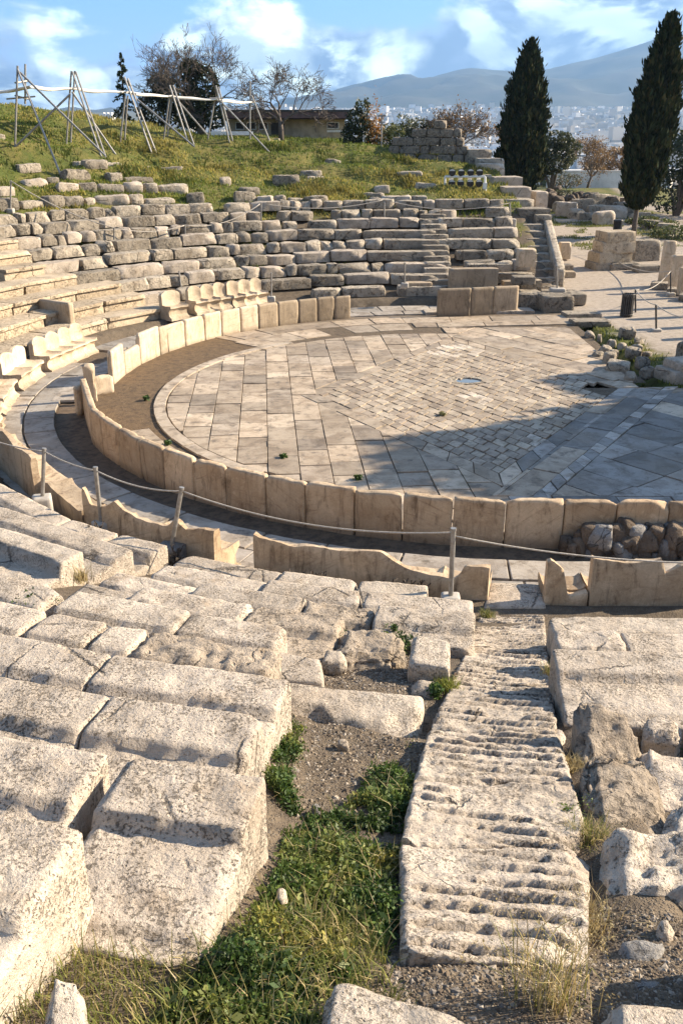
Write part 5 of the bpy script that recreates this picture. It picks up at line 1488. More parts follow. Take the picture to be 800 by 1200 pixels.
MINR = [.011]
def branches(mb, p, d, ln, rad, depth, rs, spread=.6, up=.15, tips=None, nseg=3, kids=(2, 4), shrink=.68):
    p = Vector(p); d = Vector(d).normalized(); pts = [p.copy()]; rads = [rad]
    for i in range(nseg):
        d = (d + Vector(rs.normal(size=3)) * .13 + Vector((0, 0, up * .25))).normalized()
        p = p + d * ln / nseg; pts.append(p.copy()); rads.append(rad * (1 - .45 * (i + 1) / nseg))
    mb.tube(pts, [max(r_, MINR[0]) for r_ in rads], 6 if rad > .03 else 3, cap=False)
    if depth == 0:
        if tips is not None: tips.append(p.copy())
        return
    for k in range(rs.randint(kids[0], kids[1] + 1)):
        a = Vector(rs.normal(size=3)); a = (a - d * a.dot(d)); a.normalize()
        nd = (d + a * spread * rs.uniform(.6, 1.3) + Vector((0, 0, up))).normalized()
        q = pts[-1] if k == 0 else pts[rs.randint(1, len(pts))]
        branches(mb, q, nd, ln * shrink * rs.uniform(.8, 1.2), rads[-1] * .78, depth - 1, rs, spread, up, tips, nseg, kids, shrink)

def tree_root(name, p, label, cat='tree', group=None): return empty(name, p, label, cat, group)

def bare_tree(p, h, label, seed, depth=5, spread=.75, up=.10, stems=1, rad=.16, kids=(2, 4), leaf=None, trunk=.28, mat='bark', group=None, nleaf=0, lsize=.12, shrink=.70):
    rs = np.random.RandomState(seed); t = tree_root('bare_tree' if not nleaf else 'leafy_tree', p, label, 'tree', group)
    mb = MB(); tips = []
    tr = MB()
    for s_ in range(stems):
        dd = Vector((rs.uniform(-.4, .4) * (stems > 1), rs.uniform(-.3, .3) * (stems > 1), 1)).normalized()
        top = dd * h * trunk
        tr.tube([(0, 0, -.2), tuple(top * .5 + Vector((rs.uniform(-.06, .06), 0, 0))), tuple(top)], [rad * 1.25, rad, rad * .85], 9)
        n0 = rs.randint(3, 5)
        for k in range(n0):
            a = 2 * math.pi * k / n0 + rs.uniform(-.4, .4)
            branches(mb, top * rs.uniform(.8, 1), (math.cos(a) * spread, math.sin(a) * spread, .8), h * .27, rad * .62, depth - 1, rs, spread, up, tips, 3, kids, shrink)
    tr.build('trunk', M[mat], t, None, True)
    V = np.array(mb.v); 
    if nleaf:
        pts = np.array([list(q) for q in tips]); pts = pts[rs.randint(len(pts), size=nleaf)] + rs.normal(size=(nleaf, 3)) * h * .035
        Vl, Fl, Cl = quads(pts, lsize, rs, pal_cols(nleaf, leaf, rs, .3), .6)
        mk('crown', Vl, Fl, M['leaf'], t, None, cols=Cl)
        mb.build('limbs', M[mat], t)
    else:
        mb.build('crown', M[mat], t)
    return t

def leafy(p, blobs, n, size, pal, label, seed, name='bush', cat='bush', trunk=None, group=None, core=True, aspect=.6, matn='leaf', part='crown'):
    """crown of leaf faces spread through several uneven clumps (offsets from p: x,y,z,rx,ry,rz)"""
    rs = np.random.RandomState(seed); t = tree_root(name, p, label, cat, group)
    wts = np.array([b_[3] * b_[4] * b_[5] for b_ in blobs]) ** .7; wts /= wts.sum()
    ids = rs.choice(len(blobs), n, p=wts); B = np.array(blobs)[ids]
    d = rs.normal(size=(n, 3)); d /= np.linalg.norm(d, axis=1, keepdims=True)
    lump = 1 + .28 * fbm(d * 2.2 + B[:, :3], 3, seed)
    rr = rs.uniform(.45, 1.0, n) ** .5 * lump
    P_ = B[:, :3] + d * B[:, 3:] * rr[:, None]
    keep = (noise3(P_ * (2.4 / max(.4, blobs[0][3])), seed + 5) > -.42); P_ = P_[keep]
    Vl, Fl, Cl = quads(P_, size, rs, pal_cols(len(P_), pal, rs, .3), aspect)
    mk(part, Vl, Fl, M[matn], t, None, cols=Cl)
    mb = MB()
    h0 = blobs[0][2]
    for q in blobs[:6]:
        mb.tube([(rs.uniform(-.06, .06), 0, -.2), (q[0] * .35, q[1] * .35, q[2] * .45), (q[0], q[1], q[2])], [trunk or .07, (trunk or .07) * .7, .02], 6)
    mb.build('trunk', M['bark'], t, None, True)
    return t

def cypress(p, h, rmax, label, seed, clear=.08, lean=(0, 0), n=15000):
    rs = np.random.RandomState(seed); t = tree_root('cypress_tree', p, label, 'tree', 'cypress trees')
    prof = lambda f: rmax * np.interp(f, [0, .03, .10, .22, .42, .62, .80, .92, 1.0], [.30, .55, .82, .98, 1.0, .86, .60, .33, .03])
    f = rs.beta(1.05, 1.25, n); an = rs.uniform(0, 2 * math.pi, n)
    dirs = np.stack([np.cos(an), np.sin(an), f * 5], -1)
    lump = 1 + .42 * fbm(dirs * 2.2, 3, seed) + .20 * noise3(dirs * np.array([4, 4, 6]), seed + 4)
    rr = prof(f) * lump * rs.uniform(.70, 1.06, n)
    z = h * (clear + (1 - clear) * f)
    P_ = np.stack([rr * np.cos(an) + lean[0] * f, rr * np.sin(an) + lean[1] * f, z], -1)
    stray = rs.rand(n) < .05; P_[stray] = P_[stray] * np.where(np.arange(3) < 2, 1.0, 1.0) + np.stack([np.cos(an), np.sin(an), an * 0 + .3], -1)[stray] * rs.uniform(.05, .30, stray.sum())[:, None]
    # sprays point up and slightly out
    up = np.stack([np.cos(an) * .35, np.sin(an) * .35, np.ones(n)], -1) + rs.normal(size=(n, 3)) * .28
    up /= np.linalg.norm(up, axis=1, keepdims=True)
    sd_ = np.cross(up, rs.normal(size=(n, 3))); sd_ /= np.linalg.norm(sd_, axis=1, keepdims=True)
    s_ = rs.uniform(.18, .55, n)[:, None] * (h / 12)
    V = np.stack([P_ - up * s_ * .5, P_ + sd_ * s_ * .20, P_ + up * s_ * .6, P_ - sd_ * s_ * .20], 1).reshape(-1, 3)
    C_ = pal_cols(n, [(.022, .032, .014), (.030, .042, .018), (.042, .048, .020), (.018, .026, .012), (.055, .052, .022)], rs, .25)
    F_ = np.arange(4 * n).reshape(n, 4).tolist()
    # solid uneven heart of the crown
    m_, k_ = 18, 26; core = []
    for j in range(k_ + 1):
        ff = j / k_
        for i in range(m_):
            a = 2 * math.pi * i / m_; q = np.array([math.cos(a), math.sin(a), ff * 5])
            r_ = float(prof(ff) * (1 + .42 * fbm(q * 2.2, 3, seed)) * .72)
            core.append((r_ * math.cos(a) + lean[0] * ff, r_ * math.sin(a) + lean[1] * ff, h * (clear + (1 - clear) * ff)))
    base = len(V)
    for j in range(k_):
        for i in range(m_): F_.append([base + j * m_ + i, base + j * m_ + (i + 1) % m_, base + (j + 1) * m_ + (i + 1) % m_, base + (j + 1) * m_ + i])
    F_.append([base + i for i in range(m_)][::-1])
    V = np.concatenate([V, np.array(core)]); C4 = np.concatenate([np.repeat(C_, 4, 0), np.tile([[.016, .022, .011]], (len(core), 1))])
    mk('crown', V, F_, M['needle'], t, None, cols=C4)
    mb = MB(); mb.tube([(0, 0, -.3), (0, 0, h * clear * .5), (lean[0] * .1, 0, h * (clear + .12))], [rmax * .16, rmax * .12, rmax * .10], 10); mb.build('trunk', M['bark'], t, None, True)
    return t

# the two cypresses
pc = at_y(606, 222, 72); cypress((pc[0], pc[1], T1(pc[0], pc[1]) - .3), 12.6 - (T1(pc[0], pc[1]) - .3), 1.62, 'dark cypress left of the path, the shorter and broader of the two', 3, clear=.06, lean=(.25, 0), n=17000)
pc = at_y(742, 272, 57); cypress((pc[0], pc[1], T1(pc[0], pc[1])), at_y(772, 16, 57)[2] - T1(pc[0], pc[1]), 1.2, 'tall slender cypress on a bare trunk, right of the path', 4, clear=.14, lean=(.75, 0), n=17000)

GREEN_OLIVE = [(.075, .085, .04), (.095, .10, .05), (.055, .065, .03), (.12, .115, .055)]
GREEN_DARK = [(.035, .048, .018), (.05, .06, .022), (.028, .04, .016)]
BROWN = [(.20, .12, .055), (.26, .16, .07), (.15, .09, .045), (.30, .20, .10)]
GRN_LT = [(.10, .12, .035), (.07, .09, .03), (.14, .14, .045)]
def gp(px, py, Y):
    q = at_y(px, py, Y); return (q[0], q[1], T1(q[0], q[1]))
# hilltop trees
p = gp(236, 152, 63)
bare_tree(p, 6.6, 'wide bare tree with a dark ivy mass on its trunk', 21, depth=6, spread=.85, stems=4, rad=.15, kids=(2, 4), trunk=.22, up=.12)
leafy(p, [(-.4, 0, 1.6, .9, .8, 1.4), (.3, 0, 2.9, 1.0, .8, 1.3), (-.5, .1, 3.7, .8, .7, .8), (.9, 0, 1.2, .7, .7, .9)], 5200, .20, GREEN_DARK, 'dark ivy climbing the wide bare tree', 22, name='ivy', cat='ivy')
p = gp(329, 158, 63)
bare_tree(p, 5.4, 'bare vase-shaped tree in front of the low building', 26, depth=6, spread=.8, stems=1, rad=.16, kids=(3, 4), trunk=.20, up=.06)
p = gp(194, 150, 66)
leafy(p, [(-.5, 0, 1.5, 1.3, 1.2, 1.2), (.5, 0, 2.2, 1.1, 1.1, 1.1), (-.1, 0, 2.9, .9, .9, .7), (1.4, 0, 1.0, .9, .9, .9)], 4800, .22, GREEN_DARK, 'rounded dark evergreen behind the pole frames, left of the ivy tree', 23, name='evergreen_tree', cat='tree')
# slim conifer with drooping tiers
p = gp(148, 147, 64); t = tree_root('conifer_tree', p, 'slim dark conifer with drooping sparse branches on the skyline')
rs = np.random.RandomState(31); mb = MB(); mb.tube([(0, 0, -.2), (0, 0, 2.2), (0, 0, 4.5)], [.11, .07, .01], 7); mb.build('trunk', M['bark_dark'], t)
pts = []
for i in range(58):
    f = .16 + .84 * i / 58; L_ = .95 * (1 - f) ** .8 * rs.uniform(.55, 1.15) + .08; a = rs.uniform(0, 6.28)
    m_ = int(40 * L_) + 10; q = rs.rand(m_) ** .7
    pts.append(np.stack([q * L_ * math.cos(a), q * L_ * math.sin(a), 4.5 * f + .18 * q - .5 * q ** 2 * L_ - .05], -1) + rs.normal(size=(m_, 3)) * .035)
pts = np.concatenate(pts); Vl, Fl, Cl = quads(pts, .17, rs, pal_cols(len(pts), GREEN_DARK, rs, .3), .45); mk('crown', Vl, Fl, M['needle'], t, None, cols=Cl)
# autumn conifer and bushes right of the building
p = gp(424, 160, 62)
t = leafy(p, [(0, 0, 1.0, 1.05, .9, 1.0), (-.3, 0, 1.7, .8, .7, .8), (.0, 0, 2.5, .5, .5, .7), (-.7, 0, .9, .7, .7, .8)], 4200, .15, GREEN_DARK + [(.09, .10, .03)], 'pointed green tree with one rust-coloured side, right of the building', 33, name='pointed_tree', cat='tree')
rs = np.random.RandomState(34); q = rs.normal(size=(900, 3)) * np.array([.32, .3, .75]) + np.array([.75, -.35, 1.35])
Vl, Fl, Cl = quads(q, .15, rs, pal_cols(900, [(.33, .15, .035), (.40, .22, .05), (.25, .12, .035)], rs, .2), .5); mk('rusty_foliage', Vl, Fl, M['leaf'], t, None, cols=Cl)['label'] = 'rust-coloured foliage on the sunny side'
bsh = [(452, 163, 62, 1.3, 1.35, GRN_LT, 'light green rounded bush right of the pointed tree'), (470, 164, 64, 1.5, 1.45, GRN_LT + GREEN_OLIVE, 'olive green bush above the left end of the terrace wall'), (490, 166, 63, 1.3, 1.55, GREEN_OLIVE, 'loose olive bush above the terrace wall'), (508, 168, 65, 1.3, 1.6, GREEN_OLIVE + BROWN[:1], 'brownish bush behind the middle of the terrace wall')]
for i, (px, py, Y, r_, h_, pal, lab) in enumerate(bsh):
    p = gp(px, py, Y); leafy(p, [(0, 0, h_ * .6, r_ * .75, r_ * .7, h_ * .6), (.5 * r_, 0, h_ * .9, r_ * .5, r_ * .5, h_ * .5), (-.5 * r_, .1, h_ * .7, r_ * .5, r_ * .5, h_ * .5), (0.1, 0, h_ * 1.2, r_ * .4, r_ * .4, h_ * .35)], 2100, .15, pal, lab, 40 + i, group='bushes on the hilltop')
p = gp(535, 178, 61); bare_tree(p, 3.6, 'thin tree with brown withered leaves at the right end of the terrace wall', 45, depth=5, spread=.8, stems=3, rad=.06, trunk=.2, nleaf=1500, leaf=BROWN, lsize=.12)
p = gp(516, 178, 63); bare_tree(p, 3.4, 'leafless grey shrub rising behind the terrace wall', 46, depth=5, spread=.8, stems=3, rad=.05, trunk=.2)
p = gp(567, 190, 64); bare_tree(p, 3.0, 'bare twiggy shrub left of the shorter cypress', 47, depth=5, spread=.8, stems=4, rad=.05, trunk=.15)
p = gp(558, 175, 70); leafy(p, [(0, 0, .7, 1.1, 1, .7), (.6, 0, 1.1, .6, .6, .5)], 1200, .15, GRN_LT, 'small yellow-green shrub right of the terrace wall', 48)
# trees right of the shorter cypress
p = gp(645, 222, 80); leafy(p, [(0, 0, 2.7, 1.8, 1.5, 1.3), (-1.0, 0, 2.2, 1.2, 1.2, 1.1), (1.0, 0, 3.3, 1.2, 1.1, 1.0), (.2, 0, 4.1, 1.2, 1.1, .7)], 6500, .20, GREEN_OLIVE + GREEN_DARK, 'grey-green olive tree immediately right of the shorter cypress', 51, name='olive_tree', cat='tree', trunk=.16)
p = gp(687, 224, 84); bare_tree(p, 4.9, 'spreading bare tree with a few brown leaves before the white houses', 52, depth=6, spread=.85, stems=2, rad=.10, trunk=.2, kids=(2, 3), nleaf=2300, leaf=BROWN, lsize=.15)
p = gp(714, 205, 96); leafy(p, [(0, 0, 3.0, 2.2, 2, 1.6), (1.5, 0, 3.6, 1.6, 1.5, 1.3), (-1.2, 0, 2.4, 1.5, 1.5, 1.2)], 4200, .26, BROWN, 'russet tree between the bare tree and the taller cypress', 53, name='russet_tree', cat='tree', trunk=.12)
p = gp(792, 245, 66); leafy(p, [(0, 0, 3.2, 2.3, 2.2, 1.9), (1.0, 0, 4.6, 1.9, 1.8, 1.5), (-.6, 0, 1.7, 1.5, 1.6, 1.4), (1.8, 0, 2.5, 2, 2, 2)], 8500, .22, GREEN_DARK, 'dark round evergreen cut by the right edge behind the taller cypress', 54, name='evergreen_tree', cat='tree', trunk=.2)
for i, (px, py, Y, r_, h_, pal, lab) in enumerate(((656, 222, 74, 1.1, .8, GREEN_OLIVE, 'grey scrub at the foot of the olive tree'), (770, 258, 60, 1.3, .55, GRN_LT, 'yellow-green bramble right of the taller cypress'), (792, 262, 56, 1.4, .7, GRN_LT, 'yellow-green bramble at the right edge'), (752, 262, 62, 1.1, .45, GRN_LT, 'low bramble at the taller cypress trunk'), (662, 214, 88, 1.6, 1.1, GREEN_OLIVE + BROWN[:1], 'scrub in front of the white garden wall'))):
    p = gp(px, py, Y); leafy(p, [(0, 0, h_ * .5, r_, r_ * .8, h_ * .6), (.5 * r_, 0, h_ * .6, r_ * .6, r_ * .5, h_ * .5), (-.6 * r_, 0, h_ * .45, r_ * .5, r_ * .5, h_ * .5)], 1300, .14, pal, lab, 60 + i, group='scrub beyond the path')
# trees out of frame on the stage side; their shadows lie over the right of the orchestra
for i, (x, y, h, r_) in enumerate(((21.5, 23.4, 10.9, 2.6), (19.5, 22.0, 8.6, 2.6), (23.5, 28.6, 9.1, 2.3), (18.5, 20.0, 7.2, 2.0))):
    leafy((x, y, 0), [(0, 0, h - r_, r_, r_, r_), (-.9, .6, h - 1.6 * r_, r_ * .9, r_, r_ * .9), (.6, -.9, h - 2.2 * r_, r_, r_, r_), (0, 0, h - 3 * r_, r_ * .8, r_ * .8, r_)], 9000, .5, GREEN_DARK, ['tall pine past the right edge of the orchestra', 'pine nearest the stage side beyond the right edge', 'pine beside the stele row beyond the right edge', 'lowest pine beyond the right edge, near the rubble heap'][i], 70 + i, name='pine_tree', cat='tree', trunk=.25, group='pines beyond the stage')

# tree belt down towards the city (one far mass)
rs = np.random.RandomState(81); n = 420
xs = rs.uniform(-40, 120, n); ys = rs.uniform(135, 260, n)
zs = T(xs, ys, False); Pn = []; Cn = []
for x, y, z in zip(xs, ys, zs):
    r_ = rs.uniform(2, 5); m_ = 70; d = rs.normal(size=(m_, 3)); d /= np.linalg.norm(d, axis=1, keepdims=True)
    Pn.append(np.array([x, y, z + r_ * .9]) + d * r_ * rs.uniform(.5, 1, (m_, 1))); Cn.append(pal_cols(m_, GREEN_DARK + GREEN_OLIVE + ([BROWN[0]] if rs.rand() < .3 else []), rs, .3) * rs.uniform(.7, 1.2))
Vl, Fl, Cl = quads(np.concatenate(Pn), 1.5, rs, np.concatenate(Cn), .7)
tag(mk('tree_belt', Vl, Fl, M['leaf'], None, None, cols=Cl), 'belt of mixed trees between the ruins and the city', 'woodland', None, 'stuff')

# ------------------------------------------------------------------ rubble beyond the path
def field_stone(px, py, Y, L_, W_, H_, lab, seed, mat='lime_far', rz=0., grp='dressed stones lying beyond the path', name='stone_block'):
    q = gp(px, py, Y); return simple_block(q, (L_, W_, H_), rz, M[mat], name, lab, 'stone block', grp, seed, .12, .05, .04, (rs5.uniform(-.08, .08), rs5.uniform(-.08, .08)), sink=.15)
fs = [(662, 262, 66, 1.4, .9, .9), (672, 268, 65, 1.0, .8, .6), (684, 270, 64, .9, .7, .45), (680, 256, 67, 1.5, .9, 1.0), (697, 262, 66, 1.2, .8, .7), (705, 274, 62, 1.3, .9, .8), (700, 251, 69, 1.6, .9, 1.1), (716, 262, 65, 1.8, .8, .8), (712, 250, 69, 1.3, .8, 1.0), (728, 258, 66, 1.3, .8, .9), (690, 244, 71, 1.2, .8, 1.0), (720, 246, 70, 1.6, .8, .8), (736, 250, 68, 1.1, .7, .7), (655, 252, 68, 1.0, .7, .7), (748, 266, 63, 1.3, .8, .6), (765, 274, 60, 1.5, .8, .5), (780, 268, 58, 1.1, .7, .6)]
for i, (px, py, Y, a, b2, c_) in enumerate(fs):
    field_stone(px, py, Y, a, b2, c_, ['large', 'small', 'flat', 'long', 'pale', 'squared'][i % 6] + ' grey stone lying beyond the path, ' + ('below the olive tree' if px < 675 else ('below the bare brown tree' if px < 712 else ('left of the taller cypress' if px < 740 else 'right of the taller cypress'))), 1200 + i, 'lime_pale' if i in (0, 5, 7, 12) else 'lime_far', rs5.uniform(-.5, .5))
for i in range(34):
    px = rs5.uniform(636, 690); py = rs5.uniform(226, 246); q = gp(px, py, rs5.uniform(68, 76)); s_ = rs5.uniform(.4, .8)
    simple_block((q[0], q[1], q[2] + rs5.uniform(0, .5)), (s_ * 1.2, s_, s_ * .8), rs5.uniform(0, 3), M['rock_dark'], 'rubble_stone', 'dark rubble stone in the heap under the olive tree', 'stone', 'dark rubble heap under the olive tree', 1240 + i, .1, s_ * .2, s_ * .12, (rs5.uniform(-.4, .4), rs5.uniform(-.4, .4)), sink=.5)

# ------------------------------------------------------------------ pole frames with the strip awning
def frame(basepx, segs, label, Yoff=0.):
    g = ground_at(*basepx); Y = g[1]
    t = empty('pole_frame', g, label, 'pole frame', 'steel pole frames carrying the awning')
    for (a, b2, dy0, dy1, nm, r_) in segs:
        q0 = at_y(a[0], a[1], Y + dy0); q1 = at_y(b2[0], b2[1], Y + dy1)
        if nm != 'rail' and nm != 'brace_top': q1[2] = min(q1[2], T1(q1[0], q1[1]) - .05) if abs(q1[2] - T1(q1[0], q1[1])) < .8 else q1[2]
        mb = MB(); mb.tube([tuple(q0 - g), tuple(q1 - g)], r_, 7); mb.build(nm, M['steel'], t)
    return g
r0 = .048
frame((18, 172), [((21, 77), (18, 172), 0, 0, 'pole', r0), ((30, 75), (30, 122), .8, .8, 'pole', r0), ((21, 81), (71, 196), 0, -1.4, 'leg', r0), ((24, 85), (124, 183), 0, -1.0, 'brace', r0), ((83, 110), (18, 170), 0, 0, 'brace', r0), ((18, 97), (33, 95), 0, .8, 'rail', .04), ((18, 112), (34, 116), 0, .8, 'rail', .04), ((8, 116), (42, 113), .3, .3, 'rail', .035)], 'leftmost pole frame with a small railed top on the skyline')
frame((80, 170), [((84, 83), (78, 170), 0, 0, 'pole', r0), ((88, 83), (83, 170), .3, .3, 'pole', r0), ((85, 84), (119, 180), 0, -1.2, 'leg', r0), ((89, 84), (124, 178), .2, -1.0, 'leg', r0), ((85, 108), (135, 168), 0, -.3, 'brace', r0), ((80, 104), (92, 102), 0, .3, 'rail', .04)], 'pole frame second from the left on the grassy crest')
frame((143, 168), [((147, 112), (141, 168), 0, 0, 'pole', r0), ((150, 112), (146, 168), .3, .3, 'pole', r0), ((146, 90), (178, 175), 0, -1.0, 'leg', r0), ((150, 92), (183, 174), .2, -.8, 'leg', r0), ((158, 114), (228, 172), 0, -1.2, 'brace', r0), ((143, 108), (160, 110), 0, .3, 'rail', .04)], 'pole frame beside the slim conifer')
frame((192, 163), [((199, 112), (192, 163), 0, 0, 'pole', r0), ((202, 112), (196, 163), .3, .3, 'pole', r0), ((199, 100), (222, 171), 0, -.8, 'leg', r0), ((203, 100), (228, 169), .2, -.8, 'leg', r0), ((205, 114), (243, 158), 0, 0, 'brace', r0), ((196, 113), (207, 113), 0, .3, 'rail', .04)], 'pole frame in front of the rounded dark evergreen')
frame((272, 168), [((253, 100), (269, 167), 0, 0, 'leg', r0), ((256, 102), (273, 167), .3, .3, 'leg', r0), ((252, 116), (243, 158), .3, .3, 'pole', r0), ((258, 118), (318, 164), 0, 0, 'brace', r0), ((246, 115), (262, 115), 0, .2, 'rail', .04)], 'pole frame between the ivy tree and the bare tree')
frame((294, 163), [((293, 95), (293, 163), 0, 0, 'pole', r0), ((295, 112), (316, 164), 0, 0, 'leg', r0), ((288, 119), (300, 119), 0, .2, 'rail', .04)], 'rightmost pole frame where the awning ends')
# awning: two long narrow canvas strips
def strip_mesh(mb, pts, w_, sag):
    V = []; F = []; k = 0; m_ = 14
    for (a, b2) in zip(pts[:-1], pts[1:]):
        for i in range(m_ + 1):
            u = i / m_; q = a * (1 - u) + b2 * u
            z = q[2] - 4 * sag * u * (1 - u) + .02 * math.sin(9 * u + k)
            for (oy, oz) in ((0, 0), (w_ * .5, .05), (w_, .02), (w_, -.05), (w_ * .5, -.03), (0, -.09 - .03 * math.sin(5 * u))): V.append((q[0], q[1] + oy, z + oz))
        k += 1
    n = len(V) // 6
    for i in range(n - 1):
        for j in range(6): F.append((i * 6 + j, i * 6 + (j + 1) % 6, (i + 1) * 6 + (j + 1) % 6, (i + 1) * 6 + j))
    mb.add(V, F)
gy_ = lambda px, py: ground_at(px, py)[1]
aw = [at_y(-30, 108, gy_(18, 172)), at_y(34, 101, gy_(18, 172)), at_y(86, 103, gy_(80, 170)), at_y(148, 107, gy_(143, 168)), at_y(201, 112, gy_(192, 163)), at_y(255, 116, gy_(272, 168)), at_y(296, 119.5, gy_(294, 163))]
mb = MB(); strip_mesh(mb, aw, .9, .05)
tag(mb.build('awning', M['canvas'], None, None, True), 'long narrow white awning strung between the pole frames', 'awning')

# ------------------------------------------------------------------ low building on the hilltop
Yb = 72
def bx(name, px0, px1, py0, py1, Y, dep, mat, par, off=(0, 0, 0)):
    a, b2 = at_y(px0, py1, Y), at_y(px1, py0, Y); mb = MB()
    mb.box(((a[0] + b2[0]) / 2 - off[0], Y + dep / 2 - off[1], (a[2] + b2[2]) / 2 - off[2]), (abs(b2[0] - a[0]), dep, abs(b2[2] - a[2]))); return mb.build(name, M[mat], par)
bp = at_y(335, 168, Yb)
hb = empty('low_building', bp, 'low beige building with a flat brown roof behind the bare tree', 'building')
bx('wall', 268, 404, 140, 172, Yb, 6, 'plaster', hb, bp)
rf = bx('roof', 258, 412, 131, 138.5, Yb - 1.2, 8.5, 'roof', hb, bp)
bx('roof_edge', 258, 412, 128.5, 131, Yb - 1.25, 8.6, 'steel_dark', hb, bp)
for i, (a, b2, c_, d_) in enumerate(((276, 286, 143, 152), (289, 300, 143, 152), (303, 314, 143, 152), (383, 397, 143, 151))):
    wn = bx('window', a, b2, c_, d_, Yb - .06, .1, 'white_paint', hb, bp); bx('pane', a + 1, b2 - 1, c_ + 1, d_ - 1, Yb - .09, .05, 'glass_dark', wn, bp)
dr = bx('door', 318, 326, 144, 166, Yb - .06, .1, 'steel_dark', hb, bp)
bx('column', 331, 333, 139, 168, Yb - .6, .25, 'steel_dark', hb, bp); bx('band', 383, 404, 152.5, 155, Yb - .12, .12, 'white_paint', hb, bp)
# low dry wall and a white barrier in front of the building
for i, (a, b2) in enumerate(((262, 292), (292, 330))):
    q0, q1 = gp(a, 160, 60), gp(b2, 161, 60)
    ashlar('dry_wall', q0, q1, (q0[2] + q1[2]) / 2 - .1, 2, 'lime_far', ['low dry-stone wall left of the bare tree', 'low dry-stone wall at the bare tree foot'][i], 'wall', 91 + i, .25, False, .4)
q = gp(272, 158, 61); t = empty('barrier', q, 'white board barrier on short legs before the building', 'barrier')
mb = MB(); mb.box((0, 0, .55), (2.6, .06, .22)); mb.build('board', M['white_paint'], t)
for s_ in (-1, 1): mb = MB(); mb.box((s_ * 1.1, 0, .25), (.07, .08, .6)); mb.build('leg', M['white_paint'], t)
q = gp(447, 158, 60); t = empty('lamp_post', q, 'thin white lamp post between the pointed tree and the bushes', 'lamp post')
mb = MB(); mb.tube([(0, 0, 0), (0, 0, 2.0)], .05, 8); mb.build('pole', M['steel'], t); mb = MB(); mb.box((0, 0, 2.05), (.5, .15, .10)); mb.box((0, 0, 1.7), (.4, .12, .08)); mb.build('lamp_head', M['steel'], t)

# ------------------------------------------------------------------ houses below the ruins
def house(px0, px1, py0, Y, dep, floors, label, seed, mat='plaster_white', base=None):
    a, b2 = at_y(px0, py0, Y), at_y(px1, py0, Y); zb = T1((a[0] + b2[0]) / 2, Y) - 1.0 if base is None else base
    h = a[2] - zb; c_ = ((a[0] + b2[0]) / 2, Y + dep / 2, zb); w_ = b2[0] - a[0]
    t = empty('house', c_, label, 'house', 'houses below the ruins')
    mb = MB(); mb.box((0, 0, h / 2), (w_, dep, h)); mb.build('wall', M[mat], t)
    mb = MB(); mb.box((0, 0, h + .12), (w_ + .5, dep + .5, .28)); rf = mb.build('roof', M['plaster_white'], t)
    mb = MB(); mb.box((w_ * .2, 0, h + .9), (w_ * .25, dep * .4, 1.3)); mb.build('roof_shed', M[mat], rf)
    rs = np.random.RandomState(seed); nw = max(2, int(w_ / 2.4))
    for f in range(floors):
        zf = h - 1.9 - f * 3.1
        if zf < .6: break
        for i in range(nw):
            x = -w_ / 2 + w_ * (i + .5) / nw
            mb = MB(); mb.box((x, -dep / 2 - .02, zf), (1.25, .12, 1.5)); wn = mb.build('window', M['white_paint'], t)
            mb = MB(); mb.box((x, -dep / 2 - .06, zf), (1.05, .08, 1.3)); mb.build('pane', M['glass_dark'], wn)
    return t
house(660, 697, 202, 112, 9, 2, 'white house left, partly behind the bare brown tree', 1)
house(697, 736, 212, 100, 8, 1, 'low white house between the bare tree and the taller cypress', 2)
house(664, 684, 188, 150, 10, 3, 'taller cream house behind the white ones', 3, 'plaster')
house(690, 712, 184, 165, 10, 3, 'white apartment house seen over the low white house', 4)
house(632, 655, 196, 140, 9, 2, 'white house behind the olive tree', 5)
q0 = at_y(640, 222, 92); q1 = at_y(735, 222, 92)
mb = MB(); zb = T1(q0[0], 92); mb.box(((q0[0] + q1[0]) / 2, 92, zb + .7), (q1[0] - q0[0], .3, 2.0)); mb.box(((q0[0] + q1[0]) / 2, 92, zb + 1.76), (q1[0] - q0[0] + .1, .42, .10))
tag(mb.build('garden_wall', M['plaster_white']), 'long white garden wall behind the rubble and the bare brown tree', 'wall')
# distant blocks on the left skyline
for i, (px0, px1, py, Y, lab) in enumerate(((95, 104, 138, 900, 'pale distant block left on the skyline behind the crest'), (117, 131, 135, 900, 'wide pale distant block on the skyline behind the crest'))):
    a, b2 = at_y(px0, py, Y), at_y(px1, py, Y); t = empty('apartment_block', ((a[0] + b2[0]) / 2, Y + 8, -50), lab, 'building'); mb = MB()
    w_ = b2[0] - a[0]; h = a[2] + 50; mb.box((0, 0, h / 2), (w_, 16, h)); mb.build('wall', M['plaster_white'], t)
    mb = MB()
    for k in range(3): mb.box((-w_ / 3 + k * w_ / 3, 0, h + 1), (w_ * .16, 8, 3))
    mb.build('roof_tower', M['plaster_white'], t)

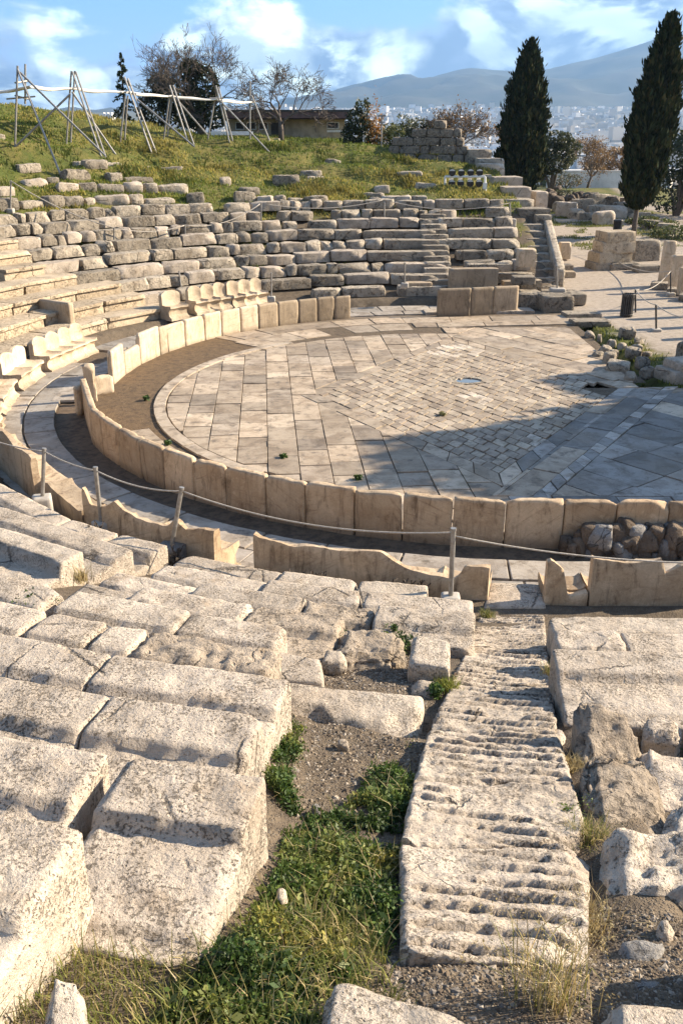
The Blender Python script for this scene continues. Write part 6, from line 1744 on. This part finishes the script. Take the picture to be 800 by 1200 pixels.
# ------------------------------------------------------------------ the city and the mountain
rs = np.random.RandomState(99); mb_v = []; mb_f = []; mb_c = []
n = 9000
Yc = 700 + 4600 * rs.rand(n) ** 1.1; Xc = Yc * rs.uniform(-.18, .52, n); Zc = T(Xc, Yc, False)
wd = rs.uniform(10, 34, n); dp = rs.uniform(10, 26, n); hh = rs.uniform(8, 24, n) * np.where(rs.rand(n) < .04, 1.9, 1); rz = rs.uniform(-.5, .5, n)
tone = np.array([(.74, .72, .69), (.66, .62, .56), (.78, .77, .76), (.55, .52, .48), (.70, .64, .55)])[rs.randint(5, size=n)] * rs.uniform(.75, 1.05, (n, 1))
bxv = np.array([(-1, -1, 0), (1, -1, 0), (1, 1, 0), (-1, 1, 0), (-1, -1, 1), (1, -1, 1), (1, 1, 1), (-1, 1, 1)], float)
X_ = bxv[None, :, 0] * wd[:, None] / 2; Y_ = bxv[None, :, 1] * dp[:, None] / 2
V = np.stack([Xc[:, None] + X_ * np.cos(rz)[:, None] - Y_ * np.sin(rz)[:, None], Yc[:, None] + X_ * np.sin(rz)[:, None] + Y_ * np.cos(rz)[:, None], Zc[:, None] - 2 + bxv[None, :, 2] * hh[:, None]], -1).reshape(-1, 3)
F8 = np.array([(4, 5, 6, 7), (0, 1, 5, 4), (1, 2, 6, 5), (2, 3, 7, 6), (3, 0, 4, 7)])
Fc_ = (np.arange(n)[:, None, None] * 8 + F8[None]).reshape(-1, 4)
tag(mk('distant_city', V, Fc_, M['city'], None, None, cols=np.repeat(tone, 8, 0)), 'pale sprawl of city blocks below the mountain', 'city', None, 'stuff')
# mountain ridge, profile read off as bearings and elevations
rp = [(-150, 150), (300, 140), (385, 112), (440, 98), (465, 92), (480, 96), (497, 94), (530, 84), (548, 81), (565, 85), (590, 86), (610, 87), (630, 83), (650, 79), (670, 74), (700, 68), (725, 60), (755, 50), (800, 40), (900, 30), (1050, 60)]
Ym = 8200.0
nx_, ny_ = 220, 60
xs = np.linspace(-5500, 7000, nx_)
rx = np.array([at_y(a, b2, Ym)[0] for a, b2 in rp]); rz_ = np.array([at_y(a, b2, Ym)[2] for a, b2 in rp])
ys = np.linspace(5000, 10500, ny_)
XX, YY = np.meshgrid(xs, ys, indexing='ij')
ridge = np.interp(XX * Ym / np.maximum(Ym, 1), rx, rz_)
prof_ = np.where(YY < Ym, ((YY - 5000) / (Ym - 5000)), np.clip(1 - (YY - Ym) / 4000, 0, 1))
base_ = np.interp(YY, [5000, 9000], [100, 160])
PP = np.stack([XX / 900, YY / 900, XX * 0], -1)
rid = 1 - np.abs(fbm(PP, 5, 61)) * 2
ZZ = base_ + (ridge - base_) * sstep(0, 1, prof_) ** .9 + (rid - .6) * 170 * np.sin(np.pi * np.clip(prof_, 0, 1)) * .8
V = np.stack([XX.ravel(), YY.ravel(), ZZ.ravel()], -1); ii = np.arange(nx_ * ny_).reshape(nx_, ny_)
Fm = np.stack([ii[:-1, :-1].ravel(), ii[1:, :-1].ravel(), ii[1:, 1:].ravel(), ii[:-1, 1:].ravel()], -1)
mk('mountain', V, Fm, M['mountain'], smooth=True)['kind'] = 'structure'
# the air between
hz = bpy.data.materials.new('haze'); hz.use_nodes = True; hn = hz.node_tree; hn.nodes.clear()
ho = hn.nodes.new('ShaderNodeOutputMaterial'); hv = hn.nodes.new('ShaderNodeVolumePrincipled')
hv.inputs['Density'].default_value = HAZE; hv.inputs['Color'].default_value = (.30, .52, .85, 1); hv.inputs['Anisotropy'].default_value = .2
hn.links.new(hv.outputs[0], ho.inputs['Volume'])
mb = MB(); mb.box((600, 5300, 430), (15000, 11000, 1060)); hb_ = mb.build('haze', hz); hb_['kind'] = 'stuff'
# ------------------------------------------------------------------ grass on the slopes
def blades(pts, h, wd, rs, cols, bend=.5, seg=2):
    n = len(pts); an = rs.uniform(0, 2 * math.pi, n)
    d = np.stack([np.cos(an), np.sin(an), np.zeros(n)], -1); s_ = np.stack([-np.sin(an), np.cos(an), np.zeros(n)], -1)
    b_ = rs.uniform(.1, bend, n)[:, None] * h[:, None]
    P0 = pts; P1 = pts + d * b_ * .3 + np.array([0, 0, 1]) * h[:, None] * .55; P2_ = pts + d * b_ + np.array([0, 0, 1]) * h[:, None] * (1 - .3 * rs.rand(n)[:, None])
    w2 = wd[:, None] / 2
    V = np.stack([P0 - s_ * w2, P0 + s_ * w2, P1 + s_ * w2 * .8, P1 - s_ * w2 * .8, P2_], 1).reshape(-1, 3)
    base = np.arange(n) * 5
    F = [ (b, b + 1, b + 2, b + 3) for b in base] + [(b + 3, b + 2, b + 4) for b in base]
    return V, F, np.repeat(cols, 5, 0)
rs = np.random.RandomState(301)
n = 300000
x = rs.uniform(-22, 9.2, n); y = rs.uniform(30, 74, n); ro, ph = rho_phi(x, y)
Pn = np.stack([x, y, x * 0], -1); nA = fbm(Pn * .5, 3, 311); nB = fbm(Pn * .18, 2, 17)
keep = (ro > 21.0) & (rs.rand(n) < np.clip(.55 + .9 * nA, .08, 1)) & (x < 8.8)
keep |= (ro > 14.5) & (ro <= 21.0) & (nA > .22) & (rs.rand(n) < .35) & (x < 8.4)
px_, py_ = proj((x, y, 4.5)); keep &= (px_ > -30)
x, y, nA, nB = x[keep][:110000], y[keep][:110000], nA[keep][:110000], nB[keep][:110000]
z = T(x, y); m_ = len(x)
dry = (nB + .5 * nA + .25 * rs.normal(size=m_)) > .12
cols = np.where(dry[:, None], np.array([.40, .34, .085]), np.array([.16, .20, .035])) * rs.uniform(.6, 1.3, (m_, 1))
cl_ = np.clip(noise3(np.stack([x, y, x * 0], -1) * 1.1, 91) - .25, 0, 1); cols = cols * (1 - .35 * (cl_ > .1))[:, None]
h = rs.uniform(.07, .19, m_) * (1 + .6 * np.clip(nA, 0, 1) + 2.2 * cl_); V, F, C_ = blades(np.stack([x, y, z - .02], -1), h, rs.uniform(.03, .06, m_), rs, cols, .9)
tag(mk('slope_grass', V, F, M['blade'], None, None, cols=C_), 'rough green and straw grass covering the upper slope', 'grass', None, 'stuff')

def in_poly(px, py, poly):
    inside = np.zeros(len(px), bool); n = len(poly); j = n - 1
    for i in range(n):
        xi, yi = poly[i]; xj, yj = poly[j]
        c_ = ((yi > py) != (yj > py)) & (px < (xj - xi) * (py - yi) / (yj - yi + 1e-12) + xi); inside ^= c_; j = i
    return inside
def scatter(poly, n, rs, bounds_=(-3, 5.5, .6, 14)):
    """points on the ground whose place lies in an outlined patch"""
    out = []; tot = 0
    for _ in range(60):
        x = rs.uniform(bounds_[0], bounds_[1], 40000); y = rs.uniform(bounds_[2], bounds_[3], 40000); z = T(x, y)
        px, py = proj((x, y, z)); k = in_poly(px, py, poly); out.append(np.stack([x, y, z], -1)[k]); tot += k.sum()
        if tot >= n: break
    return np.concatenate(out)[:n]
# moss and grass by the orchestra corner and beyond the path
x = rs.uniform(7.5, 22, 60000); y = rs.uniform(21, 72, 60000); z = T(x, y)
Pn = np.stack([x, y, x * 0], -1); nA = fbm(Pn * .8, 4, 31); nB = fbm(Pn * 2.6, 3, 44)
k = (sstep(1.3, .6, np.abs(x - 9.0 - .12 * (30 - y)) + .7 * nB) * (y > 22) * (y < 35) > rs.rand(60000)) | ((y > 52) & (x > 11.5) & (nA > .12))
x, y, z = x[k], y[k], z[k]; m_ = len(x)
V, F, C_ = blades(np.stack([x, y, z], -1), rs.uniform(.05, .16, m_), rs.uniform(.02, .05, m_), rs, pal_cols(m_, [(.15, .17, .03), (.20, .20, .04), (.10, .12, .025)], rs, .3), .9)
tag(mk('verge_grass', V, F, M['blade'], None, None, cols=C_), 'short mossy grass on the strip beside the path', 'grass', None, 'stuff')

# ------------------------------------------------------------------ foreground plants
LEAFG = [(.10, .15, .03), (.13, .19, .04), (.075, .115, .025), (.17, .21, .05), (.06, .09, .022)]
STRAW = [(.42, .33, .16), (.50, .41, .22), (.33, .25, .11)]
GR = [(.16, .18, .04), (.22, .22, .055), (.12, .14, .035), (.30, .26, .09)]
def herb(pts, rs, n_leaf, hgt, size, pal):
    """low leafy plants: each point carries a short stem with leaves"""
    m_ = len(pts); idx = rs.randint(m_, size=n_leaf)
    hh_ = (hgt * (.5 + .5 * rs.rand(m_)))[idx]
    if np.isscalar(size): size = size * rs.uniform(.45, 1.6, m_)[idx] * rs.uniform(.7, 1.3, n_leaf)
    q = pts[idx] + np.concatenate([rs.normal(size=(n_leaf, 2)) * .022, (hh_ * rs.rand(n_leaf) ** .6)[:, None]], 1)
    tone = np.clip(.85 + .9 * fbm(pts * np.array([3.5, 3.5, 0]), 3, 5), .45, 1.6)[idx]
    pc_ = pal_cols(n_leaf, pal, rs, .28) * tone[:, None]; pc_[:, 0] *= np.clip(tone * 1.1, .8, 1.5)
    return quads(q, size, rs, pc_, .55, up=.35)
cover = [(330, 846), (352, 850), (356, 880), (336, 920), (352, 960), (400, 955), (428, 925), (448, 880), (482, 872), (480, 925), (470, 985), (456, 1040), (462, 1080), (448, 1130), (400, 1160), (420, 1210), (180, 1210), (240, 1150), (285, 1110), (312, 1060), (330, 1020), (340, 960), (312, 915), (310, 870)]
rs = np.random.RandomState(401)
pts = scatter(cover, 5200, rs); Pn = pts * np.array([1, 1, 0]); dn = fbm(Pn * 2.4, 3, 77)
px, py = proj(pts.T); keep = (dn + .5 * sstep(880, 990, py) > .14 + .3 * rs.rand(len(pts))); pts = pts[keep]
dn = dn[keep]
V, F, C_ = herb(pts, rs, 60000, .03 + .20 * np.clip(dn + .3, 0, 1) ** 1.5, .022, LEAFG)
k2 = rs.rand(len(pts)) < .10; V2, F2, C2 = herb(pts[k2], rs, 1100, .14, .036, [(.15, .19, .05), (.20, .23, .07), (.10, .14, .035)])
k3 = pts[rs.rand(len(pts)) < .22]; V3, F3, C3 = blades(k3, rs.uniform(.05, .2, len(k3)), rs.uniform(.003, .006, len(k3)), rs, pal_cols(len(k3), STRAW + [(.22, .16, .09)] + GR, rs, .25), 1.3)
n1_, n2_ = len(V), len(V2); F = np.asarray(F).tolist() + (np.asarray(F2) + n1_).tolist() + [tuple(i + n1_ + n2_ for i in f) for f in F3]
V = np.concatenate([V, V2, V3]); C_ = np.concatenate([C_, C2, C3])
tag(mk('ground_cover', V, F, M['leaf'], None, None, cols=C_), 'low leafy green weeds filling the strip beside the stairway', 'ground cover', None, 'stuff')
grass_poly = [(0, 1090), (60, 1100), (100, 1120), (160, 1130), (230, 1125), (280, 1105), (330, 1075), (420, 1085), (450, 1120), (470, 1180), (480, 1240), (-60, 1280), (-60, 1150)]
pts = scatter(grass_poly, 4200, rs); m_ = len(pts)
h = rs.uniform(.04, .17, m_) * (.6 + .6 * rs.rand(m_))
V, F, C_ = blades(pts, h, rs.uniform(.003, .0065, m_), rs, pal_cols(m_, GR + STRAW[:1], rs, .3), 1.1)
tag(mk('near_grass', V, F, M['blade'], None, None, cols=C_), 'long tangled grass along the bottom edge below the massive block', 'grass', None, 'stuff')

def tuft(pxy, n, h, spread, pal, label, seed, wd=.004, name='grass_tuft', cat='grass tuft', heads=False, z=None, lean=.8, group=None):
    rs = np.random.RandomState(seed)
    c_ = ground_at(*pxy, t0=1.0, t1=40) if z is None else at(*pxy, z)
    pts = np.concatenate([rs.normal(size=(n, 2)) * spread, np.zeros((n, 1))], 1)
    hh_ = rs.uniform(.5, 1, n) * h
    V, F, C_ = blades(pts, hh_, np.full(n, wd) * rs.uniform(.7, 1.3, n), rs, pal_cols(n, pal, rs, .25), lean)
    o = mk(name, V + c_, F, M['blade'], None, c_, cols=C_); tag(o, label, cat, group)
    if heads:
        tips = V.reshape(n, 5, 3)[:, 4][hh_ > .72 * h]
        q = np.repeat(tips, 14, 0) + rs.normal(size=(len(tips) * 14, 3)) * np.array([.006, .006, .022]) - np.array([0, 0, .015])
        V2, F2, C2 = quads(q, .011, rs, pal_cols(len(q), STRAW, rs, .2), .4); mk('seed_heads', V2, F2, M['blade'], o, None, cols=C2)
    return o
tuft((640, 1178), 150, .42, .07, STRAW + GR[1:2], 'tall dry grass with seed heads at the bottom right below the stairs', 501, .0045, heads=True, lean=.7)
tuft((688, 1090), 240, .22, .06, STRAW + [(.20, .15, .09)], 'brown dry grass hanging at the right stairway edge beside the pockmarked boulder', 502, .004, lean=1.2)
tuft((690, 985), 260, .16, .06, STRAW + GR, 'straw-coloured grass between the stairway and the eroded boulders', 503, .004, lean=1.2)
tuft((668, 905), 200, .15, .05, STRAW + [(.22, .17, .08)], 'dry grass under the leaning boulder at the stairway edge', 504, .005, lean=1.2)
tuft((522, 808), 260, .15, .05, [(.26, .27, .05), (.18, .21, .04)], 'fresh yellow-green tuft beside the cut block at the stairway', 505, .006, lean=1.2)
tuft((96, 682), 120, .28, .05, STRAW, 'dry straw tuft standing among the left tiers', 506, .008, z=1.45, lean=.9)
tuft((570, 724), 140, .16, .05, GR, 'small grass tuft at the corner of the long bench by the stairway', 507, .008, z=.35, lean=1.)
tuft((645, 790), 120, .16, .04, STRAW + GR, 'thin grass in the joint between the stairway and the right seat blocks', 508, .006, z=1.75)
def weed(pxy, n, h, size, spread, label, seed, z=None, pal=LEAFG):
    rs = np.random.RandomState(seed); c_ = ground_at(*pxy, t0=1.0, t1=40) if z is None else at(*pxy, z)
    pts = np.concatenate([rs.normal(size=(26, 2)) * spread, np.zeros((26, 1))], 1)
    V, F, C_ = herb(pts, rs, n, h, size, pal)
    return tag(mk('weed_clump', V + c_, F, M['leaf'], None, c_, cols=C_), label, 'weed', 'green weeds between the stones')
weed((466, 764), 1100, .26, .035, .11, 'bushy green weed at the back of the gravel pocket', 601)
weed((384, 750), 600, .24, .035, .08, 'dark green weed in the corner left of the craggy boulder', 602, z=1.5)
weed((508, 818), 600, .16, .034, .016, 'weed at the foot of the cut block', 604)
weed((775, 893), 1300, .14, .03, .13, 'green weeds behind the right-hand seat blocks', 605, pal=LEAFG + [(.28, .27, .06)])
weed((672, 978), 900, .09, .022, .09, 'yellow-green weed spilling onto the stairway', 606, pal=[(.22, .25, .05), (.16, .20, .04), (.28, .29, .07)])
weed((38, 712), 700, .12, .03, .10, 'small green weed tuft among the left tiers', 607, z=2.0)
weed((70, 983), 60, .05, .02, .02, 'tiny sprig in the wide black crack', 608, z=3.35)
weed((96, 838), 160, .05, .015, .03, 'moss in the joint of the second tier', 609, z=3.1)
for i, (q, lab) in enumerate((((333, 537), 'small green tuft in the joints of the orchestra paving near the parapet'), ((172, 468), 'green tuft in the brown mud patch inside the parapet'), ((197, 521), 'green tuft at the curved kerb stones'), ((420, 562), 'weed at the dark hole in the paving behind the parapet'), ((518, 487), 'dry weed on the small tiles of the lozenge'), ((250, 392), 'low weed at the foot of the far parapet'))):
    weed(q, 220, .10, .055, .028, lab, 620 + i, z=.03, pal=LEAFG if i != 4 else STRAW)
# withered stalks against the bench backs
def stalks(pxy, z, label, seed, h=.34, n=5):
    rs = np.random.RandomState(seed); c_ = at(*pxy, z); mb = MB()
    for i in range(n):
        branches(mb, (rs.uniform(-.12, .12), rs.uniform(-.03, .03), 0), (rs.uniform(-.5, .5), rs.uniform(-.2, .1), 1), h * .5, .007, 2, rs, .7, .1, None, 2, (2, 3))
    o = mb.build('withered_weed', M['bark_dark'], None, None); o.location = c_; return tag(o, label, 'weed', 'withered weeds at the bench backs')
stalks((118, 640), .28, 'withered black weed at the left end of the two-post bench', 1, .42, 6)
stalks((160, 655), .28, 'withered black weed left of the right-leaning post', 2)
stalks((208, 665), .28, 'withered black weed at the right-leaning post base', 3)
stalks((340, 693), .28, 'withered black weed at the left half of the long bench', 4)
stalks((368, 698), .28, 'withered black weed in the joint of the long bench', 5)
stalks((448, 705), .30, 'withered black weed under the deep bite of the long bench', 6)
stalks((488, 708), .30, 'withered black weed left of the tallest post', 7)

# ------------------------------------------------------------------ gravel
rs = np.random.RandomState(777)
oct_ = np.array([(1, 0, 0), (0, 1, 0), (-1, 0, 0), (0, -1, 0), (0, 0, .8), (0, 0, -.8)], float); of = [(0, 1, 4), (1, 2, 4), (2, 3, 4), (3, 0, 4), (1, 0, 5), (2, 1, 5), (3, 2, 5), (0, 3, 5)]
def pebbles(poly, n, smin, smax, name, label):
    pts = scatter(poly, n, rs); m_ = len(pts); s_ = smin + (smax - smin) * rs.rand(m_) ** 4
    jit = 1 + .35 * rs.normal(size=(m_, 6, 3)); an = rs.uniform(0, 6.28, m_)
    V = oct_[None] * jit * s_[:, None, None]; x = V[..., 0] * np.cos(an)[:, None] - V[..., 1] * np.sin(an)[:, None]; y = V[..., 0] * np.sin(an)[:, None] + V[..., 1] * np.cos(an)[:, None]
    V = np.stack([x, y, V[..., 2] * .7], -1) + pts[:, None]; F = (np.arange(m_)[:, None, None] * 6 + np.array(of)[None]).reshape(-1, 3)
    C_ = pal_cols(m_, [(.24, .19, .135), (.17, .13, .09), (.13, .10, .075), (.36, .31, .25), (.20, .175, .15), (.15, .12, .09)], rs, .2)
    tag(mk(name, V.reshape(-1, 3), F, M['pebble'], None, None, cols=np.repeat(C_, 6, 0)), label, 'gravel', None, 'stuff')
pebbles([(330, 790), (500, 760), (500, 900), (470, 960), (350, 970), (310, 900), (330, 840)], 12000, .004, .022, 'gravel', 'brown gravel in the strip below the flat pale slab')
pebbles([(375, 765), (480, 770), (500, 800), (470, 812), (380, 802)], 3500, .006, .022, 'pocket_gravel', 'gravel in the pocket behind the flat pale slab')
pebbles([(450, 1060), (600, 1090), (700, 1060), (830, 1080), (830, 1260), (440, 1260)], 13000, .003, .017, 'lower_gravel', 'grey gravel below the broken end of the stairway')
pebbles([(90, 490), (120, 530), (300, 605), (480, 640), (660, 650), (640, 672), (470, 655), (290, 622), (100, 560)], 2500, .008, .03, 'drain_gravel', 'small gravel in the dark drain along the parapet') if False else None
